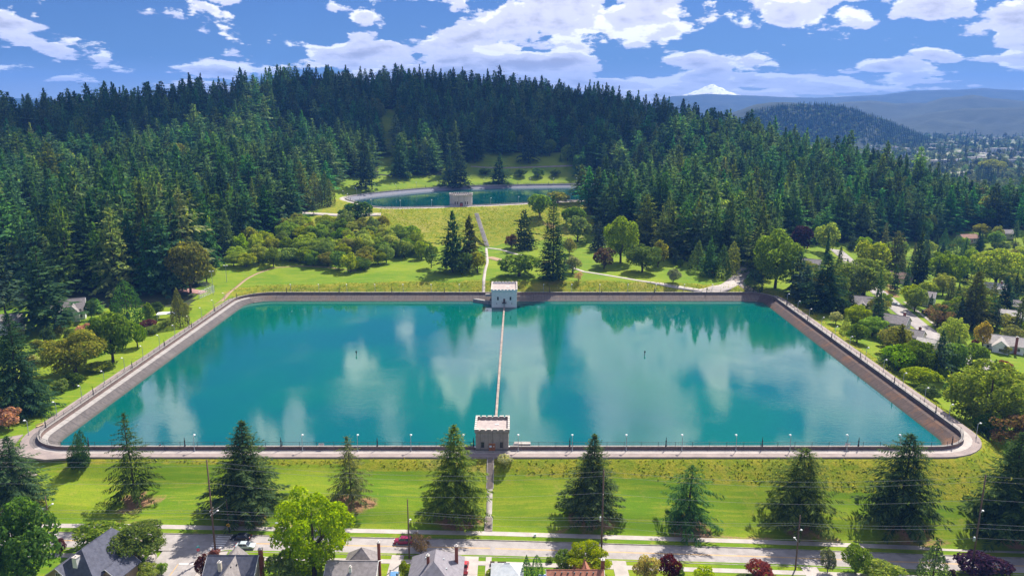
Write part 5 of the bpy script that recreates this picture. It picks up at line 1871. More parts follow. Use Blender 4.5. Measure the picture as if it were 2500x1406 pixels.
def conifer(seed, Hm, Dm, whorls, per, K, clear, expo, droop, tw, tdrop, fill=0.34, irregular=.25, leaderr=1.0, core=0.62, ncore=420, csize=.055):
    r = np.random.default_rng(seed)
    S = Soup()
    for i in range(whorls):
        t = clear + (1 - clear) * (i + r.uniform(-.3, .3)) / (whorls - 1)
        t = min(max(t, clear), .985)
        u = (t - clear) / (1 - clear)
        prof = (1 - u) ** expo * (0.80 + .20 * min(1, u * 6 + .4)) + .02
        nb = max(3, int(round(per * (1 - .35 * u))))
        a0 = r.uniform(0, 6.28)
        bulge = 1 + irregular * .5 * r.normal()
        for k in range(nb):
            a = a0 + 6.283 * k / nb + r.normal() * .22
            L = Dm / 2 * prof * (1 + irregular * r.normal()) * max(.5, bulge)
            L = min(max(L, Dm * .02), Dm * .56)
            dh = np.array([math.cos(a), math.sin(a), 0])
            up = r.uniform(-.05, .22) + .55 * u
            dr = droop * r.uniform(.7, 1.3)
            z0 = t * Hm
            fn = lambda s: np.array([0, 0, z0]) + dh * L * s + np.array([0, 0, L * (up * s - dr * s * s)])
            Kk = max(2, int(K * (.45 + .55 * (1 - u))))
            for j in range(Kk):
                s = .18 + .80 * (j + r.uniform(0, .6)) / Kk
                p = fn(s)
                tl = L * tw * (1.12 - .55 * s) * r.uniform(.8, 1.2) + .02 * Dm
                for sg in (-1, 1):
                    b = a + sg * r.uniform(.55, 1.15)
                    d = np.array([math.cos(b), math.sin(b), -tdrop * r.uniform(.5, 1.5) - dr * s * .8])
                    d /= np.linalg.norm(d)
                    n = np.array([r.normal() * .35, r.normal() * .35, 1.0])
                    S.kite(p, d, n, tl, tl * fill * .5)
            p = fn(.86)
            d = fn(1.0) - fn(.86)
            d /= np.linalg.norm(d)
            tl = L * tw * .6 + .02 * Dm
            for q in (-.5, 0, .5):
                d2 = np.array([d[0] * math.cos(q) - d[1] * math.sin(q), d[0] * math.sin(q) + d[1] * math.cos(q), d[2]])
                S.kite(fn(.93 + .05 * r.random()), d2, np.array([r.normal() * .3, r.normal() * .3, 1.]), tl, tl * fill * .5)
    # leader
    for k in range(7):
        a = r.uniform(0, 6.28)
        d = np.array([math.cos(a) * .35, math.sin(a) * .35, .75])
        d /= np.linalg.norm(d)
        S.kite(np.array([0, 0, Hm * (.93 + .009 * k)]), d, np.array([-math.sin(a), math.cos(a), .3]), Hm * .025 * leaderr, Dm * .022)
    S.kite(np.array([0, 0, Hm * .955]), np.array([0, 0, 1.]), np.array([1., 0, 0]), Hm * .045, Dm * .022)
    V, Fq = S.arr()
    V[:, :2] /= Dm
    V[:, 2] /= Hm
    if core:
        zz = np.linspace(clear * .9, .97, 12)
        pr = [(0, 0.001), (clear * .8, .001)] + [(z, core * .5 * (max(0, 1 - (z - clear) / (1 - clear))) ** expo + .008) for z in zz] + [(1, .004)]
        V2, F2 = column_leaves(seed + 500, ncore, pr, csize, .3)
        keep = np.repeat(V2.reshape(-1, 4, 3)[:, 0, 2] > clear * .85, 4)
        V2 = V2[keep]
        V = np.concatenate([V, V2])
        Fq = np.arange(len(V)).reshape(-1, 4)
    return V, Fq


def blob_leaves(seed, lobes, leaves, size, z0=.16, rx=.36, lob=(.15, .25), flat=.55, top_bias=.25):
    """rounded crown: leaves spread over many uneven lobes, with gaps between them"""
    r = np.random.default_rng(seed)
    zc, hzv = (1 + z0) / 2, (1 - z0) / 2
    C, RR = [], []
    for k in range(lobes):
        v = r.normal(size=3)
        v /= np.linalg.norm(v)
        q = r.uniform(.35, 1.0) ** .6
        c = np.array([v[0] * rx * q, v[1] * rx * q, zc + v[2] * (hzv - lob[1] * .75) * q])
        C.append(c)
        RR.append(r.uniform(*lob) * (1.1 - .25 * abs(v[2])))
    C, RR = np.array(C), np.array(RR)
    n = leaves
    w = RR ** 2
    li = r.choice(lobes, n * 2, p=w / w.sum())
    v = r.normal(size=(n * 2, 3))
    v /= np.linalg.norm(v, axis=1)[:, None]
    v[:, 2] = np.where((v[:, 2] < -.2) & (r.random(n * 2) < .6), -v[:, 2], v[:, 2])
    rad = RR[li] * r.uniform(.70, 1.06, n * 2)
    sq = np.array([1, 1, .85])
    p = C[li] + v * rad[:, None] * sq
    # drop leaves buried well inside other lobes
    dd = np.min(np.linalg.norm((p[:, None] - C[None]) / sq, axis=2) / RR[None] + (np.arange(lobes)[None] == li[:, None]) * 9, axis=1)
    keep = (dd > .72) & (p[:, 2] > z0 * .7)
    p, v = p[keep][:n], v[keep][:n]
    m = len(p)
    nn = v + r.normal(size=(m, 3)) * .55 + np.array([0, 0, top_bias])
    nn /= np.linalg.norm(nn, axis=1)[:, None]
    t = np.cross(nn, r.normal(size=(m, 3)))
    t /= np.linalg.norm(t, axis=1)[:, None]
    b = np.cross(nn, t)
    s = (size * r.uniform(.6, 1.4, m))[:, None]
    V = np.stack([p - t * s, p - b * s * .62, p + t * s, p + b * s * .62], 1).reshape(-1, 3)
    ext = np.percentile(np.hypot(V[:, 0], V[:, 1]), 98)
    V[:, :2] *= .5 / ext
    V[:, 2] *= 1.0 / np.percentile(V[:, 2], 99.7)
    return V, np.arange(m * 4).reshape(-1, 4)


def column_leaves(seed, n, prof, size, lump=.18):
    """dense clipped-looking column or cone; prof = [(z, r)]"""
    r = np.random.default_rng(seed)
    z = r.uniform(0, 1, n * 3)
    rad = np.interp(z, [a for a, b in prof], [b for a, b in prof])
    keep = r.random(n * 3) < (rad + .04) / (max(b for a, b in prof) + .04)
    z, rad = z[keep][:n], rad[keep][:n]
    n = len(z)
    a = r.uniform(0, 6.283, n)
    lum = 1 + lump * np.sin(a * 3 + z * 17 + seed) * np.sin(z * 23 - a * 2) + r.normal(size=n) * .05
    q = rad * lum * r.uniform(.86, 1.04, n)
    p = np.stack([np.cos(a) * q, np.sin(a) * q, z], 1)
    out = np.stack([np.cos(a), np.sin(a), np.full(n, .25)], 1)
    d = np.stack([np.cos(a) * .5, np.sin(a) * .5, np.full(n, .9)], 1) + r.normal(size=(n, 3)) * .3
    d /= np.linalg.norm(d, axis=1)[:, None]
    s_ = np.cross(d, out + r.normal(size=(n, 3)) * .4)
    s_ /= np.linalg.norm(s_, axis=1)[:, None]
    L = (size * r.uniform(.7, 1.4, n))[:, None]
    dz = d * np.array([1, 1, .5])
    V = np.stack([p - dz * L, p + s_ * L * .5, p + dz * L, p - s_ * L * .5], 1).reshape(-1, 3)
    return V, np.arange(n * 4).reshape(-1, 4)


KIND = {}


def reg(kind, crowns, trunks, m):
    KIND[kind] = ([mesh_np('crown_' + kind, V, f, (m,)) for V, f in crowns], trunks)


T_CON = [trunk_mesh('trunk_conifer', 3, 0, .95, .022), trunk_mesh('trunk_conifer', 4, 0, .95, .025)]
T_BRO = [trunk_mesh('trunk_broad', k, 6, .72, .028, .12, .3) for k in (5, 6, 7)]
T_SHR = [trunk_mesh('trunk_shrub', k, 6, .6, .03, .06, .3) for k in (8, 9)]
C_CED = [conifer(21, 22, 14, 32, 11, 21, .07, .75, .30, .19, .38, .22, .20, core=.52, ncore=2200, csize=.016), conifer(22, 20, 15, 30, 11, 21, .07, .62, .34, .19, .42, .22, .26, core=.48, ncore=2200, csize=.016),
         conifer(23, 24, 15, 36, 11, 20, .05, .85, .26, .19, .36, .24, .16, core=.60, ncore=2400, csize=.016)]
C_CED_O = [conifer(25, 20, 16, 19, 8, 22, .09, .55, .42, .20, .46, .20, .34, core=.34, ncore=1100, csize=.016), conifer(26, 22, 14, 22, 7, 20, .12, .70, .34, .20, .44, .20, .36, core=.32, ncore=1100, csize=.016)]
C_FIR = [conifer(31, 38, 16, 19, 8, 5, .08, .85, .26, .36, .26, .46, .26, core=.55), conifer(32, 34, 17, 17, 8, 5, .10, .60, .30, .38, .28, .48, .30, core=.6),
         conifer(33, 40, 17, 20, 8, 5, .07, 1.0, .24, .36, .24, .46, .24, core=.55), conifer(34, 32, 18, 15, 7, 5, .10, .48, .34, .40, .30, .50, .36, core=.58),
         conifer(35, 42, 15, 21, 8, 5, .14, .75, .26, .38, .26, .46, .30, core=.5), conifer(36, 36, 15, 14, 6, 5, .25, .55, .30, .40, .26, .46, .40, core=.42)]
C_SEQ = [conifer(41, 42, 14, 46, 10, 6, .03, .70, .18, .30, .24, .44, .12, core=.86, ncore=2600, csize=.018)]
reg('cedar', C_CED, T_CON, L_CON)
reg('open_cedar', C_CED_O, T_CON, L_CON)
reg('fir', C_FIR, T_CON, L_CON)
reg('sequoia', C_SEQ, T_CON, L_CON)
reg('column', [column_leaves(51, 2200, [(0, .36), (.1, .46), (.45, .48), (.75, .36), (.93, .16), (1, .03)], .035),
               column_leaves(52, 2200, [(0, .44), (.08, .5), (.3, .46), (.6, .30), (.85, .13), (1, .01)], .035)], T_CON, L_CON)
C_BRO = [blob_leaves(61, 24, 3400, .032, .05), blob_leaves(62, 28, 3400, .032, .08, .36, (.13, .22)), blob_leaves(63, 20, 3300, .034, .04, .33, (.17, .27)),
         blob_leaves(64, 32, 3500, .031, .07, .37, (.12, .2))]
reg('broad', C_BRO, T_BRO, L_BRO)
reg('big', [blob_leaves(71, 50, 9500, .0195, .04, .37, (.10, .19)), blob_leaves(72, 58, 10000, .0185, .06, .38, (.09, .17)), blob_leaves(73, 44, 9500, .0195, .03, .36, (.11, .2))], T_BRO, L_BRO)
reg('maple', [blob_leaves(75, 60, 11000, .0165, .02, .41, (.06, .15), top_bias=.35), blob_leaves(76, 64, 11000, .0165, .02, .42, (.06, .14), top_bias=.35)], T_BRO, L_BRO)
reg('shrub', [blob_leaves(81, 16, 2200, .038, .0, .32, (.18, .28)), blob_leaves(82, 20, 2300, .036, .0, .34, (.15, .25)), blob_leaves(83, 24, 2400, .035, .0, .35, (.13, .22))], T_SHR, L_BRO)
reg('sparse', [blob_leaves(91, 34, 2600, .020, .10, .38, (.08, .15)), blob_leaves(92, 30, 2400, .020, .12, .38, (.08, .15))], [trunk_mesh('trunk_sparse', 11, 9, .9, .024, .12, .36)], L_BRO)

TINT = {'con_dark': (.034, .082, .042), 'con': (.050, .108, .036), 'con_warm': (.105, .135, .034), 'cedar': (.058, .118, .032), 'cedar_w': (.100, .142, .034), 'blue': (.045, .085, .075),
        'lime': (.245, .325, .012), 'yel': (.260, .320, .015), 'green': (.165, .260, .022), 'mid': (.120, .205, .024), 'dark': (.070, .135, .026), 'olive': (.205, .220, .036),
        'brown': (.150, .098, .066), 'purple': (.040, .018, .050), 'burg': (.105, .022, .034), 'red': (.18, .042, .045), 'gold': (.30, .255, .045), 'pale': (.30, .33, .20), 'grey': (.16, .19, .15),
        'rust': (.22, .10, .07), 'pink': (.42, .25, .22)}
tree_i = 0


def tree_at(kind, p, h, w, col, name, label, group=None, cat='tree', var=None, depth_=None):
    global tree_i
    tree_i += 1
    crowns, trunks = KIND[kind]
    v = tree_i % len(crowns) if var is None else var
    t = empty(name, p, rng.uniform(0, 6.28), label, cat, group)
    t.scale = (w * rng.uniform(.92, 1.08), (depth_ or w) * rng.uniform(.92, 1.08), h)
    t.rotation_euler = (rng.normal() * .018, rng.normal() * .018, t.rotation_euler[2])
    o = link('trunk', trunks[tree_i % len(trunks)], t)
    c = link('crown', crowns[v], t)
    k = rng.uniform(.9, 1.12)
    b = TINT[col] if isinstance(col, str) else col
    c.color = (b[0] * k, b[1] * k, b[2] * k, 1)
    return t


def tree(kind, px, py, hpx, wpx, col, name, label, group=None, cat='tree', var=None):
    p = on_ground(px, py)
    zc = depth(p)
    d_ = ray(px, py - hpx)
    h = CAMH + d_.z * (p.y / d_.y) - p.z
    w = wpx * zc / F
    if p.x > RX1 and RY0 < p.y < RY1:       # keep the grass bank clear
        p.x = max(p.x, RX1 + 8.5 + w * .44)
        p.z = h1(p.x, p.y)
    return tree_at(kind, p - Vector((0, 0, .15)), h, w, col, name, label, group, cat, var)


# the row of cedars on the street lawn
CL = ['dark cedar at the lawn corner below the footpath junction', 'slender layered cedar by the path with a drooping top', 'broad dense cedar behind the tallest pole',
      'small narrow-topped cedar above the big bright tree', 'tall open cedar beside the concrete steps', 'dense cone-shaped cedar behind the transformer pole',
      'squat sparse cedar with long reaching lower branches', 'wide shaggy cedar behind the slim leaning pole', 'tall cedar whose top overlaps the reservoir corner', 'huge dark cedar at the lawn end beyond the last pole']
CK = [('cedar', 0), ('open_cedar', 1), ('cedar', 2), ('open_cedar', 1), ('cedar', 0), ('cedar', 2), ('open_cedar', 0), ('cedar', 1), ('cedar', 1), ('cedar', 2)]
CC = ['con', 'cedar', 'cedar', 'cedar_w', 'cedar_w', 'cedar', 'cedar', 'cedar_w', 'cedar', 'con']
for (a, b, c, d), lab, (k, v), cc in zip(CEDARS, CL, CK, CC):
    tree(k, a, b, c, d, cc, 'cedar_tree', lab, 'cedars on the street lawn', 'tree', v)
for px, hh, ww, lab in ((176, 52, 20, 'shortest of three dark cypress columns by the path'), (196, 82, 26, 'middle dark cypress column by the path'), (207, 90, 30, 'tallest dark cypress column by the path'),):
    tree('column', px, 1138, hh, ww, 'con', 'cypress', lab, 'cypress columns by the path', 'tree', 0)
tree('shrub', 196, 1141, 34, 56, 'con', 'shrub', 'dark low shrub round the three cypress columns', None, 'shrub')

TREES = [
    # beside the wooded lawn
    ('cedar', 55, 1012, 250, 165, 'con_dark', 'conifer_tree', 'large dark conifer on the grass edge above the footpath junction'),
    ('fir', 118, 806, 205, 135, 'con', 'conifer_tree', 'tall shaggy conifer standing before the white gabled house'),
    ('fir', 18, 790, 200, 95, 'con_dark', 'conifer_tree', 'grey-green conifer behind the forest-edge white house'),
    ('column', 316, 806, 122, 76, 'con', 'cypress', 'dark cone-shaped evergreen by the clipped hedge'),
    ('column', 441, 796, 96, 44, 'con_warm', 'cypress', 'narrow pointed evergreen at the hedge end'),
    ('big', 186, 915, 108, 150, 'olive', 'garden_tree', 'broad olive-brown tree hanging over the lawn edge'),
    ('broad', 276, 884, 118, 108, 'mid', 'garden_tree', 'rounded green tree beside the olive-brown one'),
    ('broad', 336, 848, 58, 48, 'green', 'garden_tree', 'small weeping tree below the dark cone evergreen'),
    ('shrub', 213, 826, 36, 52, 'pink', 'flowering_shrub', 'pale pink flowering shrub in front of the white gabled house'),
    ('shrub', 365, 808, 30, 40, 'burg', 'shrub', 'dark reddish shrub beside the bright clipped hedge'),
    ('shrub', 180, 945, 36, 48, 'dark', 'shrub', 'round dark shrub on the lawn edge under the olive-brown tree'),
    ('shrub', 150, 958, 34, 42, 'mid', 'shrub', 'round green shrub next to the large dark conifer'),
    ('shrub', 132, 962, 24, 30, 'yel', 'shrub', 'small yellow shrub at the foot of the large dark conifer'),
    ('shrub', 22, 1046, 52, 62, 'pink', 'flowering_shrub', 'pink-topped shrub at the lawn edge above the footpath'),
    ('shrub', 240, 905, 22, 60, 'yel', 'hedge', 'low yellow-green hedge along the lawn edge'),
    ('shrub', 375, 815, 22, 34, 'green', 'shrub', 'small green shrub before the bright clipped hedge'),
    ('broad', 505, 690, 46, 52, 'olive', 'garden_tree', 'olive tree just above the tennis court fence'),
    # meadow below the upper dam
    ('shrub', 872, 540, 48, 92, 'dark', 'meadow_tree', 'dark glossy domed tree at the dam end of the thicket'),
    ('shrub', 935, 566, 40, 36, 'olive', 'meadow_tree', 'small pointed olive bush at the dry dam slope'),
    ('fir', 1105, 664, 150, 84, 'con', 'conifer_tree', 'taller conifer of the pair beside the meadow stairway'),
    ('fir', 1146, 655, 128, 66, 'con_warm', 'conifer_tree', 'shorter conifer of the pair beside the meadow stairway'),
    ('shrub', 1128, 668, 52, 64, 'dark', 'meadow_tree', 'dark rounded tree under the conifer pair'),
    ('shrub', 1166, 666, 52, 50, 'olive', 'meadow_tree', 'olive rounded tree touching the meadow stairway'),
    ('broad', 1053, 654, 58, 40, 'green', 'meadow_tree', 'light green small tree next to the conifer pair'),
    ('fir', 1281, 608, 96, 58, 'con', 'conifer_tree', 'slim conifer on the meadow across the stairway'),
    ('sequoia', 1350, 682, 206, 78, 'con_dark', 'sequoia_tree', 'very tall dark spire-shaped conifer above the whitewashed gatehouse'),
    ('shrub', 1248, 606, 34, 34, 'brown', 'meadow_tree', 'brownish bush at the foot of the slim meadow conifer'),
    ('shrub', 1268, 674, 54, 104, 'mid', 'meadow_tree', 'wide green domed tree next to the spire conifer'),
    ('shrub', 1398, 668, 42, 52, 'pale', 'meadow_tree', 'pale flowering bush at the start of the meadow footpath'),
    ('sparse', 1412, 688, 26, 22, 'pink', 'meadow_tree', 'tiny pale pink tree by the meadow footpath'),
    ('broad', 1318, 532, 58, 58, 'green', 'meadow_tree', 'bright green round tree on the dam crest'),
    ('shrub', 1362, 496, 28, 54, 'olive', 'meadow_tree', 'low olive dome beside the upper water'),
    ('fir', 1420, 492, 90, 54, 'con_warm', 'conifer_tree', 'sunlit conifer at the end of the upper reservoir'),
    ('shrub', 1390, 622, 42, 34, 'olive', 'meadow_tree', 'olive bush behind the spire conifer'),
    ('shrub', 1410, 590, 62, 66, 'mid', 'meadow_tree', 'green tree at the wood edge past the spire conifer'),
    ('broad', 1400, 552, 48, 60, 'mid', 'meadow_tree', 'leafy tree on the dam shoulder'),
    ('fir', 1460, 610, 70, 44, 'blue', 'conifer_tree', 'bluish conifer beside the large leafy tree'),
    ('shrub', 1475, 656, 52, 52, 'brown', 'meadow_tree', 'round reddish-brown tree on the meadow lawn'),
    ('big', 1515, 642, 114, 98, 'green', 'meadow_tree', 'large leafy green tree at the wood edge'),
    ('big', 1568, 664, 68, 80, 'mid', 'meadow_tree', 'dense rounded tree on the meadow lawn'),
    ('shrub', 1606, 652, 66, 48, 'olive', 'meadow_tree', 'olive-topped tree joined to the dense rounded one'),
    ('broad', 1643, 690, 34, 40, 'grey', 'meadow_tree', 'small grey-green tree alone on the lawn by the footpath'),
    ('shrub', 1662, 652, 20, 18, 'mid', 'shrub', 'small dark bush between lawn and wood'),
    ('fir', 1648, 645, 40, 20, 'con', 'conifer_tree', 'young conifer at the lawn corner'),
    ('column', 1702, 660, 74, 48, 'dark', 'conifer_tree', 'dense evergreen first in the clump by the park road'),
    ('fir', 1732, 672, 96, 54, 'con', 'conifer_tree', 'tallest evergreen in the clump by the park road'),
    ('column', 1762, 676, 82, 44, 'con', 'conifer_tree', 'dark evergreen in the middle of the park road clump'),
    ('column', 1788, 672, 84, 32, 'con_warm', 'conifer_tree', 'slim evergreen last in the clump by the park road'),
    ('column', 1770, 580, 52, 14, 'grey', 'poplar_tree', 'thin pale poplar before the dark wood'),
    ('column', 1840, 714, 56, 44, 'con_dark', 'conifer_tree', 'dark rounded evergreen at the park road junction'),
    ('big', 1892, 704, 140, 118, 'mid', 'garden_tree', 'large domed green tree behind the road junction'),
    ('fir', 1858, 600, 70, 34, 'con', 'conifer_tree', 'pointed conifer rising behind the large domed tree'),
    ('broad', 1955, 622, 70, 52, 'purple', 'garden_tree', 'dark purple-leaved tree above the small grey roof'),
    ('broad', 2020, 618, 74, 64, 'lime', 'garden_tree', 'bright lime rounded tree next to the purple one'),
    ('fir', 1925, 724, 112, 60, 'con_dark', 'conifer_tree', 'dark conifer on the bank under the large domed tree'),
    ('cedar', 1992, 756, 138, 120, 'con_dark', 'conifer_tree', 'broad dark blue-green conifer above the bank'),
    ('fir', 1958, 738, 92, 62, 'blue', 'conifer_tree', 'smaller dark conifer leaning on the broad blue-green one'),
    ('broad', 2124, 668, 80, 84, 'yel', 'garden_tree', 'yellow-green round tree at the head of the street'),
    ('fir', 2186, 668, 104, 64, 'con_warm', 'conifer_tree', 'shaggy conifer beside the head of the street'),
    ('fir', 2236, 696, 146, 60, 'con', 'conifer_tree', 'tall conifer in the gardens up the street'),
    ('big', 2108, 724, 90, 136, 'green', 'garden_tree', 'wide green tree above the grey gabled house'),
    ('fir', 2142, 796, 136, 44, 'con', 'conifer_tree', 'narrow dark conifer in front of the grey gabled house'),
    ('big', 2430, 700, 96, 128, 'lime', 'garden_tree', 'wide lime-green tree spreading over gardens'),
    ('big', 2310, 700, 86, 96, 'green', 'garden_tree', 'mid-green round tree beside the wide lime one'),
    ('cedar', 2372, 800, 138, 118, 'con_warm', 'conifer_tree', 'massive dark olive conifer across the street'),
    ('broad', 2224, 746, 50, 58, 'yel', 'garden_tree', 'yellow-green tree by the tall pale house'),
    ('sparse', 2288, 800, 60, 66, 'brown', 'garden_tree', 'bare brownish tree beside the street'),
    ('broad', 2398, 850, 66, 42, 'gold', 'garden_tree', 'golden tree before the white houses'),
    ('maple', 2308, 1006, 172, 205, 'yel', 'garden_tree', 'huge yellow-green tree overhanging the bank'),
    ('maple', 2322, 872, 96, 74, 'lime', 'garden_tree', 'bright lime maple above the huge yellow-green tree'),
    ('column', 2420, 968, 92, 54, 'con_dark', 'cypress', 'dark pointed cypress by the street bend'),
    ('sparse', 2392, 1072, 124, 150, 'brown', 'garden_tree', 'wide brown-leaved tree below the huge yellow-green one'),
    ('broad', 2482, 1066, 82, 96, 'lime', 'garden_tree', 'lime tree next to the wide brown one'),
    ('broad', 2474, 1000, 74, 90, 'green', 'garden_tree', 'green tree behind the wide brown one'),
    ('fir', 2193, 884, 92, 66, 'olive', 'pine_tree', 'thin pine with a bare trunk above the bank shrubs'),
    ('broad', 2130, 885, 64, 84, 'green', 'garden_tree', 'green tree at the bank top under the pine'),
    ('column', 2150, 892, 58, 52, 'con_dark', 'conifer_tree', 'dark rounded conifer at the bank top under the pine'),
    ('shrub', 2084, 836, 48, 56, 'mid', 'garden_tree', 'green bush on the bank below the narrow conifer'),
    ('column', 2062, 815, 48, 24, 'green', 'garden_tree', 'upright green shrub on the bank below the grey gabled house'),
    ('shrub', 2040, 792, 32, 34, 'pale', 'flowering_shrub', 'pale yellow flowering bush on the bank'),
    ('fir', 2105, 800, 42, 26, 'blue', 'conifer_tree', 'small blue spruce by the grey gabled house'),
    ('big', 2236, 910, 76, 96, 'mid', 'garden_tree', 'spreading mid-green tree between the pine and the street'),
    ('broad', 2166, 926, 54, 92, 'yel', 'garden_tree', 'low yellow-green tree hanging over the bank'),
    ('shrub', 2205, 945, 34, 60, 'dark', 'shrub', 'dark thicket at the bank foot under the low yellow tree'),
    ('broad', 2478, 1000, 50, 60, 'mid', 'garden_tree', 'green garden tree at the frame edge by the cypress'),
    ('fir', 2450, 770, 96, 64, 'con_dark', 'conifer_tree', 'dark conifer behind the two-storey white house'),
    ('shrub', 2455, 865, 22, 24, 'olive', 'shrub', 'clipped bush before the white house front'),
    ('shrub', 2428, 850, 16, 16, 'mid', 'shrub', 'small round bush at the white house corner'),
    ('shrub', 2446, 915, 36, 44, 'red', 'flowering_shrub', 'red flowering tree beside the dark pointed cypress'),
    ('broad', 2400, 526, 66, 54, 'rust', 'garden_tree', 'rust-red tree among the conifers on the flank'),
    ('column', 2302, 622, 66, 30, 'con_dark', 'cypress', 'dark columnar evergreen among the gardens under the flank'),
    ('column', 2335, 628, 52, 34, 'con', 'cypress', 'second dark columnar evergreen under the flank'),
    ('big', 2420, 425, 36, 64, 'yel', 'garden_tree', 'pale yellow-green tree beyond the flank at the town edge'),
    # beside and behind the upper reservoir
    ('fir', 895, 462, 152, 58, 'con_dark', 'conifer_tree', 'tall conifer on the bank at the narrow end of the upper reservoir'),
    ('broad', 838, 434, 40, 36, 'mid', 'meadow_tree', 'leafy tree at the wood edge above the narrow end of the upper water'),
    ('fir', 1096, 458, 92, 52, 'con_dark', 'conifer_tree', 'dark conifer of the twin pair on the far bank'),
    ('fir', 1124, 458, 80, 56, 'con_dark', 'conifer_tree', 'shorter dark conifer of the twin pair on the far bank'),
    ('fir', 1112, 420, 125, 48, 'con', 'conifer_tree', 'tall conifer rising behind the twin pair'),
    ('fir', 1160, 398, 120, 62, 'con', 'conifer_tree', 'broad conifer at the corner of the upper meadow'),
    ('fir', 1218, 452, 78, 56, 'con_dark', 'conifer_tree', 'lone cone-shaped conifer on the upper meadow'),
    ('fir', 1290, 398, 112, 50, 'con_dark', 'conifer_tree', 'tall dark conifer standing on the upper meadow'),
    ('broad', 1244, 374, 54, 38, 'mid', 'meadow_tree', 'leafy tree at the top of the upper meadow'),
    ('broad', 1342, 382, 42, 36, 'mid', 'meadow_tree', 'rounded leafy tree at the head of the upper meadow'),
    ('broad', 1385, 394, 42, 34, 'green', 'meadow_tree', 'light green tree at the side of the upper meadow'),
    ('fir', 1295, 402, 26, 10, 'green', 'conifer_tree', 'young light green conifer on the upper meadow'),
    ('fir', 1368, 396, 20, 10, 'green', 'conifer_tree', 'tiny light green conifer on the upper meadow'),
    ('shrub', 1185, 428, 18, 30, 'dark', 'shrub', 'dark bush beside the lone cone-shaped conifer'),
    ('shrub', 1270, 432, 20, 32, 'dark', 'shrub', 'first of three round bushes on the upper meadow'),
    ('shrub', 1313, 432, 22, 34, 'dark', 'shrub', 'middle of three round bushes on the upper meadow'),
    ('shrub', 1357, 432, 20, 30, 'dark', 'shrub', 'last of three round bushes on the upper meadow'),
    ('shrub', 1385, 372, 26, 24, 'dark', 'shrub', 'dark bush behind the light green meadow tree'),
    ('shrub', 995, 436, 18, 24, 'mid', 'shrub', 'small bush on the bank over the upper water'),
    ('fir', 742, 512, 118, 50, 'con_warm', 'conifer_tree', 'tawny sunlit conifer near the hill road'),
    ('column', 772, 506, 86, 34, 'con_warm', 'cypress', 'olive cypress beside the tawny conifer'),
    ('column', 792, 504, 90, 34, 'con', 'cypress', 'darker cypress next to the narrow end of the upper water'),
    ('column', 808, 502, 66, 26, 'con_warm', 'cypress', 'small olive cypress at the upper water'),
    ('fir', 766, 524, 42, 22, 'con', 'conifer_tree', 'young conifer beside the hill road'),
    ('shrub', 700, 530, 40, 48, 'green', 'meadow_tree', 'bright bush at the bend of the hill road'),
    # near side of the street
    ('maple', 768, 1404, 208, 200, (.195, .275, .014), 'street_tree', 'big bright yellow-green tree leaning over the road'),
    ('shrub', 700, 1420, 70, 96, 'mid', 'shrub', 'leafy green undergrowth at the foot of the big bright tree'),
    ('big', 56, 1470, 238, 196, 'dark', 'garden_tree', 'large dark leafy evergreen at the street corner'),
    ('big', 342, 1372, 92, 136, 'mid', 'garden_tree', 'spreading green tree behind the tan house'),
    ('broad', 250, 1340, 60, 120, 'mid', 'garden_tree', 'green tree top beyond the tan house ridge'),
    ('shrub', 150, 1350, 36, 30, 'burg', 'shrub', 'dark red shrub squeezed by the large evergreen'),
    ('shrub', 362, 1412, 36, 58, 'yel', 'shrub', 'yellow-green bush in the tan house garden'),
    ('shrub', 395, 1402, 30, 30, 'green', 'shrub', 'green bush at the side street kerb'),
    ('shrub', 312, 1402, 30, 34, 'olive', 'shrub', 'olive bush in front of the tan house porch'),
    ('shrub', 497, 1408, 56, 42, 'burg', 'shrub', 'dark burgundy bush by the corner house'),
    ('shrub', 523, 1360, 20, 34, 'red', 'shrub', 'crimson bush showing behind the corner house ridge'),
    ('shrub', 512, 1404, 26, 26, 'lime', 'shrub', 'lime bush at the corner house wall'),
    ('shrub', 500, 1420, 22, 24, 'red', 'flowering_shrub', 'red flowering bush at the corner house wall'),
    ('sparse', 1028, 1356, 54, 56, 'brown', 'street_tree', 'bare brown twiggy bush beside the slim pole'),
    ('column', 1286, 1418, 66, 32, 'con', 'conifer_tree', 'first of the twin small conifers behind the garage'),
    ('column', 1312, 1418, 68, 30, 'con', 'conifer_tree', 'second of the twin small conifers behind the garage'),
    ('shrub', 1381, 1392, 50, 60, 'green', 'shrub', 'clipped round green shrub at the transformer pole'),
    ('maple', 1436, 1398, 66, 112, 'lime', 'garden_tree', 'bright lime tree spreading round the transformer pole'),
    ('shrub', 1342, 1375, 18, 20, 'green', 'hedge', 'clipped low hedge end beside the round green shrub'),
    ('shrub', 1578, 1415, 58, 70, 'gold', 'shrub', 'golden-leaved bush on the verge garden'),
    ('shrub', 1634, 1412, 56, 56, 'burg', 'shrub', 'wine-red bush next to the golden one'),
    ('shrub', 1655, 1412, 30, 34, 'dark', 'shrub', 'dark green bush under the wine-red one'),
    ('shrub', 1722, 1424, 40, 60, 'yel', 'shrub', 'low yellow bush in the verge garden'),
    ('shrub', 1855, 1416, 42, 80, 'red', 'shrub', 'mounded red maple at the kerb'),
    ('shrub', 1812, 1418, 18, 34, 'dark', 'shrub', 'small dark bush beside the mounded red maple'),
    ('broad', 2020, 1400, 60, 46, 'grey', 'street_tree', 'smaller of two young street trees on the verge'),
    ('broad', 2088, 1400, 68, 72, 'mid', 'street_tree', 'larger of two young street trees on the verge'),
    ('shrub', 2155, 1416, 44, 98, 'lime', 'shrub', 'lime-yellow spreading bush on the verge garden'),
    ('column', 2275, 1428, 110, 78, 'con', 'arborvitae', 'pointed green evergreen covering the foot of a tall pole'),
    ('shrub', 2398, 1410, 56, 120, 'purple', 'shrub', 'wide dark purple bush at the kerb'),
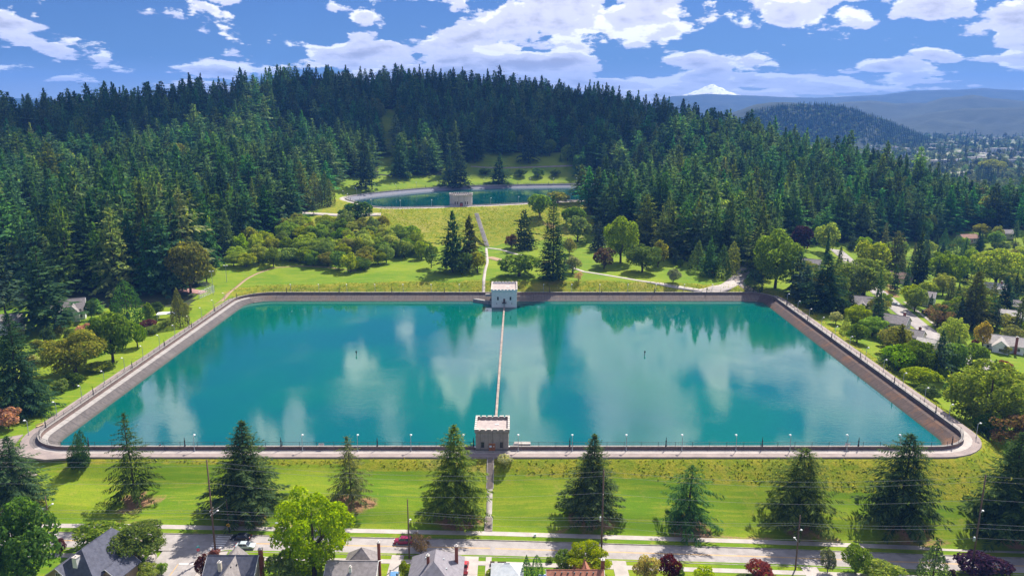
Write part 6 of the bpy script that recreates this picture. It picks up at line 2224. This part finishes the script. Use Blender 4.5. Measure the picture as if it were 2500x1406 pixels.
    ('shrub', 2322, 1410, 22, 20, 'purple', 'shrub', 'small purple bush beside the pointed evergreen'),
    ('shrub', 2440, 1424, 30, 60, 'green', 'shrub', 'green bush in front of the wide purple one'),
    ('shrub', 988, 1412, 44, 26, 'yel', 'hedge', 'clipped hedge between the light blue car and the lavender roof'),
    ('shrub', 1204, 1410, 22, 36, 'yel', 'shrub', 'yellow bush beside the wooden planter'),
    # flowering clumps on the bank
    ('shrub', 1232, 1134, 26, 40, 'pale', 'shrub', 'pale weedy bush at the head of the concrete steps'),
    ('shrub', 2440, 1118, 74, 92, 'dark', 'garden_tree', 'dark leafy tree under the lime tree on the bank'),
    ('broad', 2345, 1040, 60, 70, 'dark', 'garden_tree', 'dark shaded tree at the bank foot beside the wide brown one'),
]
for T_ in TREES:
    cat = 'shrub' if T_[6] in ('shrub', 'flowering_shrub', 'hedge') else 'tree'
    tree(*T_[:7], T_[7], None, cat)
# bright clipped hedge
a, b = on_ground(378, 812), on_ground(432, 782)
t = empty('hedge', (a + b) / 2, math.atan2(b.y - a.y, b.x - a.x), 'bright yellow-green clipped hedge in front of the shelter', 'hedge')
t.scale = ((b - a).length * 1.1, 3.4, 3.2)
c = link('foliage', KIND['shrub'][0][2], t)
c.color = (.19, .30, .02, 1)
link('stem', KIND['shrub'][1][0], t)


# ------------------------------------------------------------------ scattered plants
def in_poly(poly, X, Y):
    return sdf(poly, X, Y) < 0


def scatter_px(poly, n, mind, seed, tries=6000):
    """points on the ground whose base falls in a region of the slope, at least mind metres apart"""
    r = np.random.default_rng(seed)
    P = np.array(poly, float)
    out = []
    for _ in range(tries):
        px, py = r.uniform(P[:, 0].min(), P[:, 0].max()), r.uniform(P[:, 1].min(), P[:, 1].max())
        if not in_poly(poly, np.array([px]), np.array([py]))[0]:
            continue
        g = on_ground(px, py)
        if all((g.x - q.x) ** 2 + (g.y - q.y) ** 2 > mind ** 2 for q in out):
            out.append(g)
            if len(out) >= n:
                break
    return out


rs = random.Random(5)
THICK = [(565, 650), (600, 600), (690, 566), (790, 546), (890, 552), (960, 578), (1042, 606), (1046, 640), (1000, 650), (935, 656), (905, 668), (810, 664), (700, 640), (640, 668), (590, 664)]
for g in scatter_px(THICK, 78, 5.4, 3, 2200):
    cn = rs.choice(['olive', 'green', 'green', 'green', 'lime', 'mid', 'yel', 'yel'])
    hh, ww = rs.uniform(7.5, 13), rs.uniform(9, 15)
    pxx, pyy = project(g.x, g.y, g.z)
    tree_at(rs.choice(['shrub', 'maple', 'big', 'big']), g - Vector((0, 0, .2)), hh, ww, cn, 'thicket_tree',
            '%s %s tree in the %s of the meadow thicket, %s' % ('broad' if ww > 12 else 'small', {'olive': 'olive', 'lime': 'bright lime', 'green': 'fresh green', 'mid': 'mid-green', 'yel': 'yellowish', 'grey': 'grey-green'}[cn],
                                                     'dam-side back' if pyy < 600 else ('lawn-side front' if pyy > 640 else 'middle'), 'by the dirt path' if pxx < 700 else ('near the conifer pair' if pxx > 900 else 'below the domed tree')), 'trees of the meadow thicket')
HOUSE_P = [o.location for o in bpy.data.objects if o.name.startswith('house')]
NB = [(1965, 640), (2060, 600), (2250, 600), (2350, 572), (2540, 575), (2560, 1010), (2440, 1000), (2330, 960), (2260, 935), (2120, 850), (2040, 790), (1960, 730)]
ST = np.array([(p.x, p.y) for p in STREET])


def seg_d(x, y):
    d = 1e9
    for a, b in zip(ST, ST[1:]):
        e = b - a
        t_ = np.clip(((x - a[0]) * e[0] + (y - a[1]) * e[1]) / (e @ e), 0, 1)
        d = min(d, math.hypot(x - a[0] - t_ * e[0], y - a[1] - t_ * e[1]))
    return d


HOUSES = [(o.location.copy(), ' '.join(o['label'].split()[:5])) for o in bpy.data.objects if o.name.startswith('house')]


def near_house(g):
    loc, nm = min(HOUSES, key=lambda q: (q[0].x - g.x) ** 2 + (q[0].y - g.y) ** 2)
    d_ = math.hypot(loc.x - g.x, loc.y - g.y)
    rel = 'right beside' if d_ < 16 else ('close to' if d_ < 32 else 'some way off')
    if abs(g.y - loc.y) > abs(g.x - loc.x):
        sd_ = 'behind it' if g.y > loc.y else 'before it'
    else:
        sd_ = 'on its street side' if g.x > loc.x else 'on its reservoir side'
    return '%s the %s, %s' % (rel, nm, sd_)


k = 0
for g in scatter_px(NB, 195, 6.4, 9, 3600):
    if seg_d(g.x, g.y) < 7 or any((g.x - h.x) ** 2 + (g.y - h.y) ** 2 < 95 for h in HOUSE_P) or sdf(RES, np.array([g.x]), np.array([g.y]))[0] < 22:
        continue
    q = rs.random()
    # keep the lawns before the white houses open
    pxx, pyy = project(g.x, g.y, g.z)
    if pxx > 2390 and 840 < pyy < 945:
        continue
    if q < .3:
        tree_at('fir', g, rs.uniform(10, 20), rs.uniform(5, 8), rs.choice(['con', 'con_dark', 'con_warm']), 'garden_conifer', 'conifer ' + near_house(g), 'conifers of the neighbourhood gardens')
    elif q < .75:
        tree_at(rs.choice(['broad', 'big']), g, rs.uniform(7, 13), rs.uniform(8, 14), rs.choice(['mid', 'green', 'olive', 'green', 'yel', 'lime']), 'garden_tree', 'leafy tree ' + near_house(g), 'leafy trees of the neighbourhood gardens')
    else:
        tree_at('shrub', g, rs.uniform(2.5, 5), rs.uniform(3.5, 7), rs.choice(['mid', 'dark', 'olive', 'green', 'burg', 'gold', 'pale']), 'garden_shrub', 'garden shrub ' + near_house(g), 'shrubs of the neighbourhood gardens', 'shrub')
LF = [(-40, 850), (60, 760), (230, 752), (330, 772), (470, 752), (462, 775), (350, 800), (250, 870), (100, 905), (-40, 1000)]
for g in scatter_px(LF, 40, 7, 13, 800):
    if any((g.x - h.x) ** 2 + (g.y - h.y) ** 2 < 110 for h in HOUSE_P):
        continue
    tree_at(rs.choice(['broad', 'shrub', 'fir']), g, rs.uniform(4, 10), rs.uniform(5, 8), rs.choice(['mid', 'dark', 'olive', 'con']), 'garden_tree', 'leafy garden tree round the houses at the forest edge', 'garden trees at the forest edge')
# bushes along the bank foot on the neighbourhood side
for k in range(26):
    y = 215 + k * 6.6
    x = RX1 + 25 + rs.uniform(-1.5, 4)
    tree_at('shrub', (x, y, h1(x, y) - .2), rs.uniform(3, 6.5), rs.uniform(5, 8), rs.choice(['mid', 'green', 'dark', 'yel', 'olive']), 'bank_shrub', 'leafy shrub in the thicket at the foot of the neighbourhood bank', 'shrubs along the bank foot', 'shrub')

# ------------------------------------------------------------------ the forest on the hill
rf = np.random.default_rng(77)
SPC = 11.0
X, Y = np.meshgrid(np.arange(-680, 700, SPC), np.arange(385, 1190, SPC))
X = (X + rf.uniform(-.42, .42, X.shape) * SPC).ravel()
Y = (Y + rf.uniform(-.42, .42, Y.shape) * SPC).ravel()
Z = hz(X, Y)
PXf, PYf = project(X, Y, Z)
ok = (PXf > -130) & (PXf < 2640) & (PYf < np.interp(PXf, LBX, LBY) + rf.normal(size=X.shape) * 4)
rpx = np.array([-150, 0, 250, 450, 700, 900, 1100, 1300, 1500, 1600, 1750, 1850, 2000, 2150, 2250, 2400, 2550])
rdd = np.array([800, 820, 850, 890, 970, 1040, 1070, 1060, 1020, 980, 915, 865, 810, 760, 710, 660, 620]) * 1.03
ok &= Y < np.interp(PXf, rpx, rdd)
CW = vnoise(X, Y, 14, 51) * 12
ok &= ~((PXf > 922 + CW) & (PXf < 968 + CW) & (PYf > 268) & (PYf < 425))
ok &= ~((PXf > 1708) & (PXf < 1742) & (PYf > 385) & (PYf < 412))
ok &= sdf(UP, X, Y) > 13
ok &= sdf(RES, X, Y) > 24
ok &= rf.random(X.shape) > .06
X, Y, Z, PXf, PYf = X[ok], Y[ok], Z[ok], PXf[ok], PYf[ok]
n = len(X)
Hh = np.clip(30 + 5.5 * vnoise(X, Y, 30, 4) + rf.normal(size=n) * 5.5, 15, 46)
Wd = np.clip(Hh * rf.uniform(.44, .72, n), 10, 22)
Hh = Hh + 9 * smooth(560, 420, Y) * (X < -90)
brd = rf.random(n) < .10
Hh = np.where(brd, Hh * .60, Hh)
Wd = np.where(brd, Hh * .80, Wd)
zc = Y * CP + (CAMH - Z) * SP
size = Hh / zc
order = np.argsort(-size)
inview = (PXf > -10) & (PXf < 2510)
firs = [i for i in order if not brd[i] and inview[i]][:270]
brds = [i for i in order if brd[i] and inview[i]][:40]
picked = np.zeros(n, bool)
PLACES = [(60, 790, 'above the white houses at the wood edge'), (200, 700, 'over the white gabled house'), (330, 700, 'behind the cone-shaped evergreen'), (430, 690, 'beside the tennis court'), (520, 620, 'where the wood meets the dirt path'),
          (600, 580, 'beside the meadow thicket'), (700, 530, 'at the hill road'), (100, 620, 'well up the slope above the white houses'), (300, 600, 'well up the slope above the tennis court'), (450, 550, 'high behind the tennis court'),
          (1460, 520, 'at the end of the upper reservoir'), (1540, 570, 'behind the large leafy meadow tree'), (1650, 600, 'behind the meadow lawn corner'), (1750, 610, 'behind the evergreen clump at the park road'),
          (1860, 650, 'over the road junction'), (1950, 580, 'behind the purple-leaved tree'), (2050, 570, 'behind the lime round tree'), (2150, 570, 'above the head of the street'), (2280, 565, 'above the columnar evergreens'), (2420, 550, 'behind the low roofs under the flank')]


def forest_label(i, col):
    j = min(range(len(PLACES)), key=lambda q: (PLACES[q][0] - PXf[i]) ** 2 + (PLACES[q][1] - PYf[i]) ** 2)
    a_ = 'tall' if Hh[i] > 35 else ('short' if Hh[i] < 26 else 'mid-height')
    b_ = 'broad' if Wd[i] / Hh[i] > .56 else ('slim' if Wd[i] / Hh[i] < .47 else 'conical')
    c_ = 'dark green' if col[0] < .09 else 'yellow-green'
    return '%s %s %s conifer %s' % (a_, b_, c_, PLACES[j][2])


for i in firs:
    picked[i] = True
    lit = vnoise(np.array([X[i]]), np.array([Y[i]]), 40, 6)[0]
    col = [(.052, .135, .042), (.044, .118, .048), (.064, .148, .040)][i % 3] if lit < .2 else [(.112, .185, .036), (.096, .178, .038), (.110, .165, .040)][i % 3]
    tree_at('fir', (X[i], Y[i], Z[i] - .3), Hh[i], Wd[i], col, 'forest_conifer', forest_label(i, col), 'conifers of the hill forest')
for i in brds:
    picked[i] = True
    tree_at('broad', (X[i], Y[i], Z[i] - .3), Hh[i], Wd[i], rs.choice(['mid', 'green', 'dark', 'olive']), 'forest_leafy_tree', forest_label(i, (.01,)).replace('dark green conifer', 'leafy light-green tree'), 'leafy trees in the forest')


def instancer(name, pts, scl, rot, vi, protos, label):
    """one object that repeats prototype trees over points"""
    cc = bpy.data.collections.new(name + '_kinds')
    for q, me in enumerate(protos):
        o = bpy.data.objects.new('%s_kind_%02d' % (name, q), me)
        cc.objects.link(o)
    me = bpy.data.meshes.new(name)
    me.vertices.add(len(pts))
    me.vertices.foreach_set('co', np.asarray(pts, np.float32).ravel())
    for an, ty, dt in (('scl', 'FLOAT_VECTOR', scl), ('rot', 'FLOAT_VECTOR', rot)):
        a_ = me.attributes.new(an, ty, 'POINT')
        a_.data.foreach_set('vector', np.asarray(dt, np.float32).ravel())
    a_ = me.attributes.new('vi', 'INT', 'POINT')
    a_.data.foreach_set('value', np.asarray(vi, np.int32))
    o = link(name, me)
    ng = bpy.data.node_groups.new(name, 'GeometryNodeTree')
    ng.interface.new_socket('Geometry', in_out='INPUT', socket_type='NodeSocketGeometry')
    ng.interface.new_socket('Geometry', in_out='OUTPUT', socket_type='NodeSocketGeometry')
    gi, go = ng.nodes.new('NodeGroupInput'), ng.nodes.new('NodeGroupOutput')
    ci = ng.nodes.new('GeometryNodeCollectionInfo')
    ci.inputs['Collection'].default_value = cc
    ci.inputs['Separate Children'].default_value = True
    ci.inputs['Reset Children'].default_value = True
    ip = ng.nodes.new('GeometryNodeInstanceOnPoints')
    ip.inputs['Pick Instance'].default_value = True
    def attr(nm, ty):
        x = ng.nodes.new('GeometryNodeInputNamedAttribute')
        x.data_type = ty
        x.inputs['Name'].default_value = nm
        return x.outputs['Attribute']
    L_ = ng.links.new
    L_(gi.outputs[0], ip.inputs['Points'])
    L_(ci.outputs[0], ip.inputs['Instance'])
    L_(attr('vi', 'INT'), ip.inputs['Instance Index'])
    L_(attr('rot', 'FLOAT_VECTOR'), ip.inputs['Rotation'])
    L_(attr('scl', 'FLOAT_VECTOR'), ip.inputs['Scale'])
    L_(ip.outputs[0], go.inputs[0])
    md = o.modifiers.new('repeat', 'NODES')
    md.node_group = ng
    return tag(o, label, None, None, 'stuff')


def whole(cr, trunk, m):
    """crown and trunk in one prototype mesh"""
    V, f = cr
    tv = np.array([v.co[:] for v in trunk.vertices])
    V2 = np.concatenate([V, tv])
    me = bpy.data.meshes.new('whole_tree')
    fs = [tuple(q) for q in f] + [tuple(v + len(V) for v in p.vertices) for p in trunk.polygons]
    me.from_pydata(V2.tolist(), [], fs)
    me.materials.append(m)
    me.materials.append(M_BARK)
    me.polygons.foreach_set('material_index', [0] * len(f) + [1] * len(trunk.polygons))
    me.update()
    return me


L_FORB = leaf_mat('forest_leaves', .35, .6, col=(.085, .150, .028), rnd=.5)
rest = ~picked
vi = np.where(brd[rest], 6 + rf.integers(0, 2, rest.sum()), rf.integers(0, 6, rest.sum()))
instancer('forest', np.stack([X, Y, Z - .3], 1)[rest], np.stack([Wd, Wd, Hh], 1)[rest], np.stack([rf.normal(size=n) * .02, rf.normal(size=n) * .02, rf.uniform(0, 6.28, n)], 1)[rest], vi,
          [whole(c, T_CON[0], L_FOR) for c in C_FIR] + [whole(c, T_BRO[0], L_FORB) for c in C_BRO[:2]], 'dense dark conifer forest covering the hill')
print('forest', n, 'rest', int(rest.sum()))

# ------------------------------------------------------------------ tall grass on the banks
rg_ = np.random.default_rng(3)
M_TUFT = leaf_mat('grass_blades', .55, .7, col=(.240, .285, .026), rnd=0.0)


def tufts(name, X, Y, hgt, label):
    Z = hz(X, Y)
    n = len(X)
    V = []
    for q in range(3):
        a = rg_.uniform(0, 6.28, n)
        w = rg_.uniform(.14, .34, n)
        hh = hgt * rg_.uniform(.4, 1.2, n)
        lean = rg_.normal(size=(n, 2)) * .22
        V.append(np.stack([np.stack([X - np.cos(a) * w, Y - np.sin(a) * w, Z - .05], 1), np.stack([X + np.cos(a) * w, Y + np.sin(a) * w, Z - .05], 1),
                           np.stack([X + lean[:, 0] * 1.2, Y + lean[:, 1] * 1.2, Z + hh], 1)], 1))
    V = np.stack(V, 1).reshape(-1, 3)
    return tag(link(name, mesh_np(name, V, np.arange(len(V)).reshape(-1, 3), (M_TUFT,))), label, None, None, 'stuff')


N0 = 110000
bx_, by_ = rg_.uniform(-150, 175, N0), rg_.uniform(172, 470, N0)
dd = sdf(RES, bx_, by_)
toe_ = np.interp(bx_, [-140, -60, 0, 60, 110, 150], [5.2, 6.8, 9.4, 11.6, 16, 18])
keep = (dd > 5.3) & (((by_ < 206) & (dd < toe_)) | ((bx_ > RX1 + 3) & (dd < 12)) | ((by_ > RY1) & (dd < 14)))
keep &= ~((np.abs(bx_ + 5.9) < 1.3) & (by_ < 206))
keep &= vnoise(bx_, by_, 7, 31) > rg_.uniform(-1.1, .55, N0)
bxk, byk = bx_[keep], by_[keep]
tufts('tall_grass', bxk, byk, .42, 'tall rough grass on the reservoir banks')
bx_, by_ = rg_.uniform(-95, 60, 16000), rg_.uniform(505, 590, 16000)
du = sdf(UP, bx_, by_)
keep = (du > 7) & (du < 62) & (vnoise(bx_, by_, 9, 33) > rg_.uniform(-1, .8, 16000))
tufts('dry_grass', bx_[keep], by_[keep], .55, 'dry grass on the dam of the upper reservoir')
# ------------------------------------------------------------------ far country: plain, town, hills, mountain
M_HILL = mat('wooded_hill', (0.010, 0.022, 0.012), (0.024, 0.038, 0.020), 0.008, 0.95, 4.0, 0.05, 6)


def far_hill(name, prof, dist, depth_f, depth_b, m, wob=.03, rows=14, seed=1, base=PLAIN):
    """prof = crest as (px, py); solid hill that falls to the plain in front and behind"""
    r = np.random.default_rng(seed)
    pxs = np.linspace(prof[0][0], prof[-1][0], 140)
    pys = np.interp(pxs, [a for a, b in prof], [b for a, b in prof])
    cr = np.array([at_d(a, b, dist)[:] for a, b in zip(pxs, pys)])
    cr[:, 2] += (np.convolve(r.normal(size=160), np.ones(6) / 6, 'same')[:140]) * dist * wob * .02
    V = []
    S_ = list(np.linspace(-1, 0, rows)) + list(np.linspace(0, 1, rows // 2)[1:])
    for s in S_:
        q = s * (depth_f if s < 0 else depth_b)
        k = (1 - abs(s)) ** 1.15
        z = base - 8 + (cr[:, 2] - base + 8) * k
        z = z + vnoise(cr[:, 0] * 1.0, cr[:, 1] + q, depth_f * .12, seed) * (cr[:, 2] - base) * .10 * math.sin(math.pi * min(1, abs(s) * 1.0)) * (1 if s < 0 else 0)
        V.append(np.stack([cr[:, 0] * (1 + q / dist), cr[:, 1] + q, z], 1))
    n, c = len(S_), 140
    V = np.concatenate(V)
    ii = np.arange(n * c).reshape(n, c)
    f = np.stack([ii[:-1, :-1], ii[:-1, 1:], ii[1:, 1:], ii[1:, :-1]], -1).reshape(-1, 4)
    o = tag(link(name, mesh_np(name, V, f, (m,), True)), kind='structure')
    return o, cr


far_hill('hills', [(1560, 262), (1640, 236), (1720, 230), (1800, 233), (1890, 236), (1990, 240), (2055, 236), (2150, 232), (2230, 222), (2330, 220), (2400, 215), (2440, 219), (2520, 222), (2640, 216), (2800, 230)], 7300, 1500, 900, M_HILL, seed=3)
far_hill('hills', [(-400, 240), (-100, 236), (20, 238), (120, 246), (260, 262)], 6600, 1100, 800, M_HILL, seed=8)
far_hill('hills', [(1800, 317), (1900, 288), (2000, 262), (2060, 250), (2125, 246), (2190, 253), (2260, 252), (2300, 240), (2370, 232), (2430, 240), (2500, 248), (2600, 250), (2760, 270)], 4700, 950, 700, M_HILL, seed=4)
far_hill('hills', [(2060, 328), (2180, 294), (2290, 272), (2360, 266), (2430, 263), (2500, 262), (2620, 262), (2760, 280)], 3900, 560, 600, M_HILL, seed=5)
far_hill('hills', [(1690, 336), (1790, 275), (1850, 254), (1905, 249), (1960, 252), (2010, 262), (2120, 336)], 3500, 440, 440, M_HILL, seed=6)
butte, bc = far_hill('hills', [(1690, 356), (1770, 318), (1840, 275), (1890, 263), (1950, 257), (2010, 258), (2060, 264), (2110, 278), (2160, 296), (2220, 320), (2300, 356)], 2750, 400, 420, M_HILL, seed=7)

# the snow mountain
sm = bpy.data.materials.new('snow_and_rock')
sm.use_nodes = True
N = NT(sm.node_tree)
bs = sm.node_tree.nodes['Principled BSDF']
g = N.n('ShaderNodeNewGeometry')
sp = N.n('ShaderNodeSeparateXYZ')
N.l(g.outputs['Position'], sp.inputs[0])
nz = N.noise(g.outputs['Position'], .012, 6, .65)
snow = N.ramp(N.math('ADD', sp.outputs[2], N.math('MULTIPLY', nz, 170.0)), 190.0, 220.0)
N.l(N.mix(snow, (.10, .11, .13), N.mix(N.ramp(N.noise(g.outputs['Position'], .022, 5, .7), .55, .61), (.80, .83, .88), (.22, .25, .30))), bs.inputs['Base Color'])
bs.inputs['Roughness'].default_value = .8
pk = at_d(1737, 205, 8500)
pg = np.linspace(-1700, 1700, 120)
MX, MY = np.meshgrid(pg, pg)
rad = np.hypot(MX, MY)
ang = np.arctan2(MY, MX)
ridg = np.abs(np.sin(ang * 4.5 + .4 + rad * .0021)) * .6 + np.abs(np.sin(ang * 9 + 1.3 - rad * .004)) * .4
u_ = np.clip(1 - rad / (1690 - 300 * ridg), 0, 1)
MZ = PLAIN - 20 + (pk.z - PLAIN + 20) * (.62 * u_ ** 1.0 + .38 * u_ ** 3.2) + vnoise(MX, MY, 45, 61) * 9 * u_ + vnoise(MX, MY, 18, 62) * 4 * u_
ii = np.arange(120 * 120).reshape(120, 120)
tag(link('mountain', mesh_np('mountain', np.stack([MX + pk.x, MY + pk.y, MZ], -1).reshape(-1, 3), np.stack([ii[:-1, :-1], ii[:-1, 1:], ii[1:, 1:], ii[1:, :-1]], -1).reshape(-1, 4), (sm,), True)), kind='structure')

# trees of the far plain and on the nearest butte
rp = np.random.default_rng(41)
n0 = 16000
D = 1150 * np.exp(rp.uniform(0, 1.15, n0))
PXp = rp.uniform(1380, 2650, n0)
Xp = (PXp - CX) / F * D * 1.005
Zp = hz(Xp, D)
dens = vnoise(Xp, D, 120, 14) * .5 + vnoise(Xp, D, 420, 15) * .5
keep = (dens > rp.uniform(-.8, .6, n0)) & (Zp < -8)
Xp, Dp, Zp = Xp[keep], D[keep], Zp[keep]
Xp, Dp, Zp = Xp[:4300], Dp[:4300], Zp[:4300]
# the butte
nb = 4200
ib = rp.integers(8, 132, nb)
s = rp.uniform(-.75, .08, nb)
C_ = bc[ib]
xb = C_[:, 0] * (1 + s * 400 / 2750)
yb = C_[:, 1] + s * 400
zb = PLAIN - 8 + (C_[:, 2] - PLAIN + 8) * (1 - np.abs(s)) ** 1.15 - 2
Xa, Ya, Za = np.concatenate([Xp, xb]), np.concatenate([Dp, yb]), np.concatenate([Zp, zb])
n = len(Xa)
isb = np.arange(n) >= len(Xp)
fir = rp.random(n) < np.where(np.arange(n) < len(Xp), .22, .75)
Hp = np.where(fir, rp.uniform(16, 32, n), rp.uniform(9, 17, n))
Wp = np.where(fir, Hp * .38, Hp * rp.uniform(.9, 1.3, n))
Hp = np.where(isb, Hp * .6, Hp)
Wp = np.where(isb, Wp * .75, Wp)
# simple low-detail prototypes for plants this far away
lowf = [conifer(201 + k, 30, 11, 9, 5, 2, .1, .8, .2, .5, .2, .7, .2) for k in range(2)]
lowb = [blob_leaves(211 + k, 9, 260, .085, .05, .33, (.2, .32)) for k in range(3)]
L_FARC = leaf_mat('far_needles', .2, .6, col=(.055, .095, .045), rnd=.5)
instancer('far_woodland', np.stack([Xa, Ya, Za], 1), np.stack([Wp, Wp, Hp], 1), np.stack([np.zeros(n), np.zeros(n), rp.uniform(0, 6.28, n)], 1),
          np.where(fir, rp.integers(0, 2, n), 2 + rp.integers(0, 3, n)),
          [whole(c, T_CON[0], L_FARC) for c in lowf] + [whole(c, T_BRO[1], L_FAR) for c in lowb], 'trees scattered over the hazy town plain and its butte')

# buildings of the far town
def town_building(x, y, L, D_, h, rz, m, label, group, flat=True):
    t = empty('town_building', (x, y, float(hz(np.array([x]), np.array([y]))[0])), rz, label, 'building', group)
    MB().box(-L / 2, L / 2, -D_ / 2, D_ / 2, -3, h).build('wall', m, t)
    MB().box(-L / 2 - .4, L / 2 + .4, -D_ / 2 - .4, D_ / 2 + .4, h, h + .7).build('roof', M_R_PALE if flat else M_R_GREY, t)
    st = max(1, int(h / 3.6))
    nw = max(2, int(L / 6))
    for k in range(st):
        for j in range(nw):
            u = -L / 2 + L * (j + .5) / nw
            MB().box(u - L / nw * .33, u + L / nw * .33, -D_ / 2 - .15, -D_ / 2, 1 + k * 3.6, 2.9 + k * 3.6).build('window', M_GLASS, t)


for px, py, wpx, hpx, lab in ((2444, 376, 46, 13, 'long white block with window rows on the town plain'), (2352, 398, 34, 9, 'pale low block among trees at the town edge'), (2345, 326, 40, 5, 'broad pale shed far out on the plain'),
                              (2098, 331, 26, 5, 'pale shed at the foot of the butte'), (2385, 328, 30, 4, 'narrow white shed far out on the plain'), (2460, 330, 42, 4, 'wide white warehouse far out on the plain'),
                              (2322, 402, 16, 10, 'small cream block under the white one'), (2148, 318, 20, 4, 'tan roofs beside the cleared slope of the butte')):
    p = at_z(px, py, PLAIN)
    town_building(p.x, p.y, wpx / F * p.y, wpx / F * p.y * .4, max(5, hpx / F * p.y), rp.uniform(-.15, .15), M_W_WHITE, lab, None)
for k in range(120):
    px, py = rp.uniform(1990, 2510), 300 + 110 * rp.random() ** 1.6
    p = at_z(px, py, PLAIN)
    if project(p.x, p.y, PLAIN)[1] < 300 or hz(np.array([p.x]), np.array([p.y]))[0] > -15:
        continue
    town_building(p.x, p.y, rp.uniform(16, 46), rp.uniform(10, 20), rp.uniform(6, 11), rp.uniform(-.6, .6), [M_W_WHITE, M_W_CREAM, M_W_GREY][k % 3], ('long ' if k % 4 == 0 else 'small ') + ['white', 'cream', 'grey'][k % 3] + ' building on the hazy town plain ' + ('below the butte' if px < 2180 else ('beyond the wooded flank' if px < 2340 else 'toward the frame edge')) + (' among nearer trees' if py > 345 else ' far out'), 'small buildings of the far town', k % 2 == 0)
# cleared slope on the butte
p = at_d(2098, 299, 3900)
mb = MB()

# ------------------------------------------------------------------ cumulus overhead that shades the summit
def cumulus(name, cx, cy, base, sx_, sy_, seed, label):
    r = np.random.default_rng(seed)
    bm = bmesh.new()
    for k in range(70):
        a, q = r.uniform(0, 6.28), math.sqrt(r.uniform(0, 1))
        x, y = math.cos(a) * q * sx_, math.sin(a) * q * sy_
        rad = r.uniform(55, 105) * (1.15 - .6 * q)
        m4 = Matrix.Translation((cx + x, cy + y, base + rad * .55)) @ Matrix.Diagonal((1.25, 1.1, .8, 1))
        bmesh.ops.create_icosphere(bm, subdivisions=2, radius=rad, matrix=m4)
    for v in bm.verts:
        if v.co.z < base:
            v.co.z = base
    me = bpy.data.meshes.new(name)
    bm.to_mesh(me)
    bm.free()
    me.materials.append(mat('cloud_white', (.9, .9, .9), (.86, .86, .87), .01, 1.0))
    me.polygons.foreach_set('use_smooth', [True] * len(me.polygons))
    tag(link(name, me), label, None, None, 'stuff')


CB = 1000.0
off = Vector((sun_dir.x / sun_dir.z, sun_dir.y / sun_dir.z)) * (CB - 60)
cumulus('clouds', 0 + off.x, 1010 + off.y, CB, 320, 165, 5, 'cumulus clouds drifting over the hill')
cumulus('clouds', -520 + off.x, 800 + off.y, CB, 170, 120, 6, 'smaller cumulus cloud drifting over the hill shoulder')

# ------------------------------------------------------------------ the air
hm = bpy.data.materials.new('haze_air')
hm.use_nodes = True
for q in list(hm.node_tree.nodes):
    hm.node_tree.nodes.remove(q)
N = NT(hm.node_tree)
pv = N.n('ShaderNodeVolumePrincipled')
pv.inputs['Color'].default_value = (.12, .36, 1.0, 1)
pv.inputs['Density'].default_value = HAZE
pv.inputs['Anisotropy'].default_value = 0.0
N.l(pv.outputs[0], N.n('ShaderNodeOutputMaterial').inputs['Volume'])
hb = MB().box(-8000, 8000, -1500, 10400, -75, 500).build('haze', hm)
tag(hb, 'thin blue haze over the distance', None, None, 'stuff')
